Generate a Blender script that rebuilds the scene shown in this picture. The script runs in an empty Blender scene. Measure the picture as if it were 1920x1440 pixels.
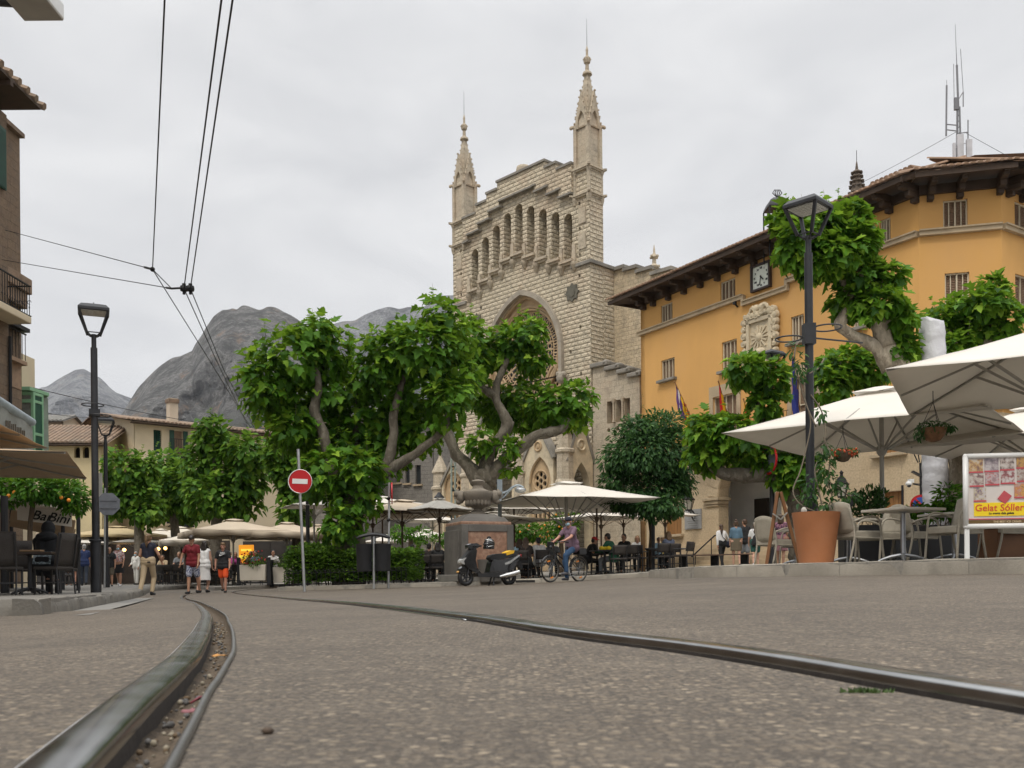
import bpy, bmesh, math, random
import numpy as np
from mathutils import Vector as V, Matrix, noise, geometry
R = math.radians
C = bpy.context.scene.collection
rnd = random.Random(7)
# ---------------------------------------------------------------- camera model
F = 1771.0; HX, HY = 960.0, 1078.0; RO = R(0.5); CZ = 0.155
cR, sR = math.cos(RO), math.sin(RO)

def ray(px, py):
    u = (px-HX)/F; v = (HY-py)/F
    return V((u*cR+v*sR, 1.0, -u*sR+v*cR))

def P(px, py, Y):
    d = ray(px, py)*Y
    return V((d.x, Y, CZ+d.z))

GY_ = [1.0, 2.0, 3.0, 5.0, 7.0, 9.0, 11.0, 15.0, 20.0, 26.0, 36.0, 50.0, 80.0]
GU_ = [(p-960)/F for p in (-300, 60, 280, 640, 1000, 1310, 1600, 1920, 2300)]
GD_ = [[.155, .17, .21, .28, .33, .37, .40, .43, .445, .46, .46, .46, .46],
       [.155, .17, .21, .28, .33, .37, .40, .43, .445, .46, .46, .46, .46],
       [.155, .16, .18, .22, .26, .30, .34, .40, .44, .46, .46, .46, .44],
       [.155, .157, .165, .19, .215, .24, .27, .31, .34, .37, .38, .35, .32],
       [.155, .155, .157, .168, .182, .196, .21, .235, .25, .24, .15, .0, -.05],
       [.155, .155, .152, .143, .126, .109, .096, .075, .060, .030, -.09, -.15, -.15],
       [.155, .155, .150, .130, .103, .078, .060, .042, .025, .0, -.10, -.15, -.15],
       [.155, .153, .143, .108, .072, .046, .031, .012, .0, -.02, -.10, -.15, -.15],
       [.155, .152, .14, .105, .07, .035, .02, .01, .0, -.03, -.10, -.15, -.15]]
_lg = [math.log(y) for y in GY_]
def _cr(v, t):
    a, b, c, d = v
    return .5*(2*b+(c-a)*t+(2*a-5*b+4*c-d)*t*t+(3*b-a-3*c+d)*t**3)

def ground(x, y):
    yy = min(max(y, 1.0), 80.0); u = min(max(x/yy, GU_[0]), GU_[-1]); L = math.log(yy)
    i = 0
    while i < len(_lg)-2 and _lg[i+1] < L: i += 1
    t = (L-_lg[i])/(_lg[i+1]-_lg[i])
    j = 0
    while j < len(GU_)-2 and GU_[j+1] < u: j += 1
    s = (u-GU_[j])/(GU_[j+1]-GU_[j])
    n = len(_lg)-1
    col = lambda k: _cr([GD_[k][max(i-1, 0)], GD_[k][i], GD_[k][i+1], GD_[k][min(i+2, n)]], t)
    m = len(GU_)-1
    return CZ-_cr([col(max(j-1, 0)), col(j), col(j+1), col(min(j+2, m))], s)

def G(px, py):
    """where the ray through a photo pixel meets the road surface"""
    d = ray(px, py); y0 = .2; y = .2
    while y < 120:
        y *= 1.03
        if CZ+d.z*y < ground(d.x*y, y):
            break
        y0 = y
    for _ in range(24):
        m = (y0+y)/2
        if CZ+d.z*m < ground(d.x*m, m): y = m
        else: y0 = m
    return V((d.x*y, y, ground(d.x*y, y)))

def GX(px, Y, dz=0.0, py=1095):
    x = P(px, py, Y).x
    return V((x, Y, ground(x, Y)+dz))

# ---------------------------------------------------------------- tagging
def tag(o, label=None, cat=None, group=None, kind=None):
    if label: o['label'] = label
    if cat: o['category'] = cat
    if group: o['group'] = group
    if kind: o['kind'] = kind
    return o

def thing(name, label, cat, loc=(0, 0, 0), rz=0.0, group=None):
    o = bpy.data.objects.new(name, None); C.objects.link(o)
    o.location = loc; o.rotation_euler = (0, 0, rz); o.empty_display_size = .2
    return tag(o, label, cat, group)

def copy_tree(o, parent=None):
    c = o.copy(); C.objects.link(c); c.parent = parent
    for ch in o.children: copy_tree(ch, c)
    return c

# ---------------------------------------------------------------- mesh builder
def frame_of(d):
    d = d.normalized()
    a = V((0, 0, 1)) if abs(d.z) < .9 else V((1, 0, 0))
    x = d.cross(a).normalized()
    return x, d.cross(x).normalized()

class MB:
    def __init__(s, org=(0, 0, 0)):
        s.v = []; s.f = []; s.m = []; s.o = V(org)
    def add(s, vs, fs, mi=0):
        n = len(s.v)
        s.v += [tuple(V(v)-s.o) for v in vs]
        s.f += [tuple(i+n for i in f) for f in fs]
        s.m += [mi]*len(fs)
        return s
    def box(s, c, size, rz=0.0, mi=0, rot=None, taper=1.0):
        c = V(c); hx, hy, hz = size[0]/2, size[1]/2, size[2]/2
        m = rot if rot is not None else Matrix.Rotation(rz, 3, 'Z')
        vs = []
        for z, t in ((-hz, 1.0), (hz, taper)):
            for x, y in ((-hx, -hy), (hx, -hy), (hx, hy), (-hx, hy)):
                vs.append(c+m @ V((x*t, y*t, z)))
        return s.add(vs, [(3, 2, 1, 0), (4, 5, 6, 7), (0, 1, 5, 4), (1, 2, 6, 5), (2, 3, 7, 6), (3, 0, 4, 7)], mi)
    def bar(s, a, b, w, h, mi=0):
        a = V(a); b = V(b); d = b-a
        if d.length < 1e-6: return s
        x, y = frame_of(d)
        vs = [p+x*(i*w/2)+y*(j*h/2) for p in (a, b) for i, j in ((-1, -1), (1, -1), (1, 1), (-1, 1))]
        return s.add(vs, [(0, 1, 2, 3), (7, 6, 5, 4), (0, 4, 5, 1), (1, 5, 6, 2), (2, 6, 7, 3), (3, 7, 4, 0)], mi)
    def tube(s, pts, r, n=8, mi=0, cap=True, jit=0.0, closed=False):
        pts = [V(p) for p in pts]; k = len(pts)
        rs = list(r) if isinstance(r, (list, tuple)) else [r]*k
        x = None; vs = []
        for i, p in enumerate(pts):
            if closed: t = pts[(i+1) % k]-pts[i-1]
            else: t = pts[min(i+1, k-1)]-pts[max(i-1, 0)]
            t.normalize()
            if x is None: x, y = frame_of(t)
            else:
                x = (x-t*x.dot(t)).normalized(); y = t.cross(x)
            for j in range(n):
                a = 2*math.pi*j/n
                rr = rs[i]*(1+jit*noise.noise(p*3+V((j*.7, i*.3, 0))))
                vs.append(p+x*(math.cos(a)*rr)+y*(math.sin(a)*rr))
        fs = []
        for i in range(k if closed else k-1):
            i2 = (i+1) % k
            for j in range(n):
                j2 = (j+1) % n
                fs.append((i*n+j, i*n+j2, i2*n+j2, i2*n+j))
        if cap and not closed:
            fs.append(tuple(range(n-1, -1, -1))); fs.append(tuple((k-1)*n+j for j in range(n)))
        return s.add(vs, fs, mi)
    def lathe(s, prof, n=16, c=(0, 0, 0), mi=0, phase=0.0, sx=1.0, sy=1.0, cap=True):
        c = V(c); vs = []; k = len(prof)
        for r, z in prof:
            for j in range(n):
                a = 2*math.pi*j/n+phase
                vs.append(c+V((math.cos(a)*r*sx, math.sin(a)*r*sy, z)))
        fs = []
        for i in range(k-1):
            for j in range(n):
                j2 = (j+1) % n
                fs.append((i*n+j, i*n+j2, (i+1)*n+j2, (i+1)*n+j))
        if cap:
            fs.append(tuple(range(n-1, -1, -1))); fs.append(tuple((k-1)*n+j for j in range(n)))
        return s.add(vs, fs, mi)
    def ball(s, c, r, n=10, k=6, mi=0, rot=None):
        r = V(r) if not isinstance(r, (int, float)) else V((r, r, r))
        c = V(c); vs = [c+(rot @ V((0, 0, -r.z)) if rot else V((0, 0, -r.z)))]
        for i in range(1, k):
            t = -math.pi/2+math.pi*i/k
            for j in range(n):
                a = 2*math.pi*j/n
                q = V((math.cos(a)*math.cos(t)*r.x, math.sin(a)*math.cos(t)*r.y, math.sin(t)*r.z))
                vs.append(c+(rot @ q if rot else q))
        q = V((0, 0, r.z)); vs.append(c+(rot @ q if rot else q))
        fs = [(0, 1+(j+1) % n, 1+j) for j in range(n)]
        for i in range(k-2):
            for j in range(n):
                j2 = (j+1) % n; a = 1+i*n; b = a+n
                fs.append((a+j, a+j2, b+j2, b+j))
        L = len(vs)-1; a = 1+(k-2)*n
        fs += [(a+j, a+(j+1) % n, L) for j in range(n)]
        return s.add(vs, fs, mi)
    def capsule(s, a, ra, b, rb, n=10, mi=0):
        a = V(a); b = V(b); d = (b-a); d = d.normalized() if d.length > 1e-6 else V((0, 0, 1))
        pts = []; rs = []
        for t in (80, 50, 20): pts.append(a-d*ra*math.sin(R(t))); rs.append(ra*math.cos(R(t)))
        for t in (0, .33, .66, 1): pts.append(a.lerp(b, t)); rs.append(ra+(rb-ra)*t)
        for t in (20, 50, 80): pts.append(b+d*rb*math.sin(R(t))); rs.append(rb*math.cos(R(t)))
        return s.tube(pts, rs, n, mi)
    def plate(s, outer, holes=(), y0=0.0, y1=.3, back=False, mi=0, mir=None, rim=True):
        """wall in the x-z plane facing -y with real openings and reveals"""
        mir = mi if mir is None else mir
        loops = [[V((x, z, 0)) for x, z in l] for l in [outer]+list(holes)]
        flat = [p for l in loops for p in l]
        tris = geometry.tessellate_polygon(loops)
        fr = []
        for t in tris:
            a, b, c = (flat[i] for i in t)
            fr.append(t if (b-a).cross(c-a).z > 0 else t[::-1])
        s.add([(p.x, y0, p.y) for p in flat], fr, mi)
        if back: s.add([(p.x, y1, p.y) for p in flat], [f[::-1] for f in fr], mi)
        for li, l in enumerate(loops):
            if li == 0 and not rim: continue
            n = len(l)
            vs = [(p.x, y0, p.y) for p in l]+[(p.x, y1, p.y) for p in l]
            s.add(vs, [(i, (i+1) % n, n+(i+1) % n, n+i) for i in range(n)], mir if li else mi)
        return s
    def build(s, name, mats, parent=None, smooth=False, bevel=0.0, loc=None):
        me = bpy.data.meshes.new(name)
        me.from_pydata(s.v, [], s.f)
        mats = mats if isinstance(mats, (list, tuple)) else [mats]
        for m in mats: me.materials.append(m)
        if len(mats) > 1: me.polygons.foreach_set('material_index', s.m)
        me.update()
        box_uv(me)
        if smooth:
            me.polygons.foreach_set('use_smooth', [True]*len(me.polygons))
            if smooth != 'all':
                try: me.set_sharp_from_angle(angle=R(40))
                except Exception: pass
        o = bpy.data.objects.new(name, me); C.objects.link(o)
        if parent is not None: o.parent = parent
        else: o.location = s.o
        if loc is not None: o.location = loc
        if bevel:
            b = o.modifiers.new('bevel', 'BEVEL'); b.width = bevel; b.segments = 2; b.limit_method = 'ANGLE'; b.angle_limit = R(35)
        return o

def box_uv(me):
    n = len(me.polygons)
    if not n: return
    uv = me.uv_layers.new(name='UVMap')
    L = len(me.loops)
    vi = np.zeros(L, dtype=np.int32); me.loops.foreach_get('vertex_index', vi)
    co = np.zeros(len(me.vertices)*3); me.vertices.foreach_get('co', co); co = co.reshape(-1, 3)
    no = np.zeros(n*3); me.polygons.foreach_get('normal', no); no = no.reshape(-1, 3)
    lt = np.zeros(n, dtype=np.int32); me.polygons.foreach_get('loop_total', lt)
    ln = np.repeat(no, lt, axis=0); p = co[vi]
    tx = -ln[:, 1].copy(); ty = ln[:, 0].copy(); l = np.hypot(tx, ty); l[l < 1e-6] = 1
    tx /= l; ty /= l
    u = p[:, 0]*tx+p[:, 1]*ty; v = p[:, 2].copy()
    top = np.abs(ln[:, 2]) > .75
    u[top] = p[top, 0]; v[top] = p[top, 1]
    uv.data.foreach_set('uv', np.stack([u, v], 1).ravel())

def solo(mb, name, mat, label, cat, group=None, kind=None, smooth=False, bevel=0.0):
    return tag(mb.build(name, mat, None, smooth, bevel), label, cat, group, kind)

def bezier(pts, n=8):
    """Catmull-Rom through points"""
    pts = [V(p) for p in pts]; out = []
    q = [pts[0]*2-pts[1]]+pts+[pts[-1]*2-pts[-2]]
    for i in range(1, len(q)-2):
        for k in range(n):
            t = k/n; a, b, c, d = q[i-1], q[i], q[i+1], q[i+2]
            out.append(.5*((2*b)+(c-a)*t+(2*a-5*b+4*c-d)*t*t+(3*b-a-3*c+d)*t**3))
    out.append(pts[-1]); return out

def arch(x0, x1, z0, zs, kind='round', n=10, rise=None):
    """outline of an arched opening, counter-clockwise from the lower left"""
    w = x1-x0; c = (x0+x1)/2; out = [(x0, z0), (x1, z0)]
    if kind == 'round':
        rz = rise if rise else w/2
        out += [(c+w/2*math.cos(math.pi*i/n), zs+rz*math.sin(math.pi*i/n)) for i in range(n+1)]
    else:                                   # pointed: two arcs meeting at the apex
        rz = rise if rise else w*.87
        h2 = w/2; Rr = (h2*h2+rz*rz)/(2*h2); tm = math.acos(max(-1, min(1, (Rr-h2)/Rr)))
        ra = [(h2-Rr+Rr*math.cos(tm*i/n), Rr*math.sin(tm*i/n)) for i in range(n+1)]
        ra[-1] = (0, rz)
        out += [(c+x, zs+z) for x, z in ra]+[(c-x, zs+z) for x, z in ra[::-1][1:]]
    return out

def text_mesh(name, body, size, mat, parent, loc, rot, shear=0.0, extrude=.003, align='CENTER', bold=0.0):
    cu = bpy.data.curves.new(name, 'FONT'); cu.body = body; cu.size = size; cu.extrude = extrude
    cu.align_x = align; cu.align_y = 'CENTER'; cu.shear = shear; cu.offset = bold; cu.resolution_u = 3
    o = bpy.data.objects.new(name, cu); C.objects.link(o)
    dg = bpy.context.evaluated_depsgraph_get()
    me = bpy.data.meshes.new_from_object(o.evaluated_get(dg))
    bpy.data.objects.remove(o)
    me.materials.clear(); me.materials.append(mat)
    t = bpy.data.objects.new(name, me); C.objects.link(t)
    t.parent = parent; t.location = loc; t.rotation_euler = rot
    return t
ZEN, SUNE, EXPO = 3.4, 1.5, 0.0
# ---------------------------------------------------------------- materials
class NT:
    def __init__(s, name):
        s.m = bpy.data.materials.new(name); s.m.use_nodes = True
        s.t = s.m.node_tree; s.n = s.t.nodes; s.l = s.t.links
        s.b = s.n['Principled BSDF']; s.out = s.n['Material Output']
    def new(s, ty, **kw):
        n = s.n.new(ty)
        for k, v in kw.items():
            if k.startswith('i_'): n.inputs[k[2:].replace('_', ' ')].default_value = v
            else: setattr(n, k, v)
        return n
    def link(s, a, b): s.l.new(a, b)
    def coord(s, kind='Object', scale=(1, 1, 1), rnd=False):
        tc = s.new('ShaderNodeTexCoord'); mp = s.new('ShaderNodeMapping'); mp.inputs['Scale'].default_value = scale
        s.link(tc.outputs[kind], mp.inputs['Vector'])
        if rnd:
            oi = s.new('ShaderNodeObjectInfo'); mu = s.new('ShaderNodeMath', operation='MULTIPLY'); mu.inputs[1].default_value = 37.0
            s.link(oi.outputs['Random'], mu.inputs[0]); s.link(mu.outputs[0], mp.inputs['Location'])
        return mp.outputs[0]
    def noise(s, vec, scale, detail=4, rough=.55):
        n = s.new('ShaderNodeTexNoise'); n.inputs['Scale'].default_value = scale; n.inputs['Detail'].default_value = detail; n.inputs['Roughness'].default_value = rough
        s.link(vec, n.inputs['Vector']); return n.outputs['Fac']
    def ramp(s, fac, stops):
        r = s.new('ShaderNodeValToRGB'); e = r.color_ramp.elements
        while len(e) < len(stops): e.new(.5)
        for i, (p, c) in enumerate(stops):
            e[i].position = p; e[i].color = (*c, 1) if len(c) == 3 else c
        s.link(fac, r.inputs[0]); return r.outputs[0]
    def mix(s, fac, a, b, mode='MIX'):
        n = s.new('ShaderNodeMix', data_type='RGBA', blend_type=mode)
        for inp, v in ((n.inputs[0], fac), (n.inputs[6], a), (n.inputs[7], b)):
            if isinstance(v, (int, float)): inp.default_value = v
            elif isinstance(v, tuple): inp.default_value = (*v, 1)
            else: s.link(v, inp)
        return n.outputs[2]
    def math(s, op, a, b=0.0):
        n = s.new('ShaderNodeMath', operation=op)
        for inp, v in ((n.inputs[0], a), (n.inputs[1], b)):
            if isinstance(v, (int, float)): inp.default_value = v
            else: s.link(v, inp)
        return n.outputs[0]
    def bump(s, h, strength=.3, dist=.02):
        b = s.new('ShaderNodeBump'); b.inputs['Strength'].default_value = strength; b.inputs['Distance'].default_value = dist
        s.link(h, b.inputs['Height']); s.link(b.outputs[0], s.b.inputs['Normal'])
    def col(s, c):
        if isinstance(c, tuple): s.b.inputs['Base Color'].default_value = (*c, 1)
        else: s.link(c, s.b.inputs['Base Color'])
    def rough(s, r):
        if isinstance(r, (int, float)): s.b.inputs['Roughness'].default_value = r
        else: s.link(r, s.b.inputs['Roughness'])

_mc = {}
def pbr(name, col, rough=.6, metal=0.0, var=.18, scale=4.0, bump=.15, bscale=30.0, dist=.006, spec=.5, stretch=(1, 1, 1), stain=None, transl=0.0, coat=0.0):
    if name in _mc: return _mc[name]
    t = NT(name); vec = t.coord('Object', stretch, True)
    n = t.noise(vec, scale, 5); n2 = t.noise(vec, scale*7, 3)
    lo = tuple(c*(1-var) for c in col); hi = tuple(min(1, c*(1+var)) for c in col)
    c = t.ramp(n, [(.3, lo), (.7, hi)])
    c = t.mix(t.math('MULTIPLY', n2, var*1.2), c, tuple(x*.6 for x in col))
    if stain:
        s2 = t.noise(vec, scale*.5, 6, .65)
        c = t.mix(t.ramp(s2, [(.5, (0, 0, 0)), (.72, (.75, .75, .75))]), c, stain)
    t.col(c); t.rough(rough); t.b.inputs['Metallic'].default_value = metal
    t.b.inputs['Specular IOR Level'].default_value = spec
    if coat: t.b.inputs['Coat Weight'].default_value = coat
    if bump: t.bump(t.noise(vec, bscale, 4), bump, dist)
    if transl:
        tr = t.new('ShaderNodeBsdfTranslucent'); t.link(c, tr.inputs[0])
        mx = t.new('ShaderNodeMixShader'); mx.inputs[0].default_value = transl
        t.link(t.b.outputs[0], mx.inputs[1]); t.link(tr.outputs[0], mx.inputs[2]); t.link(mx.outputs[0], t.out.inputs[0])
    _mc[name] = t.m; return t.m

def stone(name, c1, c2, mort, bw, bh, msize=.012, bumpd=.05, rough=.85, tint=None, rockface=.5, stainc=(.10, .095, .085), st=.45):
    """coursed stone: the brick pattern is laid out in metres on each face"""
    if name in _mc: return _mc[name]
    t = NT(name); uv = t.new('ShaderNodeTexCoord').outputs['UV']
    wob = t.new('ShaderNodeTexNoise'); wob.inputs['Scale'].default_value = 1.3; t.link(uv, wob.inputs['Vector'])
    add = t.new('ShaderNodeVectorMath', operation='MULTIPLY_ADD'); add.inputs[1].default_value = (.05, .05, 0)
    t.link(wob.outputs['Color'], add.inputs[0]); t.link(uv, add.inputs[2])
    br = t.new('ShaderNodeTexBrick', offset=.5, squash=1.0)
    br.inputs['Scale'].default_value = 1.0; br.inputs['Brick Width'].default_value = bw; br.inputs['Row Height'].default_value = bh
    br.inputs['Mortar Size'].default_value = msize; br.inputs['Mortar Smooth'].default_value = .4; br.inputs['Bias'].default_value = 0.0; br.squash = .72 if rockface > .8 else 1.0; br.squash_frequency = 3
    br.inputs['Color1'].default_value = (*c1, 1); br.inputs['Color2'].default_value = (*c2, 1); br.inputs['Mortar'].default_value = (*mort, 1)
    t.link(add.outputs[0], br.inputs['Vector'])
    ob = t.coord('Object')
    n1 = t.noise(ob, 2.2, 6, .65); n2 = t.noise(ob, 14, 5, .6); n3 = t.noise(ob, .35, 5, .6)
    c = t.mix(.5, br.outputs['Color'], t.ramp(n2, [(.25, tuple(x*(.62 if rockface > .8 else .45) for x in c1)), (.75, tuple(min(1, x*1.35) for x in c2))]))
    c = t.mix(t.ramp(n1, [(.48, (0, 0, 0)), (.75, (st, st, st))]), c, stainc)
    if tint: c = t.mix(t.ramp(n3, [(.5, (0, 0, 0)), (.7, (.5, .5, .5))]), c, tint)
    t.col(c); t.rough(rough)
    h = t.math('ADD', t.math('MULTIPLY', br.outputs['Fac'], -1.0), t.math('MULTIPLY', n2, rockface))
    if rockface > .8:
        b2 = t.new('ShaderNodeTexBrick', offset=.5)
        for k_, v_ in (('Scale', 1.0), ('Brick Width', bw), ('Row Height', bh), ('Mortar Size', bh*.34), ('Mortar Smooth', 1.0), ('Bias', 0.0)): b2.inputs[k_].default_value = v_
        b2.inputs['Color1'].default_value = (0, 0, 0, 1); b2.inputs['Color2'].default_value = (1, 1, 1, 1); b2.inputs['Mortar'].default_value = (.5, .5, .5, 1)
        t.link(add.outputs[0], b2.inputs['Vector'])
        sp_ = t.new('ShaderNodeSeparateColor'); t.link(br.outputs['Color'], sp_.inputs[0])
        h = t.math('ADD', h, t.math('MULTIPLY', b2.outputs['Fac'], -.42))
    t.bump(h, 1.0 if rockface > .8 else .8, bumpd)
    _mc[name] = t.m; return t.m

def leafmat(name, dark, light, tip, rough=.58):
    t = NT(name)
    a = t.new('ShaderNodeAttribute'); a.attribute_name = 'tint'
    c = t.ramp(a.outputs['Fac'], [(0.0, dark), (.6, light), (1.0, tip)])
    t.col(c); t.rough(rough); t.b.inputs['Specular IOR Level'].default_value = .22
    tr = t.new('ShaderNodeBsdfTranslucent'); t.link(t.mix(.5, c, tip), tr.inputs[0])
    mx = t.new('ShaderNodeMixShader'); mx.inputs[0].default_value = .36
    t.link(t.b.outputs[0], mx.inputs[1]); t.link(tr.outputs[0], mx.inputs[2]); t.link(mx.outputs[0], t.out.inputs[0])
    return t.m

def emit(name, col, s):
    t = NT(name); t.col(col); t.b.inputs['Emission Color'].default_value = (*col, 1); t.b.inputs['Emission Strength'].default_value = s
    return t.m

def asphalt_mat():
    t = NT('asphalt'); ob = t.coord('Object')
    vo = t.new('ShaderNodeTexVoronoi'); vo.inputs['Scale'].default_value = 78; vo.inputs['Randomness'].default_value = 1.0; t.link(ob, vo.inputs['Vector'])
    v2 = t.new('ShaderNodeTexVoronoi'); v2.inputs['Scale'].default_value = 210; t.link(ob, v2.inputs['Vector'])
    sep = t.new('ShaderNodeSeparateColor'); t.link(vo.outputs['Color'], sep.inputs[0])
    sep2 = t.new('ShaderNodeSeparateColor'); t.link(v2.outputs['Color'], sep2.inputs[0])
    stonec = t.ramp(sep.outputs[0], [(0, (0.0388, 0.0287, 0.0192)), (.30, (0.0837, 0.0633, 0.0429)), (.6, (0.1459, 0.1120, 0.0756)), (.86, (0.2430, 0.1900, 0.1270)), (1, (0.3889, 0.3133, 0.2173))])
    small = t.ramp(sep2.outputs[0], [(0, (0.0299, 0.0233, 0.0169)), (.6, (0.0898, 0.0707, 0.0508)), (1, (0.2019, 0.1633, 0.1157))])
    inside = t.ramp(vo.outputs['Distance'], [(.32, (1, 1, 1)), (.52, (0, 0, 0))])
    c = t.mix(t.math('MULTIPLY', inside, .95), small, stonec)
    n1 = t.noise(ob, .55, 6, .62); n2 = t.noise(ob, 3.5, 5, .6)
    c = t.mix(t.ramp(n1, [(.36, (.6, .6, .6)), (.60, (0, 0, 0))]), c, (0.0561, 0.0440, 0.0316))
    c = t.mix(t.ramp(n2, [(.5, (0, 0, 0)), (.8, (.35, .35, .35))]), c, (0.1870, 0.1533, 0.1129))
    # tar joints and hairline cracks
    cr = t.new('ShaderNodeTexVoronoi', feature='DISTANCE_TO_EDGE'); cr.inputs['Scale'].default_value = .17
    wv = t.new('ShaderNodeVectorMath', operation='MULTIPLY_ADD'); wv.inputs[1].default_value = (.9, .9, 0)
    wn = t.new('ShaderNodeTexNoise'); wn.inputs['Scale'].default_value = 1.4; wn.inputs['Detail'].default_value = 6; t.link(ob, wn.inputs['Vector'])
    t.link(wn.outputs['Color'], wv.inputs[0]); t.link(ob, wv.inputs[2]); t.link(wv.outputs[0], cr.inputs['Vector'])
    crack = t.ramp(cr.outputs['Distance'], [(0, (.30, .30, .30)), (.003, (0, 0, 0))])
    c = t.mix(crack, c, (0.0224, 0.0180, 0.0135))
    t.col(c); t.rough(.72); t.b.inputs['Specular IOR Level'].default_value = .5
    h = t.math('ADD', t.math('MULTIPLY', vo.outputs['Distance'], -1.0), t.math('MULTIPLY', v2.outputs['Distance'], -.4))
    h = t.math('SUBTRACT', h, t.math('MULTIPLY', crack, .5))
    t.bump(h, .9, .006)
    return t.m

def steel_mat():
    t = NT('polished rail steel'); ob = t.coord('Object'); n = t.noise(ob, 9, 4); n2 = t.noise(ob, 160, 3)
    t.col(t.ramp(n, [(.35, (.36, .365, .36)), (.7, (.44, .445, .44))])); t.b.inputs['Metallic'].default_value = 1.0
    t.rough(t.ramp(n, [(.3, (.17, .17, .17)), (.75, (.26, .26, .26))])); return t.m

ASPH = asphalt_mat(); STEEL = steel_mat()
RUSTY = pbr('rail side rust', (.028, .022, .018), .9, 0, .4, 20, .4, 90)
PAVE = stone('pavement slabs', (.15, .14, .125), (.19, .175, .15), (.10, .095, .085), .60, .40, .008, .008, .8, None, .12)
PLAZA = stone('plaza slabs', (.24, .22, .19), (.28, .26, .22), (.13, .12, .10), .60, .40, .008, .008, .8, None, .12)
KERB = pbr('kerb stone', (.17, .155, .13), .85, 0, .3, 3, .5, 40, .015, stain=(.07, .065, .058))
KERBR = pbr('pale kerb stone', (.30, .27, .22), .85, 0, .25, 3, .45, 40, .012, stain=(.12, .105, .085))
CH = stone('rock faced church stone', (.56, .475, .34), (.72, .625, .465), (.42, .355, .26), .47, .235, .014, .16, .9, (.62, .44, .30), .85)
CHS = stone('smooth church ashlar', (.43, .365, .27), (.52, .445, .335), (.29, .25, .19), .62, .30, .010, .025, .88, (.42, .30, .20), .35)
RUB = stone('rubble church stone', (.50, .40, .265), (.62, .51, .35), (.37, .30, .21), .34, .22, .02, .06, .92, None, .8)
WARM = pbr('warm carved stone', (.50, .36, .21), .85, 0, .2, 2.5, .35, 30, .02, stain=(.30, .22, .14))
CARV = pbr('carved pale stone', (.62, .52, .36), .85, 0, .22, 3, .4, 25, .02, stain=(.17, .15, .12))
SLATE = pbr('grey weathered coping', (.26, .24, .205), .9, 0, .35, 2, .5, 20, .03, stain=(.10, .095, .085))
DARK = pbr('opening shade', (.018, .016, .014), .8, 0, .3, 3, 0)  # near-black colour stands in for the shade inside openings
STUC = pbr('ochre stucco', (.66, .365, .115), .9, 0, .09, .55, .3, 60, .004, stain=(.54, .31, .125), stretch=(1, 1, .45))
ASHL = stone('honey ashlar', (.50, .385, .245), (.56, .44, .285), (.42, .33, .21), .85, .42, .006, .008, .85, (.44, .32, .19), .25, (.30, .23, .15), .3)
TRIM = pbr('sandstone trim', (.46, .36, .235), .85, 0, .2, 3, .3, 30, stain=(.22, .17, .11))
WOODD = pbr('dark eave timber', (.060, .037, .023), .8, 0, .35, 2, .3, 20)
SHUT = pbr('brown louvre shutter', (.29, .19, .12), .7, 0, .2, 5, .3, 40)
WOOD = pbr('varnished door wood', (.30, .145, .045), .5, 0, .3, 3, .25, 30, stretch=(6, 6, .6))
FRAMEW = pbr('cream window frame', (.58, .50, .36), .7, 0, .1, 3, .1)
TILE = pbr('clay roof tile', (.27, .165, .10), .9, 0, .45, 3, .4, 15, .02, stain=(.12, .10, .075))
TILEO = pbr('old lichen roof tile', (.24, .165, .11), .9, 0, .5, 2.5, .4, 15, .02, stain=(.11, .10, .08))
CREAM = pbr('cream render', (.62, .52, .36), .9, 0, .12, .8, .2, 30, stain=(.42, .36, .27))
PLAST = pbr('weathered plaster', (.55, .46, .35), .9, 0, .18, 1.0, .25, 30, stain=(.33, .27, .20))
GREYS = stone('grey convent stone', (.20, .185, .165), (.26, .24, .21), (.14, .13, .115), .5, .26, .014, .03, .9, None, .6)
BROWNW = stone('brown house stone', (.15, .10, .065), (.20, .14, .09), (.11, .08, .055), .6, .3, .012, .03, .9, None, .6)
GRSH = pbr('dark green shutter', (.012, .065, .042), .55, 0, .2, 4, .2)
MINT = pbr('mint painted wood', (.23, .44, .26), .55, 0, .12, 4, .15)
MINTD = pbr('deep green glazing panel', (.005, .07, .045), .3, 0, .2, 4, 0)
IRON = pbr('charcoal painted iron', (.030, .031, .034), .5, .3, .15, 6, .1)
IRONB = pbr('black wrought iron', (.018, .018, .019), .5, .5, .15, 6, .1)
GALV = pbr('galvanised steel', (.42, .43, .43), .45, .7, .12, 8, .1)
ALU = pbr('brushed aluminium', (.36, .37, .385), .38, .9, .08, 8, .05)
CONC = pbr('grey concrete', (.20, .19, .17), .85, 0, .15, 4, .2, stain=(.14, .135, .125))
GLASS = pbr('dark window glass', (.03, .034, .036), .08, 0, .1, 2, 0, spec=.8)
BARK = None
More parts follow.
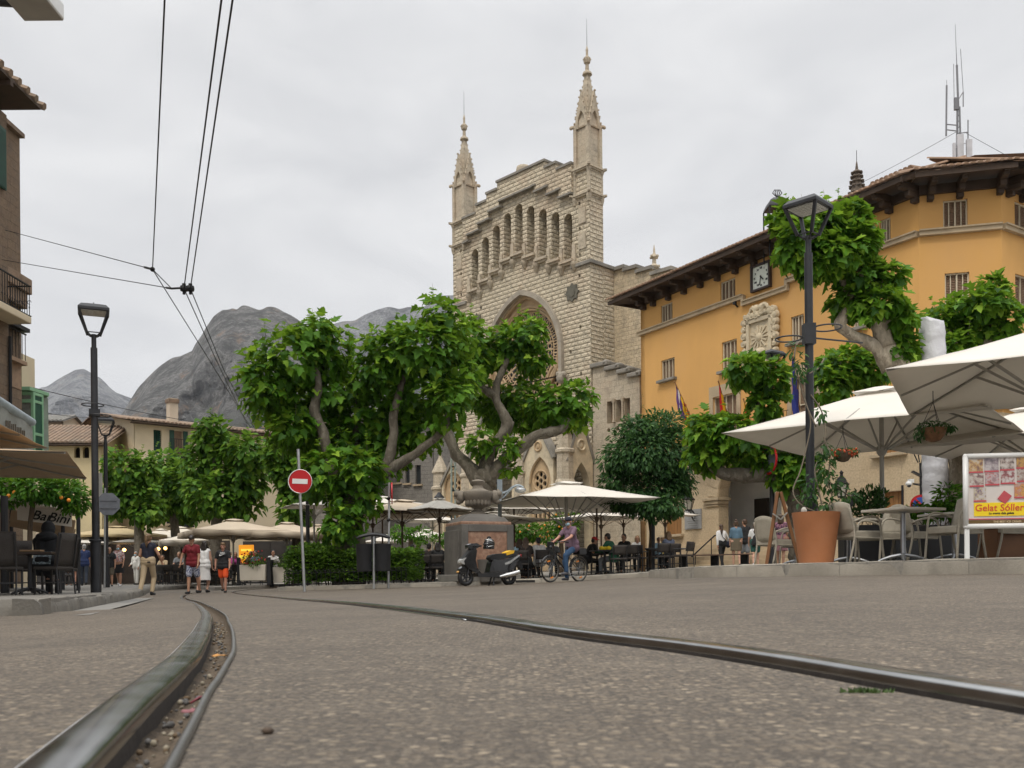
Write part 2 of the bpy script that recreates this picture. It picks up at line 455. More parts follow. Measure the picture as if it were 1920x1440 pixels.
def bark_mat(nm='plane tree bark', g=.50):
    t = NT(nm); ob = t.coord('Object', (1, 1, .55))
    vo = t.new('ShaderNodeTexVoronoi'); vo.inputs['Scale'].default_value = 10; 
    wv = t.new('ShaderNodeVectorMath', operation='MULTIPLY_ADD'); wv.inputs[1].default_value = (.3, .3, .3)
    wn = t.new('ShaderNodeTexNoise'); wn.inputs['Scale'].default_value = 5; t.link(ob, wn.inputs['Vector'])
    t.link(wn.outputs['Color'], wv.inputs[0]); t.link(ob, wv.inputs[2]); t.link(wv.outputs[0], vo.inputs['Vector'])
    sep = t.new('ShaderNodeSeparateColor'); t.link(vo.outputs['Color'], sep.inputs[0])
    c = t.ramp(sep.outputs[0], [(0, (.20*g, .165*g, .12*g)), (.35, (.27*g, .23*g, .17*g)), (.65, (.32*g, .275*g, .21*g)), (1, (.38*g, .335*g, .26*g))])
    n = t.noise(ob, 18, 5)
    c = t.mix(t.ramp(n, [(.4, (.35, .35, .35)), (.6, (0, 0, 0))]), c, (.12*g, .10*g, .07*g))
    t.col(c); t.rough(.9); t.bump(t.math('ADD', n, sep.outputs[0]), .5, .03); return t.m
BARK = bark_mat(); BARKP = bark_mat('pale plane bark', 1.05)
BARKD = pbr('brown citrus bark', (.10, .07, .045), .9, 0, .3, 6, .5, 30, .02)
LEAF = leafmat('plane leaf', (.018, .070, .006), (.085, .215, .012), (.30, .46, .04))
LEAFF = leafmat('distant plane leaf', (.024, .080, .010), (.088, .205, .016), (.26, .40, .05))
LEAFD = leafmat('dark glossy leaf', (.017, .055, .015), (.045, .115, .030), (.10, .20, .05), .5)
LEAFO = leafmat('citrus leaf', (.026, .095, .010), (.070, .19, .014), (.18, .33, .03), .5)
HEDGE = leafmat('hedge leaf', (.030, .085, .010), (.095, .20, .020), (.22, .36, .04))
CANW = pbr('white parasol cloth', (.72, .675, .60), .85, 0, .05, 1.2, .25, 9, .012, transl=.2)
CANC = pbr('cream parasol cloth', (.66, .60, .50), .85, 0, .05, 2, .15, 140, .002, transl=.10)
CANB = pbr('beige parasol cloth', (.52, .43, .32), .85, 0, .06, 2, .15, 140, .002, transl=.08)
CANO = pbr('ochre parasol cloth', (.46, .36, .20), .85, 0, .07, 2, .15, 140, .002, transl=.08)
CANT = pbr('taupe parasol cloth', (.46, .335, .215), .85, 0, .06, 2, .15, 140, .002, transl=.06)
POLEW = pbr('grey parasol frame', (.34, .325, .29), .5, .2, .1, 5, .05)
POLED = pbr('dark wooden parasol frame', (.10, .065, .04), .6, 0, .2, 5, .1)
RATTAN = pbr('taupe woven rattan', (.40, .36, .285), .7, 0, .12, 8, .9, 75, .02)
RATD = pbr('dark woven rattan', (.035, .028, .023), .7, 0, .2, 8, .7, 75, .012)
BLKP = pbr('black plastic', (.016, .016, .017), .35, 0, .1, 5, .05, spec=.5)
TERRA = pbr('terracotta', (.47, .185, .075), .8, 0, .16, 2.2, .3, 50, .004, stain=(.36, .17, .09))
WHITE = pbr('white enamel', (.74, .74, .72), .35, 0, .04, 4, .03)
REDP = pbr('sign red', (.47, .008, .012), .4, 0, .06, 4, .02)
# ---------------------------------------------------------------- ground, rails, pavements
def inside(p, poly):
    x, y = p; c = False; j = len(poly)-1
    for i in range(len(poly)):
        xi, yi = poly[i][0], poly[i][1]; xj, yj = poly[j][0], poly[j][1]
        if (yi > y) != (yj > y) and x < (xj-xi)*(y-yi)/(yj-yi)+xi: c = not c
        j = i
    return c

def sheet(pts, loops, keep, zf):
    """constrained triangulation of ground points; keep(cx, cy) picks the triangles"""
    vs = [V((p[0], p[1])) for p in pts]; ed = []
    for l in loops:
        b = len(vs); vs += [V((p[0], p[1])) for p in l]
        ed += [(b+i, b+(i+1) % len(l)) for i in range(len(l))]
    r = geometry.delaunay_2d_cdt(vs, ed, [], 0, 1e-5)
    co = [(v.x, v.y, zf(v.x, v.y)) for v in r[0]]
    fs = []
    for f in r[2]:
        cx = sum(co[i][0] for i in f)/3; cy = sum(co[i][1] for i in f)/3
        if keep(cx, cy):
            a, b, c = (V(co[i][:2]) for i in f)
            fs.append(tuple(f) if (b-a).cross(c-a) > 0 else tuple(f)[::-1])
    return co, fs

def resample(pts, step):
    out = [pts[0]]; acc = 0
    for a, b in zip(pts, pts[1:]):
        d = (b-a).length
        while acc+d >= step:
            a = a+(b-a)*((step-acc)/d); out.append(a.copy()); d = (b-a).length; acc = 0
        acc += d
    return out

def offs(pts, d):
    out = []
    for i, p in enumerate(pts):
        t = (pts[min(i+1, len(pts)-1)]-pts[max(i-1, 0)]).normalized()
        out.append(V((p.x+t.y*d, p.y-t.x*d, 0)))        # positive = to the right of travel
    return out

LR = [G(*p).to_2d().to_3d() for p in ((167, 1440), (233, 1370), (293, 1307), (350, 1253), (383, 1213), (397, 1172), (392, 1147), (367, 1130), (343, 1121.5), (352, 1114.5), (395, 1108), (455, 1104), (540, 1100))]
RR = [G(*p).to_2d().to_3d() for p in ((1920, 1333), (1657, 1287), (1470, 1253), (1280, 1223), (1040, 1190), (840, 1157), (640, 1132.5), (520, 1121.5), (446, 1113.5), (436, 1110), (462, 1106.5), (545, 1101.5))]
def railcurve(L):
    d = (L[0]-L[1]).normalized()
    L = [L[0]+d*2.6, L[0]+d*1.0]+L
    return [resample(bezier(L, 24), .07)][0]
LC, RC = railcurve(LR), railcurve(RR)
def thin(c):   # denser near the camera, coarser far away
    return [p for i, p in enumerate(c) if p.y < 6 or i % 4 == 0]
LC, RC = thin(LC), thin(RC)
gz = lambda x, y: ground(x, y)
holeL = offs(LC, -.0595)+offs(LC, .064)[::-1]
holeR = offs(RC, .0595)+offs(RC, -.022)[::-1]
pts = []
def grid(x0, x1, y0, y1, s):
    nx = int((x1-x0)/s); ny = int((y1-y0)/s)
    return [(x0+i*s+rnd.uniform(-.1, .1)*s, y0+j*s+rnd.uniform(-.1, .1)*s) for i in range(nx+1) for j in range(ny+1)]
pts += [p for p in grid(-4, 5, -2.8, 9, .45)]
pts += [p for p in grid(-30, 32, -6, 62, 2.2) if not (-4.3 < p[0] < 5.3 and -3 < p[1] < 9.3)]
pts += [p for p in grid(-600, 600, -120, 900, 60) if not (-31 < p[0] < 33 and -7 < p[1] < 63)]
co, fs = sheet(pts, [holeL, holeR], lambda x, y: not inside((x, y), holeL) and not inside((x, y), holeR), gz)
mb = MB(); mb.add(co, fs)
tag(mb.build('road', ASPH, None, 'all'), kind='structure')

def swept(curve, prof, side, zoff=0.0, closed=True):
    mb = MB(); n = len(prof)
    lines = [offs(curve, side*x) for x, z in prof]
    vs = []
    for i, p in enumerate(curve):
        g = ground(p.x, p.y)
        for k, (x, z) in enumerate(prof):
            q = lines[k][i]; vs.append((q.x, q.y, g+z+zoff))
    fs = []
    for i in range(len(curve)-1):
        for k in range(n-1):
            f = (i*n+k, i*n+k+1, (i+1)*n+k+1, (i+1)*n+k)
            fs.append(f if side < 0 else f[::-1])
    mb.add(vs, fs); return mb

prof = [(.0005, -.09), (.0, -.014), (.0008, -.006), (.003, -.0005), (.007, .0022), (.013, .0032), (.030, .0042), (.050, .0036), (.0565, .0016), (.0588, -.004), (.059, -.09)]
for nm, curve, sd, lab in (('tram_rail', LC, -1, 'polished steel tram rail with gravel groove curving up from bottom left corner'),
                           ('tram_rail', RC, 1, 'dark tram rail crossing the asphalt from bottom right edge')):
    mb = swept(curve, prof, sd, 0.0 if sd < 0 else .017)
    n = len(prof); mb.m = [(1 if k in (0, 9) else 0) for i in range(len(curve)-1) for k in range(n-1)]
    o = mb.build(nm, [STEEL, RUSTY], None, 'all')
    tag(o, lab, 'rail', 'tram rails in the road')
DIRT = pbr('groove dirt', (.10, .072, .045), .95, 0, .5, 30, .8, 120, .01)
for curve, sd, w in ((LC, 1, .064), (RC, -1, .022)):
    p2 = [(0, -.085), (0, -.036), (w*.3, -.040), (w*.6, -.034), (w*.96, -.026), (w, .0)]
    mb = swept(curve, p2, sd)
    for i, v in enumerate(mb.v):
        if i % 6 in (1, 2, 3, 4): mb.v[i] = (v[0], v[1], v[2]+.008*noise.noise(V(v)*40))
    tag(mb.build('rail_groove', DIRT, None, 'all'), kind='structure')
# thin iron guard strip along the right lip of the left groove
strip = [p for p in offs(LC, .066)]
mb = MB(); mb.tube([(p.x+.0015*noise.noise(V((p.x*9, p.y*9, 0))), p.y, ground(p.x, p.y)+.003) for p in strip], .0052, 8)
solo(mb, 'guard_strip', pbr('worn strip iron', (.20, .195, .185), .4, .85, .2, 12, .2, 80), 'thin worn iron strip edging the gravel groove beside left rail', 'metal strip', smooth='all')
sl = [p for p in offs(RC, -.026) if 3.3 < p.y < 5.6]
mb = MB(); mb.tube([(p.x, p.y, ground(p.x, p.y)+.002) for p in sl], .004, 8)
solo(mb, 'guard_strip', STEEL, 'short thin metal strip beside the dark rail crossing the road', 'metal strip', smooth='all')
# gravel lying in the groove
mb = MB(); rg = random.Random(3)
near = [p for p in LC if p.y < 5]
for i in range(620):
    k = rg.randrange(len(near)-1); p = near[k]; t = (near[k+1]-p).normalized(); o = rg.uniform(.008, .058)
    r = rg.uniform(.0015, .0052)
    q = V((p.x+t.y*o, p.y-t.x*o, ground(p.x, p.y)-.033+r*.6))+t*rg.uniform(0, .06)
    m = Matrix.Rotation(rg.uniform(0, 6), 3, 'Z') @ Matrix.Rotation(rg.uniform(0, 3), 3, 'X')
    mb.ball(q, (r*rg.uniform(.7, 1.5), r, r*rg.uniform(.5, .9)), 6, 4, rg.randrange(3), m)
o = mb.build('gravel', [pbr('pebble pale', (.26, .225, .165), .85, 0, .4, 60, 0), pbr('pebble brown', (.13, .088, .05), .9, 0, .4, 60, 0), pbr('pebble grey', (.10, .095, .09), .85, 0, .4, 60, 0)], None, 'all')
tag(o, 'small loose pebbles and grit lying in the tram groove', 'gravel', None, 'stuff')
def on_groove(px, py, off):
    g = G(px, py); return V((g.x, g.y, g.z-.03+off))
mb = MB(); a = on_groove(357, 1294, .012); b = on_groove(391, 1291, .020); mb.tube([a, a.lerp(b, .5)+V((0, 0, .003)), b], .0017, 6)
solo(mb, 'straw', pbr('dull red plastic', (.20, .03, .045), .5, 0, .1, 20, 0), 'thin dull red plastic stick lying across the gravel groove', 'litter', smooth='all')
for (px, py, c, lab) in ((366, 1312, (.26, .10, .11), 'faded pink scrap crumpled on gravel beside the iron strip'), (411, 1217, (.42, .20, .05), 'dry orange leaf lying in the groove')):
    g = on_groove(px, py, .016); mb = MB(); vs = []
    for i in range(5):
        for j in range(4):
            x = (i/4-.5)*.030; y = (j/3-.5)*.022
            vs.append((g.x+x, g.y+y, g.z+.006*noise.noise(V((x*90, y*90, px)))))
    mb.add(vs, [(i*4+j, i*4+4+j, i*4+5+j, i*4+1+j) for i in range(4) for j in range(3)])
    o = solo(mb, 'paper_scrap' if 'pink' in lab else 'dry_leaf', pbr('scrap %d' % px, c, .8, 0, .25, 60, 0), lab, 'litter', smooth='all')
    sm = o.modifiers.new('s', 'SOLIDIFY'); sm.thickness = .0006
g = G(502, 1376); mb = MB(); mb.ball(g+V((0, 0, .003)), (.0065, .005, .004), 8, 5); solo(mb, 'pebble', pbr('dark pebble', (.06, .04, .025), .8, 0, .4, 90, .3), 'single dark brown pebble on the open asphalt', 'stone', smooth='all')

def slab(name, poly, h, mat, step=1.6):
    P2 = [(p[0], p[1]) for p in poly]
    dense = []
    for i, a in enumerate(P2):
        b = P2[(i+1) % len(P2)]; n = max(1, int(math.hypot(b[0]-a[0], b[1]-a[1])/step))
        dense += [(a[0]+(b[0]-a[0])*k/n, a[1]+(b[1]-a[1])*k/n) for k in range(n)]
    xs = [p[0] for p in P2]; ys = [p[1] for p in P2]
    ip = [p for p in grid(min(xs), max(xs), min(ys), max(ys), step) if inside(p, P2)]
    co, fs = sheet(ip, [dense], lambda x, y: inside((x, y), P2), lambda x, y: ground(x, y)+h)
    mb = MB(); mb.add(co, fs)
    n = len(dense)
    vs = [(x, y, ground(x, y)+h) for x, y in dense]+[(x, y, ground(x, y)-.15) for x, y in dense]
    mb.add(vs, [(i, n+i, n+(i+1) % n, (i+1) % n) for i in range(n)])
    return tag(mb.build(name, mat), kind='structure')

def kerb(name, line, h, mat, w=.22, blk=.85, seed=1):
    """row of separate kerb stones with worn edges, in one run"""
    rg = random.Random(seed); mb = MB()
    line = [V((p[0], p[1], 0)) for p in line]
    st = resample(line, blk)
    if (line[-1]-st[-1]).length > .1: st.append(line[-1])
    for a, b in zip(st, st[1:]):
        d = (b-a).normalized(); nrm = V((-d.y, d.x, 0)); L = (b-a).length
        n = max(2, int(L/.11)); prof = [(-.004, -.12), (-.004, h-.035), (.006, h-.012), (.028, h+.004), (w, h+.004), (w, -.05)] if seed > 4 else [(-.006, -.12), (-.002, h-.10), (.014, h-.040), (.060, h+.001), (w, h+.006), (w, -.05)]
        vs = []
        for i in range(n+1):
            t = i/n; e = .007/L; tt = e+(1-2*e)*t
            p = a.lerp(b, tt); g = ground(p.x, p.y)
            for k, (x, z) in enumerate(prof):
                q = p+nrm*x
                if k in (1, 2, 3): q = q+nrm*(.010 if seed > 4 else .022)*noise.noise(V((q.x*3.1, q.y*3.1, k*.6+seed))); z += .010*noise.noise(V((q.x*2.2, q.y*2.2, 4+k)))
                if i in (0, n) and k in (1, 2, 3): z -= .006; q = q+nrm*.005
                vs.append((q.x, q.y, g+z))
        m = len(prof)
        fs = [(i*m+k, (i+1)*m+k, (i+1)*m+k+1, i*m+k+1) for i in range(n) for k in range(m-1)]
        fs += [tuple(range(m))[::-1], tuple(n*m+k for k in range(m))]
        fs = [f[::-1] for f in fs]
        mb.add(vs, fs[:-2]+[fs[-2][::-1], fs[-1][::-1]])
    o = mb.build(name, mat, None, True)
    return tag(o, kind='structure')

kA, kB = G(78, 1157), G(258, 1121)
kB2 = V((-12.6, 33, 0)); kB3 = V((-15.6, 62, 0)); kF = V((-26, 9.4, 0))
left_poly = [kF, kA, kB, kB2, kB3, V((-34, 62, 0))]
slab('pavement_left', [V((-26, 9.6, 0)), kA+V((-.06, .14, 0)), kB+V((-.1, .05, 0)), kB2+V((-.1, 0, 0)), kB3, V((-34, 62, 0))], .172, PAVE)
kerb('kerb_left', [kF, kA+V((-.05, 0, 0)), ], .178, KERB, .3, 1.1, 3)
kerb('kerb_left_side', [kA, kB, kB2, kB3], .178, KERB, .26, 1.0, 4)
lp = [kA+V((.02, -.02, 0)), G(170, 1153), G(290, 1121), kB+V((.05, 0, 0))]
co, fs = sheet([], [lp], lambda x, y: inside((x, y), [(p.x, p.y) for p in lp]), lambda x, y: ground(x, y)+.004)
mb = MB(); mb.add(co, fs); tag(mb.build('gutter_strip', CONC), kind='structure')

ISL = [GX(520, 27.6), GX(700, 26.9), GX(865, 26.5), GX(1000, 26.9), GX(1090, 26.8), GX(1180, 26.4), GX(1312, 25.6)]
isl_poly = [V((-6.6, 34, 0))]+ISL+[V((14, 18, 0)), V((40, 14, 0)), V((44, 80, 0)), V((-12, 80, 0)), V((-9, 44, 0))]
slab('plaza_paving', isl_poly, .115, PLAZA)
kerb('kerb_plaza', [V((-6.6, 34, 0))]+ISL, .121, KERBR, .25, .95, 5)
TER = [G(1309, 1083.3), G(1500, 1080.3), G(1700, 1078), G(1920, 1075.2)]
d = (TER[3]-TER[2]).normalized()
TER.append(TER[3]+V((d.x*14, d.y*14, 0)))
ter_poly = [V((TER[0].x+.5, TER[0].y+9, 0)), V((TER[0].x-.25, TER[0].y+.4, 0))]+TER+[V((TER[4].x+4, TER[4].y+12, 0))]
slab('terrace_paving', ter_poly, .178, PLAZA)
kerb('kerb_terrace', [V((TER[0].x+.5, TER[0].y+9, 0)), V((TER[0].x-.25, TER[0].y+.4, 0)), TER[0]]+TER[1:], .184, KERBR, .3, 1.0, 6)
print('KERB', kA, kB, 'ISL', ISL[0], ISL[2], ISL[-1], 'TER', TER[0], TER[3])
CAF = [G(226, 1084.5), G(300, 1094), G(345, 1101.5), G(402, 1107)]
slab('cafe_paving', [V((-30, 90, 0))]+CAF+[V((-9.5, 36, 0)), V((-10.5, 46, 0)), V((-13, 90, 0))], .11, PLAZA)
kerb('kerb_cafe', CAF, .116, KERB, .22, .9, 9)
def hp(x, y):
    """height of whatever paving is underfoot"""
    if inside((x, y), ter_poly): return ground(x, y)+.178
    if inside((x, y), isl_poly): return ground(x, y)+.115
    if inside((x, y), left_poly): return ground(x, y)+.172
    if inside((x, y), [V((-30, 90, 0))]+CAF+[V((-9.5, 36, 0)), V((-10.5, 46, 0)), V((-13, 90, 0))]): return ground(x, y)+.11
    return ground(x, y)
def FP(px, Y, py=1095):
    x = P(px, py, Y).x
    return V((x, Y, hp(x, Y)))
# weed sprouting in the right groove
g = G(1630, 1300); mb = MB((g.x, g.y, g.z-.02)); rg = random.Random(11)
for i in range(150):
    a = rg.uniform(0, 6.3); r = rg.uniform(0, .022); b = V((g.x+r*math.cos(a)*1.3, g.y+.008+r*math.sin(a)*.4, g.z-.008))
    e = b+V((rg.uniform(-.012, .012), rg.uniform(-.008, .008), rg.uniform(.006, .016)))
    w = V((rg.uniform(-1, 1), rg.uniform(-1, 1), .3)).normalized()*.0035
    mb.add([b, b.lerp(e, .6)+w, e, b.lerp(e, .6)-w], [(0, 1, 2, 3)])
solo(mb, 'weed', pbr('weed leaf', (.05, .09, .018), .6, 0, .4, 60, 0), 'tiny green weed growing in the dark rail groove', 'plant')
# ---------------------------------------------------------------- the church
def onplane(org, rz, px, py, yoff=0.0):
    """local (x, z) of a photo pixel on the wall plane y = yoff of a rotated building"""
    d = ray(px, py); c, s = math.cos(rz), math.sin(rz)
    ox, oy = org[0]-s*yoff, org[1]+c*yoff
    t = (d.x*oy-ox)/(c-d.x*s); Y = oy+s*t
    return t, CZ+d.z*Y-(org[2] if len(org) > 2 else 0)
def circ(cx, cz, r, n=20, a0=0.0):
    return [(cx+r*math.cos(a0+2*math.pi*i/n), cz+r*math.sin(a0+2*math.pi*i/n)) for i in range(n)]
def ring(mb, cx, cz, r, th, y, n=28, m=6, mi=0):
    mb.tube([(cx+r*math.cos(2*math.pi*i/n), y, cz+r*math.sin(2*math.pi*i/n)) for i in range(n)], th, m, mi, closed=True)
CO = (4.29, 50, 0); CRZ = R(-46.87)
church = thing('church', 'tall pale stone gothic church front with rose window and twin turrets', 'church', CO, CRZ)
q = lambda px, py, y=0.0: onplane(CO, CRZ, px, py, y)
XL = -11.35
steps = [(-10.2, 21.75), (-8.95, 22.2), (-8.0, 22.6), (-7.05, 23.0), (-3.15, 22.6), (-2.25, 22.2), (-1.1, 21.8)]
top = [(0, 16.7), (0, 21.8), (-1.1, 21.8), (-1.1, 22.2), (-2.25, 22.2), (-2.25, 22.6), (-3.15, 22.6), (-3.15, 23.0), (-7.05, 23.0), (-7.05, 22.6), (-8.0, 22.6), (-8.0, 22.2), (-8.95, 22.2), (-8.95, 21.75), (XL, 21.75)]
outer = [(XL, -.2), (0, -.2)]+top
ax = [-9.3+.963*i for i in range(9)]
ab = [17.35, 17.7, 18.05, 18.45, 18.55, 18.2, 17.8, 17.45, 17.15]
at = [19.75, 20.2, 20.65, 21.1, 21.35, 20.95, 20.5, 20.05, 19.7]
holes = [arch(x-.31, x+.31, b, t-.31, 'round', 8) for x, b, t in zip(ax, ab, at)]
RX, RZ_ = -5.2, 12.75
bigarch = arch(RX-3.0, RX+3.0, 9.9, 12.3, 'pointed', 12, 3.75)
holes.append(bigarch)
for x, z in ((-.75, 20.0), (-.75, 18.65), (-.75, 17.25), (-.8, 16.15), (-.75, 13.4), (-.75, 10.9), (-10.6, 20.0), (-10.6, 18.6), (-10.6, 17.3), (-1.5, 12.2), (-9.6, 12.9), (-.9, 8.9), (-10.4, 14.9), (-8.8, 16.1)):
    holes.append([(x-.07, z-.09), (x+.07, z-.09), (x+.07, z+.09), (x-.07, z+.09)])
mb = MB(); mb.plate(outer, holes, 0.0, .95)
mb.plate(outer, [], .955, 1.05, True)
mb.box(((XL)/2, 1.475, 8.25), (-XL, .84, 16.9))
mb.box((-1.0, 1.2, 12), (.3, .2, .3))
wall = mb.build('facade_wall', CH, church)
# stepped parapet band with dripping copings
def stepped(z_off, y0, thick):
    lo = [(x, z-1.15) for x, z in top[2:-2]]
    hi = top[2:-2]
    return hi, lo
mb = MB(); hi = [(-1.14, 21.8), (-1.14, 22.2), (-2.25, 22.2), (-2.25, 22.6), (-3.15, 22.6), (-3.15, 23.0), (-7.05, 23.0), (-7.05, 22.6), (-8.0, 22.6), (-8.0, 22.2), (-8.95, 22.2), (-8.95, 21.75), (-10.18, 21.75)]
lows = [(-10.18, 20.35), (-9.78, 20.35), (-9.78, 20.75), (-8.8, 20.75), (-8.8, 21.15), (-7.85, 21.15), (-7.85, 21.6), (-6.9, 21.6), (-6.9, 21.95), (-4.0, 21.95), (-4.0, 21.6), (-3.05, 21.6), (-3.05, 21.15), (-2.1, 21.15), (-2.1, 20.7), (-1.14, 20.7)]
mb.plate(lows+hi, [], -.2, -.002, True)
mb.build('stepped_parapet', CH, church)
mb = MB()
for (x0, x1, z) in ((-10.2, -8.95, 21.75), (-8.97, -8.0, 22.2), (-8.02, -7.05, 22.6), (-7.1, -3.1, 23.0), (-3.15, -2.23, 22.6), (-2.25, -1.1, 22.2)):
    mb.box(((x0+x1)/2, .36, z+.05), (x1-x0, 1.28, .13))
for a, b in zip(lows[1::2], lows[2::2]):
    mb.box(((a[0]+b[0])/2, -.17, a[1]-.05), (.34+abs(b[0]-a[0]), .3, .1))
for i in range(0, len(lows)-1, 2):
    a, b = lows[i], lows[i+1]; mb.box(((a[0]+b[0])/2, -.16, a[1]-.06), (abs(b[0]-a[0]), .26, .1))
mb.build('coping', SLATE, church)
mb = MB(); mb.lathe([(.26, 22.95), (.40, 23.05), (.44, 23.3), (.40, 23.5), (.34, 23.55)], 10, (-5.35, .3, 0)); mb.build('coping_urn', CHS, church, True)
# corbelled sills under the arcade
mb = MB()
for i, (x, b) in enumerate(zip(ax, ab)):
    mb.box((x, -.10, b-.10), (.97, .36, .14)); mb.box((x, -.05, b-.22), (.80, .22, .12))
    for dx in (-.48,) if i < 8 else (-.48, .48):
        zz = min(b, ab[i-1] if i and dx < 0 else b)
        mb.lathe([(.02, zz-.72), (.12, zz-.62), (.15, zz-.48), (.20, zz-.42), (.24, zz-.30), (.24, zz-.2)], 8, (x+dx, -.02, 0))
        mb.box((x+dx, -.06, zz+.30), (.26, .14, .9), taper=.8)
mb.build('arcade_corbels', CHS, church, True)
# pilaster slabs and cornices
for x in (-.55, -10.75):
    for z in (19.3, 17.95): mb = MB(); mb.box((x, -.02, z), (.52, .05, .85)); mb.build('blind_panel', CHS, church)
mb = MB(); mb.box((-.62, .93, 16.72), (1.5, 2.12, .2)); mb.build('cornice', SLATE, church, False, .03)
mb = MB(); mb.box((-10.75, .45, 16.72), (1.35, 1.15, .2)); mb.build('cornice', SLATE, church, False, .03)
# turrets
def turret(x0):
    t = bpy.data.objects.new('turret', None); C.objects.link(t); t.parent = church; t.location = (x0+.56, .5, 0)
    mb = MB()
    for z, w in ((20.42, 1.34), (21.82, 1.36)):
        mb.box((0, 0, z), (w, w, .10)); mb.box((0, 0, z-.09), (w-.12, w-.12, .08))
        for sx in (-1, 1):
            for sy in (-1, 1): mb.box((sx*.66, sy*.66, z+.04), (.16, .16, .09), R(45))
    mb.box((0, 0, 21.1), (.98, .98, 1.34))
    for sx in (-1, 1):
        for sy in (-1, 1):
            mb.lathe([(.09, 19.95), (.15, 20.2), (.16, 20.36)], 8, (sx*.5, sy*.5, 0))
            mb.lathe([(.12, 20.48), (.095, 20.6), (.095, 21.5), (.15, 21.7), (.16, 21.76)], 8, (sx*.5, sy*.5, 0))
    mb.build('turret_base', CHS, t)
    mb = MB()
    mb.box((0, 0, 23.0), (.90, .90, 2.3))
    for sx in (-1, 1):
        for sy in (-1, 1): mb.box((sx*.45, sy*.45, 23.05), (.2, .2, 2.4))
    for k in range(4):
        m = Matrix.Rotation(k*math.pi/2, 3, 'Z')
        for w, z, y in ((.74, 25.55, .50),):
            o = [(-.5, 24.0), (.5, 24.0), (.42, 24.35), (0, 26.0), (-.42, 24.35)]
            h = arch(-.24, .24, 24.02, 24.35, 'pointed', 5, .55)
            sub = MB(); sub.plate(o, [h], -.53, -.40, True)
            mb.add([m @ V(v) for v in sub.v], sub.f)
            for j in range(6):
                f = j/5; p = m @ V((-.44*(1-f)-.03, -.54, 24.35+1.62*f)); mb.ball(p, .05, 6, 4)
                p = m @ V((.44*(1-f)+.03, -.54, 24.35+1.62*f)); mb.ball(p, .05, 6, 4)
        p = m @ V((.58, -.58, 24.15)); mb.ball(p, (.10, .10, .08), 7, 5); mb.bar(m @ V((.42, -.42, 24.2)), m @ V((.62, -.62, 24.15)), .12, .14); mb.ball(m @ V((.63, -.63, 24.13)), .10, 7, 5)
    mb.build('turret_shaft', CHS, t)
    mb = MB(); mb.lathe([(.66, 24.1), (.50, 24.9), (.36, 25.7), (.22, 26.5), (.15, 26.95)], 4, phase=R(45))
    for k in range(4):
        for j in range(8):
            f = .12+j/9; r = .66*(1-f)+.15*f; z = 24.1+2.85*f; a = R(45)+k*math.pi/2
            mb.ball((r*math.cos(a), r*math.sin(a), z), .045, 5, 4)
    mb.lathe([(.15, 26.93), (.27, 26.98), (.24, 27.1), (.11, 27.2), (.09, 27.55), (.17, 27.62), (.20, 27.75), (.17, 27.9), (.07, 27.98), (.06, 28.2), (.075, 28.32), (.015, 28.55)], 10)
    for k in range(8): mb.ball((.19*math.cos(k*.785), .19*math.sin(k*.785), 27.82), .05, 5, 4)
    sp = mb.build('spire', CHS, t)
    mb = MB(); mb.tube([(0, 0, 28.4), (0, 0, 30.0)], [.016, .006], 6); mb.build('lightning_rod', IRON, sp)
turret(XL+.02); turret(-1.12)
# the great pointed arch and rose window
mb = MB()
big2 = arch(RX-3.24, RX+3.24, 11.0, 12.3, 'pointed', 12, 4.05); big1 = arch(RX-3.0, RX+3.0, 11.0, 12.3, 'pointed', 12, 3.75)
mb.plate(big2, [big1], -.24, .0, True)
for s in (-1, 1):
    mb.ball((RX+s*3.18, -.22, 10.85), (.30, .22, .34), 8, 6); mb.ball((RX+s*3.4, -.22, 11.0), (.16, .16, .18), 6, 5); mb.ball((RX+s*3.05, -.3, 11.05), (.14, .14, .16), 6, 5)
mb.build('arch_hood', pbr('weathered hood stone', (.36, .315, .25), .9, 0, .3, 3, .5, 20, .03, stain=(.13, .115, .095)), church)
mb = MB()
m1 = arch(RX-3.0, RX+3.0, 9.91, 12.3, 'pointed', 12, 3.75); m2 = arch(RX-2.86, RX+2.86, 10.2, 12.3, 'pointed', 12, 3.58)
mb.plate(m1, [m2], .1, .3, True, rim=False)
sidel = [arch(RX+s*2.15-.52, RX+s*2.15+.52, 9.75+.2, 10.75, 'pointed', 8, .95) for s in (-1, 1)]
mb.plate(m1, [circ(RX, RZ_, 2.62, 40)]+[[(x, z) for x, z in l] for l in sidel], .32, .55, True, rim=False)
for r, th in ((2.66, .09), (2.5, .06)): ring(mb, RX, RZ_, r, th, .30, 48)
for s in (-1, 1):
    l = arch(RX+s*2.15-.56, RX+s*2.15+.56, 9.93, 10.75, 'pointed', 8, 1.0); mb.tube([(x, .30, z) for x, z in l[1:]], .06, 6)
    cx, cz = RX+s*2.15, 10.95
    mb.plate(sidel[0 if s < 0 else 1], [circ(cx, cz, .11, 10)]+[circ(cx+.26*math.cos(k*1.047), cz+.26*math.sin(k*1.047), .10, 10) for k in range(6)], .42, .5, False, rim=False)
mb.build('window_surround', WARM, church)
mb = MB()
for r, th in ((2.42, .07), (2.02, .035), (1.1, .04), (.55, .06), (.3, .05)): ring(mb, RX, RZ_, r, th, .46, 48)
N = 28
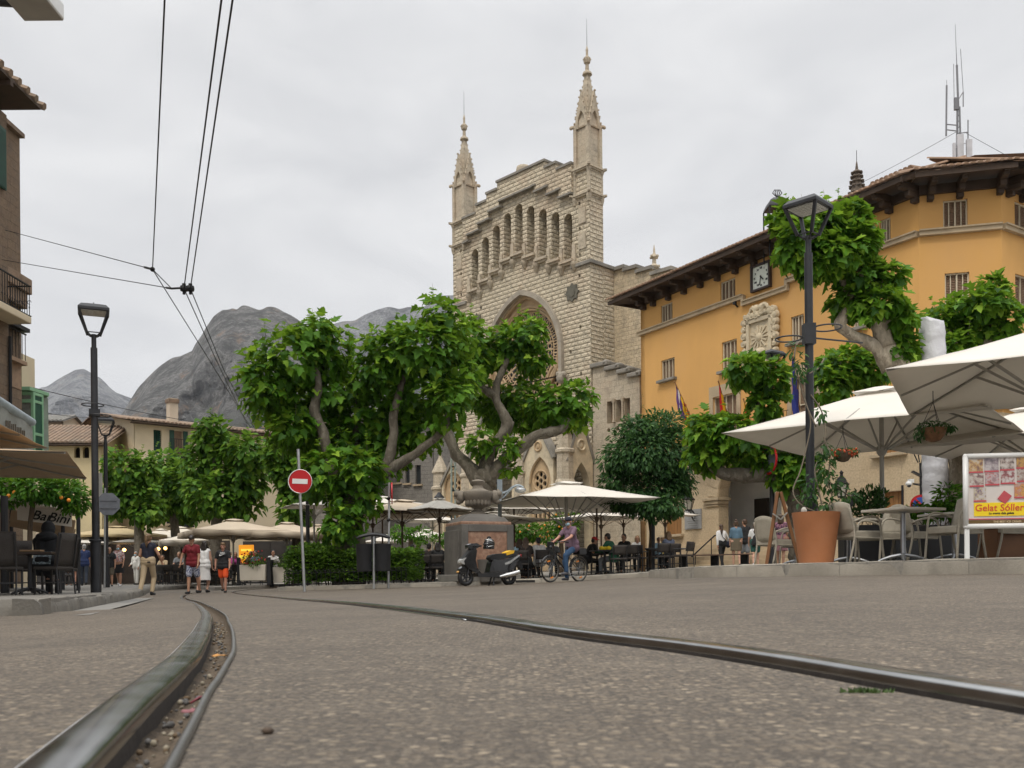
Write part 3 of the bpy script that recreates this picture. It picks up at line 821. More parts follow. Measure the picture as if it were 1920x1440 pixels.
for k in range(N):
    a = 2*math.pi*k/N; c, s = math.cos(a), math.sin(a)
    mb.bar((RX+.5*c, .46, RZ_+.5*s), (RX+1.95*c, .46, RZ_+1.95*s), .055, .10)
    a2 = a+math.pi/N; c, s = math.cos(a2), math.sin(a2)
    ring(mb, RX+2.17*c, RZ_+2.17*s, .19, .035, .46, 10, 5)
    ring(mb, RX+1.72*c, RZ_+1.72*s, .15, .03, .46, 8, 5)
    mb.bar((RX+2.05*c, .46, RZ_+2.05*s), (RX+2.3*c, .46, RZ_+2.3*s), .06, .08)
rose = mb.build('rose_window', WARM, church)
mb = MB(); mb.plate(circ(RX, RZ_, 2.9, 32), [], .62, .66, True)
for s in (-1, 1): mb.plate([(RX+s*2.15-.7, 9.9), (RX+s*2.15+.7, 9.9), (RX+s*2.15+.7, 12), (RX+s*2.15-.7, 12)], [], .68, .70, True)
mb.build('leaded_glass', GLASS, rose)
# eight pointed stars
for sx in (-1.3, -9.15):
    mb = MB(); o = [(sx+(.52 if i % 2 == 0 else .38)*math.cos(i*math.pi/8), 15.35+(.52 if i % 2 == 0 else .38)*math.sin(i*math.pi/8)) for i in range(16)]
    mb.plate(o, [], -.07, .0); mb.plate(circ(sx, 15.35, .25, 8), [], -.10, -.068); mb.build('star_ornament', pbr('bronze grey star', (.13, .12, .09), .7, .1, .3, 5, .3), church)
# right wing with stepped coping and triple window
mb = MB(); wy = .06
pts_ = [q(1114, 683, wy), q(1138, 676, wy), q(1138, 690, wy), q(1161, 682, wy), q(1161, 699, wy), q(1181, 691, wy), q(1181, 706, wy), q(1199, 700, wy)]
xs = [p[0] for p in pts_]
x0, x1 = .03, q(1199, 700, wy)[0]
zst = [11.05, 10.75, 10.45, 10.15]
ex = [x0, q(1137, 690, wy)[0], q(1160, 690, wy)[0], q(1180, 700, wy)[0], x1]
o = [(x0, -.2), (x1, -.2)]
for i in (3, 2, 1, 0): o += [(ex[i+1], zst[i]), (ex[i], zst[i])]
wins = []
for a, b in ((1138, 1149), (1155, 1166), (1171, 1181)):
    xa, za = q(a, 775, wy); xb, zb = q(b, 733, wy); wins.append([(xa, 8.0), (xb, 8.0), (xb, 9.15), (xa, 9.15)])
rh = [circ(q(1141, 787, wy)[0], 7.65, .11, 10), circ(q(1158, 785, wy)[0], 7.65, .11, 10)]
mb.plate(o, wins+rh, wy, wy+.45); mb.plate([(x0, -.2), (x1, -.2), (x1, 10.0), (x0, 10.0)], [], wy+.5, 1.85, True)
wg = mb.build('wing_wall', CHS, church)
mb = MB()
for i in range(4):
    mb.box(((ex[i]+ex[i+1])/2+.06, wy+.85, zst[i]+.10), (ex[i+1]-ex[i]+.22, 2.1, .24)); mb.ball((ex[i+1], wy+.1, zst[i]+.14), (.2, .4, .18), 8, 5)
mb.build('coping', SLATE, wg, False, .06)
mb = MB()
for a, b in zip(wins, wins[1:]):
    xx = (a[1][0]+b[0][0])/2; mb.lathe([(.09, 8.02), (.06, 8.12), (.06, 8.95), (.11, 9.12), (.12, 9.2)], 8, (xx, wy-.06, 0))
mb.build('window_shaft', CHS, wg, True)
mb = MB()
for w_ in wins: mb.box(((w_[0][0]+w_[1][0])/2, wy+.40, 8.6), (.6, .06, 1.3))
mb.build('louvre', SHUT, wg)
# nave wall behind
mb = MB(); o = [(-1.0, -.2), (6, -.2), (6, 15.4), (3.9, 15.4), (3.9, 15.75), (2.6, 15.75), (2.6, 16.1), (1.6, 16.1), (1.6, 16.4), (.75, 16.4), (.75, 16.6), (-1.0, 16.6)]
mb.plate(o, [], 1.91, 4.0, True); nv = mb.build('nave_wall', RUB, church)
mb = MB()
for a, b, z in ((.02, .8, 16.6), (.7, 1.65, 16.4), (1.55, 2.65, 16.1), (2.55, 3.95, 15.75)): mb.box(((a+b)/2, 2.2, z+.08), (b-a, .9, .18))
mb.build('coping', SLATE, nv)
px_, pz_ = q(1227, 530, 2.2)
mb = MB(); b0 = pz_-.3; mb.lathe([(.30, b0), (.26, b0+.35), (.14, b0+.5), (.12, b0+.95), (.24, b0+1.05), (.26, b0+1.15), (.11, b0+1.3), (.10, b0+1.55), (.19, b0+1.62), (.17, b0+1.72), (.06, b0+1.85), (.05, b0+2.05), (.01, b0+2.3)], 8, (px_, 2.2, 0))
for k in range(4):
    for zz, rr in ((1.1, .3), (1.66, .22)): mb.ball((px_+rr*math.cos(k*1.571), 2.2+rr*math.sin(k*1.571), b0+zz), .08, 6, 4)
mb.build('pinnacle', CHS, nv, True)
# porch
PY = -2.1
qp = lambda px, py: q(px, py, PY)
porch = bpy.data.objects.new('porch', None); C.objects.link(porch); porch.parent = church
def bay(mbw, mbr, pa, pb, apex, foot, a0, a1, aap, asp, y0, y1):
    xa, xb = qp(pa, 950)[0], qp(pb, 950)[0]; xm = (xa+xb)/2
    za = qp((pa+pb)/2, apex)[1]; zf = qp((pa+pb)/2, foot)[1]
    x0, x1 = qp(a0, 950)[0], qp(a1, 950)[0]; zs = qp((a0+a1)/2, asp)[1]; zz = qp((a0+a1)/2, aap)[1]
    h = arch(x0, x1, .3, zs, 'pointed', 8, zz-zs)
    o = [(xa, -.1), (xb, -.1), (xb, zf), (xm, za), (xa, zf)]
    mbw.plate(o, [h], y0, y1, True)
    for x in (xa, xb):
        d = V((xm-x, 0, za-zf)); mbr.bar((x-(xm-x)*.06, y0+.15, zf-(za-zf)*.06), (xm, y0+.15, za+.02), .5, .16)
    return h, xm, zs, zz, x0, x1
mw, mr_ = MB(), MB()
hl = bay(mw, mr_, 829, 872, 862, 905, 832, 867, 884, 915, PY, PY+.5)
hc = bay(mw, mr_, 886, 973, 740, 860, 898, 966, 815, 885, PY-.25, PY+.5)
hr = bay(mw, mr_, 983, 1038, 795, 858, 992, 1033, 856, 905, PY, PY+.5)
mw.build('gable_front', CARV, porch); mr_.build('gable_coping', SLATE, porch)
# glazed tracery in the side bays
for h, xm, zs, zz, x0, x1 in (hl, hr):
    mb = MB(); r = (x1-x0)*.33; cz = zs+.12
    hs = [circ(xm, cz, r*.26, 10)]+[circ(xm+r*.62*math.cos(k*1.047+.52), cz+r*.62*math.sin(k*1.047+.52), r*.26, 10) for k in range(6)]
    lanc = []
    w = (x1-x0)/5
    for k in range(4):
        xc = x0+w*(k+1); lanc.append(arch(xc-w*.3, xc+w*.3, zs-2.1, zs-1.25, 'pointed', 5))
    mb.plate(h, hs+lanc, PY+.18, PY+.3, False, rim=False)
    ring(mb, xm, cz, r, .05, PY+.17, 24); mb.tube([(x, PY+.08, z) for x, z in h[1:]], .05, 6)
    ring(mb, xm, zz+.55 if xm > -5 else zz+.3, .24 if xm > -5 else .15, .05, PY-.03, 16); mb.ball((xm, PY, zz+.55 if xm > -5 else zz+.3), (.15, .05, .15), 8, 6)
    tr_ = mb.build('tracery', WARM, porch)
    mb = MB(); mb.box((xm, PY+.44, 3.2), (x1-x0+.1, .05, 7.5)); mb.build('tracery_glass', GLASS, tr_)
# stepped piers
def pier(px0, px1, ztop, y, n=8):
    xa, xb = qp(px0, 950)[0], qp(px1, 950)[0]; r = (xb-xa)/2; c = ((xa+xb)/2, y, 0)
    mb = MB(); mb.lathe([(r*1.1, -.1), (r*1.1, .6), (r, .8), (r*.95, ztop-3.2), (r*1.12, ztop-3.1), (r*1.12, ztop-2.95), (r*.9, ztop-2.8), (r*.88, ztop-1.5), (r*1.06, ztop-1.42), (r*1.06, ztop-1.3), (r*.82, ztop-1.2), (r*.78, ztop-.5), (r*.95, ztop-.42), (r*.9, ztop-.3), (r*.2, ztop+.5), (.02, ztop+1.0)], n, c, phase=R(22.5))
    for k in range(n):
        a = 2*math.pi*k/n; mb.tube([(c[0]+r*.98*math.cos(a), y+r*.98*math.sin(a), .8), (c[0]+r*.95*math.cos(a), y+r*.95*math.sin(a), ztop-3.2)], r*.17, 6)
    mb.build('pier', CHS, porch, False)
pier(1039, 1066, 7.9, PY+.3); pier(966, 986, 7.0, PY); pier(870, 888, 7.2, PY-.1); pier(808, 830, 6.7, PY+.3)
# right flank of the porch: open pointed arch under a steep gable
xr = qp(1062, 950)[0]
mb = MB(); o = [(.12, -.1), (1.95, -.1), (1.95, 6.2), (1.05, 8.4), (.12, 6.2)]; h = arch(.42, 1.72, .3, 4.6, 'pointed', 8, 1.4)
sub = MB(); sub.plate(o, [h], 0, .45, True)
sub2 = MB(); sub2.bar((-.0, .2, 6.0), (1.05, .2, 8.5), .5, .16); sub2.bar((2.1, .2, 6.0), (1.05, .2, 8.5), .5, .16)
ring(sub, 1.05, 6.9, .27, .06, -.02, 16); sub.ball((1.05, .0, 6.9), (.17, .05, .17), 8, 6)
turn = lambda v: V((xr-v[1], PY+.1+v[0], v[2]))
mb.add([turn(v) for v in sub.v], sub.f); mb.build('flank_gable', CARV, porch)
mb = MB(); mb.add([turn(v) for v in sub2.v], sub2.f); mb.build('gable_coping', SLATE, porch)
mb = MB(); mb.box((-5.6, PY+1.2, 6.3), (9.6, 1.3, .3)); mb.box((-5.6, PY+.85, .15), (10.2, 2.2, .3)); mb.build('porch_roof', SLATE, porch)
mb = MB(); mb.box((hc[1], -.15, 2.2), (1.9, .1, 4.2)); mb.build('church_door', pbr('church door oak', (.12, .065, .03), .7, 0, .3, 3, .3), porch)
# ---------------------------------------------------------------- the town hall
TO = (6.1, 44, 0); TRZ = math.atan2(-.862, .506)
hall = thing('town_hall', 'ochre town hall with honey stone ground floor and dark timber eaves', 'town hall', TO, TRZ)
tq = lambda px, py, y=0.0: onplane(TO, TRZ, px, py, y)
GZ = .25; ZS = 5.3; ZE = 12.75
X1 = 14.75
def window_px(px0, px1, z0, z1, q_=None):
    q_ = q_ or tq
    return [(q_(px0, 700)[0], z0), (q_(px1, 700)[0], z0), (q_(px1, 700)[0], z1), (q_(px0, 700)[0], z1)]
UP = [window_px(1240, 1262, 11.42, 12.27), window_px(1352, 1380, 11.42, 12.27), window_px(1483, 1505, 11.42, 12.27), window_px(1597, 1616, 11.42, 12.27), window_px(1652, 1672, 11.42, 12.27)]
MID = [window_px(1240, 1265, 8.88, 9.78), window_px(1354, 1382, 8.55, 9.75), window_px(1484, 1508, 8.9, 9.9), window_px(1600, 1622, 8.8, 9.9)]
BAL = [[(4.85, 5.45), (6.25, 5.45), (6.25, 7.55), (4.85, 7.55)], [(9.2, 5.45), (10.4, 5.45), (10.4, 7.55), (9.2, 7.55)]]
GRD = [[(1.55, 1.9), (2.75, 1.9), (2.75, 3.1), (1.55, 3.1)], [(13.0, 4.2), (14.1, 4.2), (14.1, 5.15), (13.0, 5.15)], [(13.2, 1.2), (14.1, 1.2), (14.1, 2.9), (13.2, 2.9)]]
# the arched entrance: springing at px 1347, crown near px 1415
AX0, AX1 = tq(1347, 900)[0], tq(1347, 900)[0]+3.5
DOOR = arch(AX0, AX1, GZ+.9, 3.35, 'round', 14, 1.55)
mb = MB(); mb.plate([(0, ZS), (X1, ZS), (X1, ZE), (0, ZE)], UP+MID+BAL, 0, .32, rim=False)
mb.build('upper_wall', STUC, hall)
mb = MB(); mb.plate([(0, -.3), (X1, -.3), (X1, ZS), (0, ZS)], GRD+[DOOR], 0, .55, rim=False)
mb.build('ground_floor_wall', ASHL, hall)
mb = MB(); mb.box((-.0+.15, 5, 6.2), (.3, 10, 13.1)); mb.build('side_wall', STUC, hall)
mb = MB(); mb.box((7.6, .55, 9.0), (14.0, .1, 7.2)); mb.build('interior_shade', DARK, hall)  # flat panel behind the windows, unlit interior put into its colour
# string course that drops under the clock
def course(segs, mat=TRIM, y=-.10, h=.15):
    mb = MB()
    for (a, b) in zip(segs, segs[1:]):
        a = V((a[0], y+.05, a[1])); b = V((b[0], y+.05, b[1]))
        if abs(a.x-b.x) < .01: mb.box(((a.x+b.x)/2, y+.04, (a.z+b.z)/2), (.13, .2, abs(a.z-b.z)+h))
        else: mb.box(((a.x+b.x)/2, y+.045, a.z), (abs(a.x-b.x), .2, h)); mb.box(((a.x+b.x)/2, y+.03, a.z+h*.62), (abs(a.x-b.x), .28, .05))
    return mb
segs = [(-.1, 11.3), (6.72, 11.3), (6.72, 11.02), (9.05, 11.02), (9.05, 11.3), (X1, 11.3)]
course(segs).build('string_course', TRIM, hall)
mb = MB(); mb.plate(circ(0, 0, 1, 4), [], 0, .1)
# voussoirs and imposts of the doorway
mb = MB()
d2 = arch(AX0-.02, AX1+.02, 3.35, 3.36, 'round', 14, 1.56)
for i in range(15):
    a = math.pi*(i+.5)/15; cxm = (AX0+AX1)/2; w = AX1-AX0
    p0 = V((cxm+w/2*math.cos(a), -.01, 3.35+1.55*math.sin(a))); nrm = V((math.cos(a)/(w/2), 0, math.sin(a)/1.55)).normalized()
    mb.bar(p0+nrm*.02, p0+nrm*(.75 if i % 2 else .62), .05, .34)
mb.build('voussoirs', ASHL, hall, False, .01)
for x in (AX0-.35, AX1+.35):
    mb = MB(); mb.box((x, .2, 3.27), (1.0, .75, .12)); mb.box((x, .2, 3.13), (.85, .62, .14)); mb.box((x, .2, 3.0), (.76, .54, .07))
    mb.build('impost', TRIM, hall, False, .015)
# entrance hall
mb = MB(); xa, xb = AX0-.9, AX1+.6
mb.box(((xa+xb)/2, 2.5, 3.0), (xb-xa+2.4, .1, 5.2)); mb.box((xa-1.0, 1.5, 3), (.1, 1.9, 5.2)); mb.box((xb+1.2, 1.5, 3), (.1, 1.9, 5.2)); mb.box(((xa+xb)/2, 1.5, 5.15), (xb-xa+2.4, 1.9, .1))
mb.build('entrance_room', pbr('limewash', (.80, .78, .73), .9, 0, .06, 2, .1), hall)
mb = MB(); mb.box(((AX0+AX1)/2+.3, 2.4, 4.0), (1.6, .14, 1.0)); mb.box((AX0+.15, 2.36, 2.2), (.75, .2, 2.3)); mb.build('inner_door', pbr('dark inner timber', (.03, .02, .014), .7), hall)
mb = MB()
for k in range(9): mb.box((AX0+2.1+k*.26, 2.1, 1.2+k*.17), (.3, .6, .17+k*.02))
mb.box((AX0+1.3, 2.44, 2.1), (.24, .02, .32)); mb.build('inner_stair', CONC, hall)
mb = MB(); mb.box(((AX0+AX1)/2, 2.2, GZ+.75), (AX1-AX0+3.5, 3.6, .3)); mb.build('entrance_floor', CONC, hall)
# outside steps
mb = MB()
for k in range(6):
    z1 = GZ+.17*(6-k); mb.box((5.3+.25*k, -.25-.33*k, (z1-.3)/2+GZ/2-.05), (5.2+.9*k, .335 if k else .5, z1-.0+.1+.2))
steps_ = mb.build('entrance_steps', TRIM, hall, False, .012)
# eaves: soffit, brackets, fascia and tiles
def eaves(root, length, x0=0.0, z=ZE, out=1.05, up=.30, endl=1.0, endr=0.0, nm='eaves'):
    e = bpy.data.objects.new(nm, None); C.objects.link(e); e.parent = root
    mb = MB()
    mb.add([(x0-endl, -out, z+up*.2), (x0+length+endr, -out, z+up*.2), (x0+length, .4, z+up), (x0-endl, .4, z+up)], [(0, 1, 2, 3)])
    mb.box((x0+(length+endr-endl)/2, -out+.03, z+up*.2+.08), (length+endl+endr, .06, .16))
    mb.box((x0+length/2, -.06, z-.02), (length, .14, .3))
    mb.build('soffit', WOODD, e)
    n = int(length/1.03); sp = length/n
    for k in range(n+1):
        x = x0+sp*k+(.35 if k == 0 else 0)-(.05 if k == n else 0); mb = MB()
        mb.box((x, -.42, z+.05), (.20, .9, .24)); mb.box((x, -.26, z-.16), (.20, .55, .2)); mb.box((x, -.12, z-.33), (.20, .26, .16)); mb.box((x, -out*.86, z+.08), (.17, .14, .13))
        mb.build('eave_bracket', WOODD, e, False, .03)
    mb = MB(); nt_ = int((length+endl+endr)/.21)
    for k in range(nt_+1):
        x = x0-endl+.21*k
        pts = [V((x, -out-.10, z+up*.2+.22)), V((x, -.2, z+up*.2+.56)), V((x, 2.4, z+up*.2+1.55))]
        vs = []
        for p in pts:
            for j in range(6):
                a = math.pi*j/5; vs.append(p+V((math.cos(a)*.085, 0, math.sin(a)*.075+.01*noise.noise(V((x*5, p.y, 0))))))
        mb.add(vs, [(i*6+j, i*6+6+j, i*6+7+j, i*6+j+1) for i in range(2) for j in range(5)]+[(0, 1, 2, 3, 4, 5)])
    mb.add([(x0-endl, -out-.04, z+up*.2+.19), (x0+length+endr, -out-.04, z+up*.2+.19), (x0+length+endr, 2.4, z+up*.2+1.53), (x0-endl, 2.4, z+up*.2+1.53)], [(0, 1, 2, 3)])
    mb.build('roof_tiles', TILE, e, True)
    return e
eaves(hall, X1, endl=1.15, endr=.15)
mb = MB(); mb.box((-.6, 4.6, ZE+.35), (1.1, 9.5, .08)); mb.box((-1.12, 4.3, ZE+.2), (.06, 10.5, .18))
for k in range(5): mb.box((-.4, .6+k*1.0, ZE+.12), (.85, .2, .26))
mb.build('side_eaves', WOODD, hall)
# windows: frames, shutters, sills
def win(rect, root, y=.12, leaves=4, sill=True, lintel=False, mid=False):
    (x0, z0), (x1, _), (_, z1), _ = rect; w, h = x1-x0, z1-z0
    f = bpy.data.objects.new('window', None); C.objects.link(f); f.parent = root
    mb = MB(); t = .045
    for x in (x0+t/2, x1-t/2, (x0+x1)/2): mb.box((x, y-.03, (z0+z1)/2), (t, .06, h))
    for z in (z0+t/2, z1-t/2)+(((z0+z1)/2,) if mid else ()): mb.box(((x0+x1)/2, y-.035, z), (w, .05, t))
    for k in range(1, leaves): mb.box((x0+w*k/leaves, y-.02, (z0+z1)/2), (.03, .05, h))
    mb.build('frame', FRAMEW, f)
    mb = MB(); lw = w/leaves
    for k in range(leaves):
        cx = x0+lw*(k+.5); n = max(8, int(h/.055))
        for j in range(n):
            mb.box((cx, y+.015, z0+h*(j+.5)/n), (lw-.055, .012, h/n*.98), rot=Matrix.Rotation(R(-38), 3, 'X'))
    mb.box(((x0+x1)/2, y+.045, (z0+z1)/2), (w-.02, .02, h-.02)); mb.build('shutter', SHUT, f)
    mb = MB(); mb.box(((x0+x1)/2, y+.08, (z0+z1)/2), (w, .02, h)); mb.build('pane', GLASS, f)
    if sill:
        mb = MB(); mb.box(((x0+x1)/2, -.05, z0-.06), (w+.3, .3, .12)); mb.build('sill', SLATE, f, False, .015)
    if lintel:
        mb = MB(); mb.plate([(x0-.22, z0), (x1+.22, z0), (x1+.22, z1+.45), (x0-.22, z1+.45)], [rect], -.05, .0); mb.build('surround', TRIM, f)
    return f
for r_ in UP: win(r_, hall, sill=False)
for r_ in MID: win(r_, hall)
for r_ in BAL: win(r_, hall, lintel=True, sill=False, mid=True)
def plank(rect, root):
    (x0, z0), (x1, _), (_, z1), _ = rect
    f = bpy.data.objects.new('window', None); C.objects.link(f); f.parent = root
    mb = MB(); n = 5
    for k in range(n): mb.box((x0+(x1-x0)*(k+.5)/n, .2, (z0+z1)/2), ((x1-x0)/n-.012, .05, z1-z0))
    mb.build('shutter', WOOD, f, False, .006)
    mb = MB(); mb.box(((x0+x1)/2, -.03, z0-.06), (x1-x0+.3, .3, .12)); mb.build('sill', TRIM, f, False, .015)
for r_ in GRD: plank(r_, hall)
# balcony rail under the middle doors
mb = MB(); mb.box((6.6, -.4, 5.33), (6.2, .8, .16))
o = mb.build('balcony_slab', TRIM, hall)
mb = MB()
for k in range(44): x = 3.55+k*.141; mb.tube([(x, -.75, 5.4), (x, -.75, 6.2)], .009, 5)
for z in (5.45, 6.22): mb.bar((3.5, -.75, z), (9.7, -.75, z), .03, .02)
for k in range(21):
    x = 3.65+k*.29; mb.tube([(x+.1*math.cos(a*.7), -.75, 5.85+.1*math.sin(a*.7)) for a in range(9)], .009, 5)
mb.build('balcony_railing', IRONB, o)
# carved coat of arms
mb = MB(); cx, cz, hw, hh = 7.7, 9.35, .72, .92
mb.box((cx, -.10, cz), (hw*2-.3, .1, hh*2-.3))
for s in (-1, 1): mb.box((cx+s*(hw-.12), -.14, cz), (.15, .2, hh*2-.2)); mb.box((cx, -.14, cz+s*(hh-.12)), (hw*2-.1, .2, .15))
rg = random.Random(5)
for k in range(14):
    a = 2*math.pi*k/14; L = .42 if k % 2 else .52
    mb.bar((cx+.12*math.cos(a), -.19, cz+.1+.12*math.sin(a)), (cx+L*math.cos(a), -.17, cz+.1+L*math.sin(a)*.95), .055, .07)
mb.ball((cx, -.19, cz+.1), (.17, .1, .17), 10, 7); mb.ball((cx, -.16, cz-.5), (.3, .1, .2), 10, 6)
for k in range(30):
    a = 2*math.pi*k/30; x = cx+(hw+.10)*max(-1, min(1, 1.35*math.cos(a))); z = cz+(hh+.10)*max(-1, min(1, 1.35*math.sin(a)))
    r = rg.uniform(.12, .2); mb.ball((x, -.14, z), (r, .15, r*.95), 8, 6); mb.tube([(x+r*.75*math.cos(t*.8+k), -.24, z+r*.75*math.sin(t*.8+k)) for t in range(6)], .035, 5)
for s in (-1, 1):
    mb.tube([(cx+s*(.12+.2*t*.5), -.2, cz+hh+.15+.26*math.sin(t*.75)) for t in range(5)], [.09, .11, .1, .08, .05], 7)
    mb.ball((cx+s*.16, -.16, cz+hh+.34), (.2, .16, .17), 8, 6)
mb.build('coat_of_arms', CARV, hall, True)
# clock
ck = bpy.data.objects.new('clock', None); C.objects.link(ck); ck.parent = hall; ck.location = (7.72, -.06, 11.85)
mb = MB(); s_ = .52; t = .075
for s in (-1, 1): mb.box((s*(s_-t/2), -.04, 0), (t, .14, 2*s_)); mb.box((0, -.04, s*(s_-t/2)), (2*s_-2*t, .138, t))
mb.build('clock_frame', pbr('brown clock frame', (.045, .028, .022), .6), ck)
mb = MB(); mb.box((0, .0, 0), (2*s_-2*t, .05, 2*s_-2*t)); mb.build('clock_face', pbr('pale clock dial', (.70, .73, .64), .5, 0, .05, 4, 0), ck)
NUM = ['XII', 'I', 'II', 'III', 'IIII', 'V', 'VI', 'VII', 'VIII', 'IX', 'X', 'XI']
INK = pbr('black ink', (.012, .012, .012), .7, 0, 0, 4, 0)
for k, s in enumerate(NUM):
    a = math.pi/2-2*math.pi*k/12
    text_mesh('numeral', s, .105, INK, ck, (.345*math.cos(a), -.032, .345*math.sin(a)), (R(90), 0, 0), 0, .003, 'CENTER', .004)
mb = MB()
for ang, L, w in ((R(90-30*4.53), .20, .045), (R(90-6*32), .33, .030)):
    mb.bar((0-.05*math.cos(ang), -.05, -.05*math.sin(ang)), (L*math.cos(ang), -.05, L*math.sin(ang)), .012, w)
mb.ball((0, -.05, 0), (.035, .02, .035), 8, 5); mb.build('clock_hand', INK, ck)
# plaque, floodlights
mb = MB(); mb.box((3.55, -.03, 2.5), (1.05, .06, .85)); pl = mb.build('stone_plaque', pbr('grey marble plaque', (.30, .30, .295), .5, 0, .1, 5, .1), hall)
mb = MB()
for k in range(7): mb.box((3.55, -.064, 2.72-k*.1), (.7-.08*(k % 3), .006, .018))
mb.ball((3.55, -.06, 2.83), (.07, .01, .06), 8, 5); mb.build('engraved_lines', CONC, pl)
mb = MB(); mb.bar((6.35, -.02, 11.0), (6.35, -.16, 11.1), .05, .05); mb.box((6.35, -.18, 11.14), (.14, .1, .1)); mb.build('floodlight', IRONB, hall)
# the angled corner bays to the right
def bay2(org, rz, length, wup, wmid, endl=0, endr=0):
    r = bpy.data.objects.new('corner_bay', None); C.objects.link(r); r.parent = hall
    inv = Matrix.Rotation(-TRZ, 3, 'Z'); lo = inv @ (V(org)-V(TO)); r.location = lo; r.rotation_euler = (0, 0, rz-TRZ)
    mb = MB(); mb.plate([(0, ZS), (length, ZS), (length, ZE), (0, ZE)], wup+wmid, 0, .3, rim=False)
    mb.build('upper_wall', STUC, r)
    mb = MB(); mb.plate([(0, -.3), (length, -.3), (length, ZS), (0, ZS)], [], 0, .3); mb.build('ground_floor_wall', ASHL, r)
    mb = MB(); mb.box((length/2, .5, 9), (length-.4, .1, 7.2)); mb.build('interior_shade', DARK, r)
    course([(0, 11.3), (length, 11.3)]).build('string_course', TRIM, r)
    mb = course([(0, 5.5), (length, 5.5)]); mb.build('string_course', TRIM, r)
    eaves(r, length, endl=endl, endr=endr)
    for w_ in wup: win(w_, r, sill=False)
    for w_ in wmid: win(w_, r)
c_, s__ = math.cos(TRZ), math.sin(TRZ)
B1 = V((TO[0]+c_*X1, TO[1]+s__*X1, 0)); rz2 = math.atan2(-.24, .97); B2 = B1+V((.97, -.24, 0))*2.5
q2 = lambda px, py: onplane(B1, rz2, px, py)
bay2(B1, rz2, 2.5, [window_px(1771, 1817, 11.42, 12.35, q2)], [window_px(1773, 1819, 8.9, 9.95, q2)], .25, .25)
rz3 = math.atan2(.55, .83)
q3 = lambda px, py: onplane(B2, rz3, px, py)
bay2(B2, rz3, 7.0, [window_px(1905, 1960, 11.42, 12.35, q3)], [window_px(1905, 1960, 8.9, 9.95, q3)], .25, .5)
# roof ridge, dormer hut
mb = MB(); mb.add([(-1.1, 2.3, ZE+1.5), (X1+.5, 2.3, ZE+1.5), (X1+.5, 6, ZE+2.4), (-1.1, 6, ZE+2.4)], [(0, 1, 2, 3)]); mb.build('roof_slope', TILE, hall)
mb = MB(); x_, z_ = tq(1697, 345, 2.5); mb.box((x_, 2.6, z_-.15), (1.3, 1.2, .7)); o = mb.build('roof_hut', CREAM, hall)
mb = MB()
for k in range(9): mb.tube([(x_-.85+k*.2, 1.75, z_+.16), (x_-.85+k*.2, 3.4, z_+.34)], .1, 6)
mb.build('hut_roof', TILE, o)
# ---------------------------------------------------------------- trees
PLANE = [[(0, 0), (.16, -.06), (.44, .08), (.30, .24), (.56, .46), (.27, .50), (.20, .74), (0, 1)]]
def leaf_mesh(name, spots, mat, parent, shape, seed=0):
    """spots: (position, tip direction, normal, size, tint). one folded two-halved blade each"""
    half = shape; k = len(half)
    N = len(spots)
    pos = np.array([s[0] for s in spots]); t = np.array([s[1] for s in spots]); n = np.array([s[2] for s in spots])
    sz = np.array([s[3] for s in spots]); ti = np.array([s[4] for s in spots], dtype=np.float32)
    t /= np.linalg.norm(t, axis=1)[:, None]+1e-9
    b = np.cross(n, t); b /= np.linalg.norm(b, axis=1)[:, None]+1e-9
    n = np.cross(t, b)
    h = np.array(half)
    inner = [i for i in range(k) if h[i, 0] > 0]
    # shared midrib vertices 0 and k-1
    loc = [(h[i, 0], h[i, 1]) for i in range(k)]+[(-h[i, 0], h[i, 1]) for i in inner]
    loc = np.array(loc); fold = .30
    V3 = (pos[:, None, :]+b[:, None, :]*(loc[None, :, 0:1]*sz[:, None, None])+t[:, None, :]*(loc[None, :, 1:2]*sz[:, None, None])
          + n[:, None, :]*((np.abs(loc[None, :, 0:1])*fold-.22*loc[None, :, 1:2]**2)*sz[:, None, None]))
    m = loc.shape[0]
    f1 = list(range(k)); f2 = [0]+[k+inner.index(i) for i in inner]+[k-1]; f2 = f2[::-1]
    me = bpy.data.meshes.new(name)
    me.vertices.add(N*m); me.vertices.foreach_set('co', V3.reshape(-1))
    base = (np.arange(N)*m)[:, None]
    L = np.concatenate([base+np.array(f1)[None], base+np.array(f2)[None]], axis=1).reshape(-1)
    me.loops.add(len(L)); me.loops.foreach_set('vertex_index', L.astype(np.int32))
    tot = np.tile([len(f1), len(f2)], N); st = np.concatenate([[0], np.cumsum(tot)[:-1]])
    me.polygons.add(2*N); me.polygons.foreach_set('loop_start', st.astype(np.int32)); me.polygons.foreach_set('loop_total', tot.astype(np.int32))
    me.update(calc_edges=True); me.validate()
    at = me.attributes.new('tint', 'FLOAT', 'FACE'); at.data.foreach_set('value', np.repeat(ti, 2))
    me.materials.append(mat)
    o = bpy.data.objects.new(name, me); C.objects.link(o)
    if parent: o.parent = parent
    return o
NEARLEAF = PLANE[0]
FARLEAF = [(0, 0), (.40, .18), (.30, .62), (0, 1)]
LANCE = [(0, 0), (.20, .35), (.16, .7), (0, 1)]

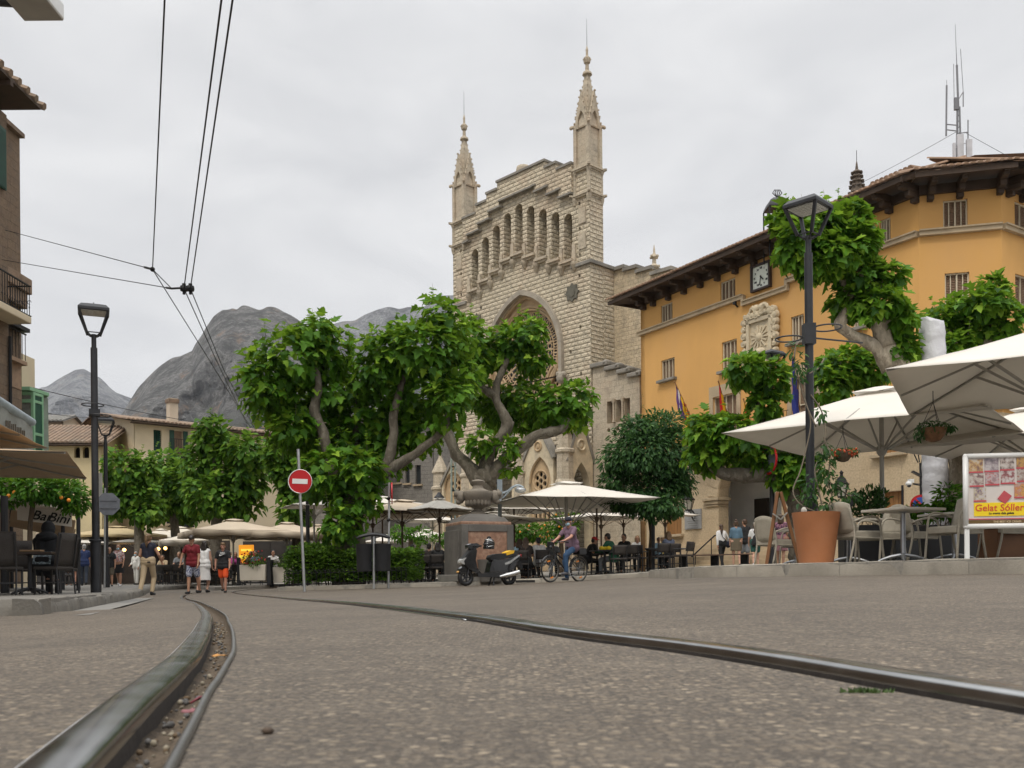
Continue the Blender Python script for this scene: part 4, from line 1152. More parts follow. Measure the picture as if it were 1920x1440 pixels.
def clump_leaves(clumps, n, size, rg, org=V((0, 0, 0)), droop=.5, shell=.5, spread=.35):
    out = []
    areas = [(c[1].x*c[1].y+c[1].x*c[1].z+c[1].y*c[1].z) for c in clumps]; tot = sum(areas)
    for (c, r), a in zip(clumps, areas):
        k = int(n*a/tot); off = V((rg.uniform(0, 50), rg.uniform(0, 50), rg.uniform(0, 50)))
        for i in range(k):
            d = V((rg.gauss(0, 1), rg.gauss(0, 1), rg.gauss(0, 1))).normalized()
            lump = 1+spread*noise.noise(d*1.7+off)+.22*noise.noise(d*4.5+off)
            f = (shell+(1-shell)*rg.random()**.5)*lump
            p = V((c.x+d.x*r.x*f, c.y+d.y*r.y*f, c.z+d.z*r.z*f))
            o = V((d.x/r.x, d.y/r.y, d.z/r.z)).normalized()
            tip = o*.9+V((0, 0, -droop))+V((rg.uniform(-.6, .6), rg.uniform(-.6, .6), rg.uniform(-.5, .5)))
            nrm = V((0, 0, 1))*.8+o*.7+V((rg.uniform(-.6, .6), rg.uniform(-.6, .6), rg.uniform(-.3, .3)))
            s = size*rg.uniform(.55, 1.2)
            ti = min(1, max(0, rg.gauss(.40, .26)+(.3 if rg.random() < .08 else 0)))
            out.append((p-org, tip, nrm, s, ti))
    return out

def pxclumps(L, Y, rg, dy=.55):
    out = []
    for c in L:
        px, py, rx, ry = c[:4]; yy = Y+(c[4] if len(c) > 4 else rg.uniform(-dy, dy)*rx*Y/F)
        out.append((P(px, py, yy), V((rx*yy/F, max(rx, ry)*.9*yy/F, ry*yy/F))))
    return out

def tree(label, base, limbs, clumps, n, size, Y, seed, mat=LEAF, bark=BARK, shape=NEARLEAF, name='plane_tree', cat='tree', group=None, shoots=0, droop=.5, shell=.5, spread=.35):
    rg = random.Random(seed)
    root = thing(name, label, cat, base, 0, group); org = V(base)
    mb = MB(org)
    for L in limbs:
        pts = []; rs = []
        for p in L:
            yy = Y+(p[3] if len(p) > 3 else 0)
            pts.append(P(p[0], p[1], yy) if p[1] is not None else V((base[0], base[1], base[2]-.1))); rs.append(p[2]*yy/F*.88)
        c = bezier(pts, 5); m = len(c)
        rr = [rs[min(int(i/5), len(rs)-1)]+(rs[min(int(i/5)+1, len(rs)-1)]-rs[min(int(i/5), len(rs)-1)])*((i % 5)/5) for i in range(m)]
        c = [q+V((noise.noise(q*1.7), noise.noise(q*1.7+V((9, 0, 0))), 0))*.05 for q in c]
        mb.tube(c, rr, 10, 0, True, .35)
    cl = pxclumps(clumps, Y, rg)
    sp = clump_leaves(cl, n, size, rg, org, droop, shell, spread)
    if shoots:
        sm = mb
        for i in range(shoots):
            c, r = rg.choice(cl); a = rg.uniform(0, 6.28); q = rg.uniform(.2, .8)
            b = V((c.x+r.x*q*math.cos(a), c.y+r.y*q*math.sin(a), c.z+r.z*.75)); h = rg.uniform(.35, .8)
            e = b+V((rg.uniform(-.15, .15), rg.uniform(-.15, .15), h)); sm.tube([b, e], [.008, .003], 4)
            for j in range(9):
                f = rg.uniform(.25, 1); p = b.lerp(e, f); a = rg.uniform(0, 6.28)
                sp.append((p-org, (math.cos(a), math.sin(a), .35), (0, 0, 1), size*rg.uniform(.35, .75)*(1.25-f*.7), rg.uniform(.5, 1)))
    leaf_mesh('crown', sp, mat, root, shape)
    mb.build('trunk', bark, root, 'all')
    return root

tree('big pollarded plane tree with ivy-thick trunk rising from the clipped hedge', FP(652, 28.7),
     [[(652, None, 37), (652, 1030, 34), (655, 985, 29), (655, 940, 26)], [(650, 960, 26), (636, 910, 15), (622, 870, 12), (606, 815, 11), (589, 765, 11), (598, 725, 8), (590, 680, 5)],
      [(660, 960, 26), (695, 920, 15), (722, 880, 11), (737, 825, 10), (741, 765, 9), (760, 700, 6)], [(712, 893, 11), (760, 862, 10), (800, 835, 9), (835, 795, 8), (850, 740, 6)], [(655, 950, 22, .5), (660, 880, 12, .9), (670, 800, 9, 1.2), (665, 740, 6, 1.2)]],
     [(500, 720, 48, 58), (548, 672, 68, 55), (612, 655, 48, 48), (590, 625, 40, 32), (548, 752, 78, 62, .9), (628, 720, 50, 62, .9), (700, 690, 36, 50), (735, 665, 58, 52), (792, 655, 66, 58), (822, 592, 34, 38), (850, 640, 40, 46), (858, 705, 36, 46), (765, 742, 80, 62, .9), (838, 748, 44, 50), (702, 782, 66, 56, 1.3), (585, 808, 70, 52, 1.1), (545, 805, 36, 34), (640, 856, 66, 62, 1.2), (722, 838, 58, 52, 1.2), (786, 806, 50, 40, .9), (664, 925, 56, 48, -.5), (610, 885, 52, 50), (640, 982, 40, 34, -.7), (680, 880, 40, 40, -.8)],
     8200, .29, 28.7, 11, shoots=44, spread=.55, shell=.40)
tree('plane tree with bare twisted grey limbs behind the stone fountain', FP(905, 33.0),
     [[(905, None, 26), (905, 960, 24), (906, 915, 22), (904, 880, 16)], [(900, 905, 18), (876, 872, 14), (852, 845, 12), (836, 800, 11), (826, 760, 9), (815, 700, 5)],
      [(908, 905, 18), (915, 860, 14), (935, 825, 12), (952, 795, 12), (938, 765, 10), (929, 735, 9), (940, 700, 8), (962, 655, 5)], [(955, 800, 8), (962, 790, 4)], [(928, 742, 9), (905, 728, 8), (890, 712, 6)],
      [(910, 905, 18), (940, 870, 13), (972, 845, 12), (1005, 818, 11), (1050, 806, 10), (1066, 785, 6)]],
     [(960, 648, 50, 42, .4), (922, 662, 36, 30, .5), (995, 625, 34, 34), (1000, 675, 28, 26), (985, 752, 50, 36, 1.0), (1038, 762, 48, 36, .5), (1080, 748, 36, 34), (1062, 788, 44, 16, .6), (935, 772, 36, 38, 1.3), (906, 745, 30, 34, 1.2), (900, 832, 24, 24), (948, 842, 26, 20), (985, 790, 30, 22, 1.2), (880, 640, 36, 44), (885, 690, 34, 38), (950, 882, 20, 9)],
     3300, .30, 33.0, 12, shoots=12, spread=.5, shell=.4)
tree('low spreading plane tree with a thick level limb in front of the arched doorway', FP(1512, 24.5),
     [[(1512, None, 34), (1510, 1000, 32), (1502, 945, 30), (1492, 905, 26)], [(1492, 915, 24), (1450, 893, 17), (1395, 892, 15), (1350, 886, 13), (1330, 870, 8), (1320, 840, 5)], [(1497, 905, 20), (1470, 870, 15), (1452, 845, 12), (1436, 790, 9), (1415, 740, 6)],
      [(1502, 905, 18), (1530, 860, 13), (1560, 800, 11), (1585, 740, 8)]],
     [(1372, 812, 46, 36), (1322, 812, 34, 40), (1330, 850, 36, 32), (1405, 852, 40, 26), (1402, 694, 42, 28), (1446, 712, 32, 36), (1432, 758, 26, 30), (1470, 858, 34, 38), (1590, 690, 52, 38), (1560, 720, 30, 34), (1630, 700, 34, 28), (1500, 880, 38, 40), (1470, 890, 30, 30)],
     3700, .25, 24.5, 13, shoots=12, spread=.5, shell=.4)
tree('tall plane tree with pale forked limbs behind the tall lamp post', FP(1806, 20.8),
     [[(1806, None, 26), (1806, 960, 25), (1796, 850, 24), (1750, 765, 23), (1688, 690, 22), (1656, 640, 20)], [(1662, 650, 20), (1650, 605, 16), (1660, 570, 8)], [(1650, 610, 17), (1634, 585, 12), (1628, 540, 9), (1600, 470, 7)], [(1655, 610, 14), (1680, 580, 9), (1688, 560, 6)],
      [(1672, 690, 20), (1640, 650, 14), (1600, 628, 12), (1576, 612, 13), (1580, 590, 12), (1596, 560, 8), (1560, 480, 6)]],
     [(1500, 452, 44, 38), (1478, 410, 28, 22), (1540, 430, 46, 34), (1590, 412, 40, 28), (1560, 478, 54, 36), (1610, 455, 34, 36), (1618, 525, 46, 36), (1662, 520, 32, 26), (1650, 570, 42, 28), (1600, 565, 36, 30), (1690, 600, 24, 30), (1690, 655, 26, 32), (1530, 500, 34, 24)],
     3600, .25, 20.8, 14, bark=BARKP, shoots=14, spread=.5, shell=.4)
tree('plane tree top showing over the near white parasol beside the wrapped column', FP(1868, 23.5),
     [[(1868, None, 28), (1862, 940, 26), (1830, 760, 18), (1845, 660, 10), (1862, 610, 8), (1850, 560, 5)], [(1838, 700, 10), (1790, 650, 8), (1775, 600, 5)]],
     [(1795, 590, 46, 34), (1850, 570, 44, 30), (1862, 540, 22, 24), (1880, 600, 36, 32), (1820, 625, 56, 34), (1790, 650, 40, 24), (1885, 640, 30, 20), (1760, 600, 22, 24)],
     1700, .25, 23.5, 15, bark=BARKP, shoots=8, spread=.5, shell=.4)
tree('small dark leaved street tree with its trunk behind a brown stake', FP(1218, 31.0),
     [[(1220, None, 6), (1220, 1000, 5), (1218, 930, 5), (1214, 850, 4)], [(1219, 950, 4), (1240, 900, 3), (1250, 850, 2)], [(1219, 945, 4), (1185, 900, 3), (1160, 865, 2)]],
     [(1215, 848, 78, 56), (1240, 802, 50, 32), (1190, 805, 34, 28), (1165, 862, 44, 34), (1262, 868, 42, 44), (1212, 922, 74, 42), (1150, 900, 26, 24), (1275, 905, 32, 26), (1235, 950, 54, 24), (1170, 945, 34, 14)],
     13000, .19, 31.0, 16, LEAFD, BARKD, LANCE, 'street_tree', shoots=14, shell=.12)
for lab, pxb, limbs, cl, sd, Y in (
    ('round topped plane tree just behind the octagonal sign', 262, [[(262, None, 12), (262, 1000, 10), (258, 940, 7), (245, 890, 5)], [(258, 950, 6), (225, 900, 4)]], [(228, 882, 36, 34), (268, 878, 26, 30), (252, 925, 46, 36), (225, 935, 32, 34), (275, 960, 30, 30)], 21, 44),
    ('middle plane tree of the left cafe row, leaning behind the striding woman', 330, [[(330, None, 11), (328, 1000, 9), (322, 940, 7), (320, 880, 5)]], [(318, 880, 34, 34), (345, 910, 40, 40), (310, 935, 36, 36), (340, 955, 46, 24)], 22, 47),
    ('tallest plane tree of the left cafe row in front of the cream house', 405, [[(405, None, 15), (405, 1000, 13), (405, 930, 9), (400, 860, 5)], [(405, 960, 8), (435, 930, 6), (455, 890, 4)]], [(400, 830, 40, 38), (375, 870, 34, 34), (425, 880, 46, 46), (465, 850, 38, 36), (470, 900, 34, 44), (400, 930, 50, 40), (440, 945, 40, 30), (395, 805, 24, 22)], 23, 42),
    ('pale green plane tree half hidden behind the no-entry sign', 556, [[(556, None, 12), (556, 1000, 10), (550, 930, 8), (545, 870, 5)]], [(540, 880, 30, 42), (560, 930, 32, 44), (525, 850, 26, 28), (550, 970, 30, 30), (515, 860, 16, 26)], 24, 40)):
    tree(lab, FP(pxb, Y), limbs, cl, 2200 if Y != 42 else 3500, .34, Y, sd, LEAFF, BARK, FARLEAF, group='plane trees round the far cafes', shoots=10, spread=.6, shell=.35)
def oranges(root, cl, n, r, rg, org):
    mb = MB(org)
    for i in range(n):
        c, q = rg.choice(cl); a = rg.uniform(0, 6.28); z = rg.uniform(-.7, .5)
        d = V((math.cos(a)*.95, -abs(math.sin(a))*.95, z)); mb.ball((c.x+d.x*q.x, c.y+d.y*q.y, c.z+d.z*q.z), r, 8, 6)
    mb.build('fruit', pbr('orange fruit', (.75, .26, .02), .5, 0, .1, 10, .1), root, 'all')
for lab, pxb, Y, limbs, cl, n, nf in (
    ('orange tree with fruit above the white awning', 58, 21.5, [[(58, None, 6), (58, 1040, 5), (60, 960, 5), (62, 920, 4)], [(60, 950, 4), (45, 915, 3)], [(60, 945, 4), (80, 920, 3)]], [(20, 918, 40, 24), (70, 915, 46, 26), (120, 922, 40, 24), (140, 940, 26, 22), (-10, 930, 30, 22)], 2600, 14),
    ('orange tree behind the parasols nearer the cyclist', 1052, 42, [[(1052, None, 6), (1052, 1010, 5), (1050, 985, 3)]], [(1045, 992, 34, 22), (1062, 985, 26, 18), (1030, 1005, 18, 16), (1062, 968, 22, 12)], 1500, 22),
    ('orange tree behind the parasols nearer the fountain', 985, 43, [[(985, None, 6), (985, 1010, 5), (982, 990, 3)]], [(985, 995, 26, 18), (972, 1003, 16, 14), (1002, 1000, 14, 14)], 1000, 8),
    ('dark leaved orange tree half hidden by the hedge and bins', 770, 44, [[(770, None, 6), (770, 1015, 5), (768, 1000, 3)]], [(752, 1000, 22, 14), (785, 1003, 22, 14), (830, 1012, 22, 8)], 1000, 0)):
    b = FP(pxb, Y); t = tree(lab, b, limbs, cl, n, .17 if Y < 30 else .2, Y, pxb, LEAFO, BARKD, LANCE, 'orange_tree', droop=.3, shell=.4)
    if nf: rg = random.Random(pxb+1); oranges(t, pxclumps(cl, Y, rg), nf, .045 if Y < 30 else .05, rg, V(b))
# ---------------------------------------------------------------- hedge with low iron fence
hl_, hr_ = GX(527, 27.75), GX(757, 26.95)
hd = (hr_-hl_); hd.z = 0; HL = hd.length; hd.normalize(); hn = V((-hd.y, hd.x, 0))
hroot = thing('hedge', 'clipped green hedge round the foot of the big plane tree', 'hedge', (hl_+hd*HL*.5+hn*.6).to_tuple())
org = V(hroot.location); rg = random.Random(31); sp = []
for i in range(8200):
    u = rg.random()*HL; w = rg.random(); h = rg.random(); f = rg.random()
    top = .115+.98+.10*noise.noise(V((u*1.3, 0, 3)))+.05*noise.noise(V((u*4, 0, 3)))+(.22 if u < HL*.45 and w > .5 else 0)
    if f < .5: y = .30+.10*noise.noise(V((u*2, h*3, 0)))+rg.uniform(0, .18); z = .22+h*(top-.25); o = -hn
    elif f < .85: y = .3+w*1.5; z = top+rg.uniform(-.15, .04); o = V((0, 0, 1))
    else: u = 0 if rg.random() < .5 else HL; y = .3+w*1.5; z = .2+h*(top-.2); o = -hd if u == 0 else hd
    p = hl_+hd*(u+rg.uniform(-.05, .05))+hn*y; p.z = ground(p.x, p.y)+z
    tip = o+V((rg.uniform(-.7, .7), rg.uniform(-.7, .7), rg.uniform(-.2, .9))); nr = V((0, 0, 1))+o*.5+V((rg.uniform(-.5, .5), rg.uniform(-.5, .5), 0))
    sp.append((p-org, tip, nr, .095*rg.uniform(.6, 1.3), min(1, max(0, rg.gauss(.4, .25)))))
leaf_mesh('foliage', sp, HEDGE, hroot, FARLEAF)
mb = MB(org)
for k in range(16):
    p = hl_+hd*(HL*(k+.5)/16)+hn*rg.uniform(.45, .9); p.z = ground(p.x, p.y)+.05; mb.tube([p, p+V((rg.uniform(-.1, .1), 0, .5)), p+V((rg.uniform(-.2, .2), 0, 1.0))], [.025, .018, .01], 6)
mb.build('stems', BARKD, hroot)
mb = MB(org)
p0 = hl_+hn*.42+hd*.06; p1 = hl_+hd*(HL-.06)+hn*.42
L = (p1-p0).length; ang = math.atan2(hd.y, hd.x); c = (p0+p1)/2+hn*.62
mb.box((c.x, c.y, ground(c.x, c.y)+.66), (L-.2, 1.0, .85), ang); mb.build('hedge_shade_core', pbr('hedge inner shade', (.020, .024, .012), .9, 0, .5, 14, .5), hroot)  # solid core box, its dark colour paints the shade inside the hedge
fr = thing('low_fence', 'low black iron hoop fence in front of the hedge', 'fence', (hl_+hn*.22).to_tuple()); org = V(fr.location)
mb = MB(org); n = 26
for k in range(n+1):
    p = hl_+hd*(HL*k/n)+hn*.22; z = ground(p.x, p.y)+.1; mb.tube([(p.x, p.y, z), (p.x, p.y, z+.42)], .009, 5)
    if k < n:
        q = hl_+hd*(HL*(k+1)/n)+hn*.22
        mb.tube([V((p.x, p.y, z+.42)).lerp(V((q.x, q.y, z+.42)), t/6)+V((0, 0, .07*math.sin(math.pi*t/6))) for t in range(7)], .007, 5)
a = hl_+hn*.22; b = hl_+hd*HL+hn*.22
for h in (.18, .5): mb.bar((a.x, a.y, ground(a.x, a.y)+h), (b.x, b.y, ground(b.x, b.y)+h), .02, .02)
e = a+hn*1.4
for h in (.18, .5): mb.bar((a.x, a.y, ground(a.x, a.y)+h), (e.x, e.y, ground(e.x, e.y)+h), .02, .02)
for k in range(1, 9): p = a.lerp(e, k/8); mb.tube([(p.x, p.y, p.z+.1), (p.x, p.y, p.z+.5)], .009, 5)
mb.build('fence_bars', IRONB, fr)

# ---------------------------------------------------------------- mountains
def rockmat(name, base, dark, pale, rust, green, scale, gl):
    t = NT(name); ob = t.coord('Object', (1, 1, .55))
    n = t.math('ADD', t.math('MULTIPLY', t.noise(ob, scale*.38, 8, .7), .6), t.math('MULTIPLY', t.noise(ob, scale*1.6, 6, .65), .4)); n2 = t.noise(ob, scale*5, 6, .7); n3 = t.noise(ob, scale*.45, 5, .6)
    c = t.ramp(n, [(.43, dark), (.5, base), (.56, pale)])
    c = t.mix(t.ramp(n2, [(.42, (.65, .65, .65)), (.60, (0, 0, 0))]), c, tuple(x*.45 for x in base))
    c = t.mix(t.ramp(n3, [(.58, (0, 0, 0)), (.70, (.6, .6, .6))]), c, rust)
    sx = t.new('ShaderNodeSeparateXYZ'); tc = t.new('ShaderNodeTexCoord'); t.link(tc.outputs['Object'], sx.inputs[0])
    g = t.math('SUBTRACT', t.math('ADD', t.math('MULTIPLY', n, 1.5), t.math('MULTIPLY', n2, .9)), t.math('DIVIDE', sx.outputs[2], gl))
    c = t.mix(t.ramp(g, [(.62, (0, 0, 0)), (.80, (.9, .9, .9))]), c, green)
    t.col(c); t.rough(.95); t.b.inputs['Specular IOR Level'].default_value = .1
    t.bump(t.math('ADD', n, n2), 1.0, 14.0); return t.m
def mountain(name, prof, Yr, Yf, mat, seed, back=1.25):
    """ridge profile in photo pixels at distance Yr; slopes fall to the valley at Yf"""
    mb = MB(); nx = 300; ns = 84
    x0, x1 = prof[0][0], prof[-1][0]
    vs = []
    for i in range(nx+1):
        px = x0+(x1-x0)*i/nx
        for k in range(len(prof)-1):
            if prof[k][0] <= px <= prof[k+1][0]: break
        t = (px-prof[k][0])/(prof[k+1][0]-prof[k][0]); py = prof[k][1]+(prof[k+1][1]-prof[k][1])*t
        for j in range(ns+1):
            s = j/ns
            if s <= .86: q = s/.86; Y = Yf+(Yr-Yf)*q; hfrac = q**1.15
            else: q = (s-.86)/.14; Y = Yr+(Yr*back-Yr)*q; hfrac = 1-.5*q
            r = ray(px, py); Z = r.z*Yr*hfrac
            p = V((r.x*Y, Y, Z)); w = math.sin(math.pi*min(1, s/.86)) if s < .86 else 0
            sc_ = Yr/1400
            gul = noise.noise(V((p.x*.016/sc_+seed, p.z*.0035/sc_, 1.0)))+.6*noise.noise(V((p.x*.042/sc_+seed, p.z*.010/sc_, 7.0)));
            pv = V((p.x, p.y*.5, p.z*.42)); nn = noise.fractal(pv*(.016/sc_)+V((seed, 0, 0)), .8, 2.1, 7); rd = 1-abs(noise.noise(pv*(.011/sc_)+V((0, seed, 0))))-.5*abs(noise.noise(pv*(.035/sc_)+V((0, seed, 5))))
            p.z += (nn*15+(rd-.5)*20)*sc_*(w*.9+.10)*min(1, hfrac*1.6); p.y += (nn*40+(rd-.5)*30+gul*105)*sc_*w; p.z += gul*11*sc_*min(1, hfrac*1.4)
            vs.append(p)
    m = ns+1
    mb.add(vs, [(i*m+j, (i+1)*m+j, (i+1)*m+j+1, i*m+j+1) for i in range(nx) for j in range(ns)])
    return tag(mb.build(name, mat, None, 'all'), kind='structure')
RK1 = rockmat('limestone cliff', (.215, .21, .20), (.11, .11, .106), (.36, .35, .33), (.35, .235, .16), (.05, .066, .042), .085, 300)
RK2 = rockmat('far limestone', (.25, .255, .265), (.11, .115, .125), (.35, .355, .36), (.28, .25, .22), (.065, .082, .078), .045, 520)
mountain('mountain', [(205, 800), (235, 762), (252, 742), (275, 712), (297, 690), (320, 676), (345, 662), (360, 658), (368, 640), (384, 612), (400, 592), (418, 577), (436, 571), (444, 574), (452, 570), (478, 569), (500, 571), (525, 579), (556, 594), (600, 622), (660, 660), (720, 700), (800, 760)], 1500, 620, RK1, 3.0)
mountain('mountain', [(520, 690), (580, 640), (625, 606), (650, 599), (690, 588), (730, 578), (765, 570), (790, 566), (830, 556), (900, 545), (1000, 545), (1100, 530), (1170, 512), (1205, 503), (1240, 512), (1290, 560), (1400, 640)], 2300, 1500, RK2, 8.0)
mountain('mountain', [(-140, 820), (-40, 780), (40, 745), (90, 722), (120, 703), (143, 694), (157, 692), (172, 698), (187, 705), (205, 720), (230, 736), (252, 750), (300, 790), (360, 830)], 2900, 1300, RK2, 15.0)

# ---------------------------------------------------------------- houses behind the left cafes
def house(label, org, rz, w, dep, h, wins, wall, roofm, gable=False, over=.5, arches=(), doors=(), sidewin=()):
    r = thing('house', label, 'house', org, rz)
    gz = -.6
    mb = MB(); mb.plate([(0, gz), (w, gz), (w, h), (0, h)], [x[:4] for x in wins]+[d for d in doors]+list(arches), 0, .28, rim=False)
    mb.box((.1, dep/2+.15, (h+gz)/2), (.2, dep, h-gz)); mb.box((w-.1, dep/2+.15, (h+gz)/2), (.2, dep, h-gz)); mb.box((w/2, dep+.1, (h+gz)/2), (w, .2, h-gz))
    if gable:
        for x in (.1, w-.1):
            mb.add([(x, .1, h), (x, dep/2, h+gable), (x, dep, h), (x+.06, .1, h), (x+.06, dep/2, h+gable), (x+.06, dep, h)], [(0, 1, 2), (5, 4, 3)])
    mb.build('wall', wall, r)
    mb = MB(); mb.box((w/2, .6, (h+gz)/2), (w-.5, .1, h-gz-.2)); mb.build('interior_shade', DARK, r)  # panel behind the openings, painted as dark as the shaded rooms
    mb = MB(); gp = gable or 1.0; n = int((w+2*over)/.24)
    for k in range(n+1):
        x = -over+.24*k
        for s in (0, 1):
            a = V((x, -over if s == 0 else dep+over, h-.02)); b = V((x, dep/2, h+gp+.06))
            vs = []
            for p in (a, b):
                for j in range(5):
                    an = math.pi*j/4; vs.append(p+V((math.cos(an)*.10, 0, math.sin(an)*.09+.02)))
            mb.add(vs, [(j, 5+j, 6+j, j+1) for j in range(4)]+[(0, 1, 2, 3, 4)])
    for s in (0, 1): mb.add([(-over, -over if s == 0 else dep+over, h-.03), (w+over, -over if s == 0 else dep+over, h-.03), (w+over, dep/2, h+gp), (-over, dep/2, h+gp)], [(0, 1, 2, 3)])
    rf = mb.build('roof', roofm, r, True)
    mb = MB(); mb.box((w/2, -over*.5, h-.10), (w+over, over, .06)); mb.build('soffit', WOODD, r)
    for x in wins:
        (x0, z0), (x1, _), (_, z1) = x[0], x[1], x[2]; kind = x[4] if len(x) > 4 else 'shut'
        f = bpy.data.objects.new('window', None); C.objects.link(f); f.parent = r
        mb = MB()
        if kind == 'shut':
            for s in (0, 1):
                cx = x0+(x1-x0)*(.25+.5*s)
                for j in range(12): mb.box((cx, .12, z0+(z1-z0)*(j+.5)/12), ((x1-x0)/2-.04, .015, (z1-z0)/12*.97), rot=Matrix.Rotation(R(-35), 3, 'X'))
            mb.build('shutter', GRSH, f)
        elif kind == 'open':
            for s in (-1, 1):
                cx = (x0+x1)/2+s*((x1-x0)*.75); mb.box((cx, -.05, (z0+z1)/2), ((x1-x0)*.48, .05, z1-z0))
            mb.build('shutter', GRSH, f); mb = MB(); mb.box(((x0+x1)/2, .2, (z0+z1)/2), (x1-x0, .05, z1-z0)); mb.build('door_leaf', SHUT, f)
            mb = MB(); w2 = (x1-x0)*1.3
            for k in range(15): mb.box(((x0+x1)/2-w2+2*w2*k/14, -.45, z0+.45), (.02, .02, .9))
            mb.box(((x0+x1)/2, -.45, z0+.92), (2*w2, .04, .03)); mb.box(((x0+x1)/2, -.25, z0-.06), (2*w2+.1, .55, .1)); mb.build('balcony', IRONB, f)
        else:
            mb.box(((x0+x1)/2, .2, (z0+z1)/2), (x1-x0, .03, z1-z0)); mb.build('pane', GLASS if kind == 'glass' else pbr('blue grey shutter', (.018, .022, .03), .6), f)
            mb = MB(); mb.box(((x0+x1)/2, -.04, z0-.06), (x1-x0+.3, .2, .12)); mb.build('sill', TRIM, f)
    return r
A0 = V((-20.7, 52, 0)); rzA = math.atan2(5, 5.6); qa = lambda a, b: onplane(A0, rzA, a, b)
def rect(q_, a, b, c, d): return [(q_(a, (c+d)/2)[0], q_((a+b)/2, d)[1]), (q_(b, (c+d)/2)[0], q_((a+b)/2, d)[1]), (q_(b, (c+d)/2)[0], q_((a+b)/2, c)[1]), (q_(a, (c+d)/2)[0], q_((a+b)/2, c)[1])]
h1 = house('cream three storey house with green shutters and a brick chimney', A0, rzA, 11.5, 10, qa(258, 790)[1], [rect(qa, 288, 303, 806, 850)+['shut'], rect(qa, 326, 343, 808, 856)+['open'], rect(qa, 385, 400, 815, 855)+['shut'], rect(qa, 312, 326, 952, 982)+['dark'], rect(qa, 329, 344, 945, 985)+['open'], rect(qa, 290, 302, 950, 982)+['dark']], CREAM, TILEO, .95)
mb = MB(); cx, cz = qa(344, 778); mb.box((cx, 1.6, cz+.2), (.5, .5, 1.9)); ch_ = mb.build('chimney', PLAST, h1); mb = MB(); mb.box((cx, 1.6, cz+1.0), (.6, .6, .22)); mb.build('chimney_pot', TILEO, ch_)
B0 = V((P(72, 1000, 50).x, 50, 0)); qb = lambda a, b: onplane(B0, R(6), a, b)
hz = qb(130, 832)[1]
arcs = [arch(qb(a, 850)[0], qb(b, 850)[0], qb(0, 858)[1], qb(0, 842)[1], 'round', 6) for a, b in ((139, 150), (155, 167), (172, 184))]
house('low house with tiled roof and a row of small arched loggia windows', B0, R(6), 3.25, 7, hz, [], pbr('yellow render', (.60, .50, .30), .9, 0, .12, .8, .2, 30, stain=(.42, .34, .2)), TILEO, 1.4, .5, arcs)
mb = MB(); mb.box((0, 0, 0), (1, 1, 1))
C0_ = V((P(428, 1000, 62).x, 62, 0)); qc = lambda a, b: onplane(C0_, R(-12), a, b)
house('beige narrow house with dark blue balcony door behind the beige parasols', C0_, R(-12), qc(510, 900)[0], 6, qc(480, 852)[1], [rect(qc, 466, 484, 944, 985)+['dark'], rect(qc, 484, 494, 905, 926)+['shut']], PLAST, TILEO, 1.2)
D0 = V((P(511, 1000, 60).x, 60, 0)); qd = lambda a, b: onplane(D0, R(-18), a, b)
da = [arch(qd(a, 900)[0], qd(b, 900)[0], qd(0, c)[1], qd(0, d)[1], 'round', 6) for a, b, c, d in ((509, 514, 925, 885), (520, 527, 925, 885), (513, 526, 985, 968))]
house('dark grey stone convent house with small arched openings', D0, R(-18), qd(640, 900)[0], 7, qd(560, 800)[1], [], GREYS, TILEO, 1.0, .4, da)
E0 = V((P(690, 1000, 66).x, 66, 0)); qe = lambda a, b: onplane(E0, R(-28), a, b)
house('grey brown stone building with tall slit windows left of the church', E0, R(-28), qe(812, 930)[0], 8, qe(760, 800)[1], [rect(qe, 741, 750, 878, 905)+['glass'], rect(qe, 779, 789, 872, 908)+['glass'], rect(qe, 760, 768, 875, 906)+['glass']], GREYS, SLATE, .6, .2)
b = V((P(80, 1000, 56).x, 56, 0)); qf = lambda a, b_: onplane(b, 0, a, b_)
house('tall plain roof room behind the green glazed balcony', (b.x-1.2, 56, 0), 0, 2.4, 3, qf(85, 790)[1], [], PLAST, CONC, .5, .2)
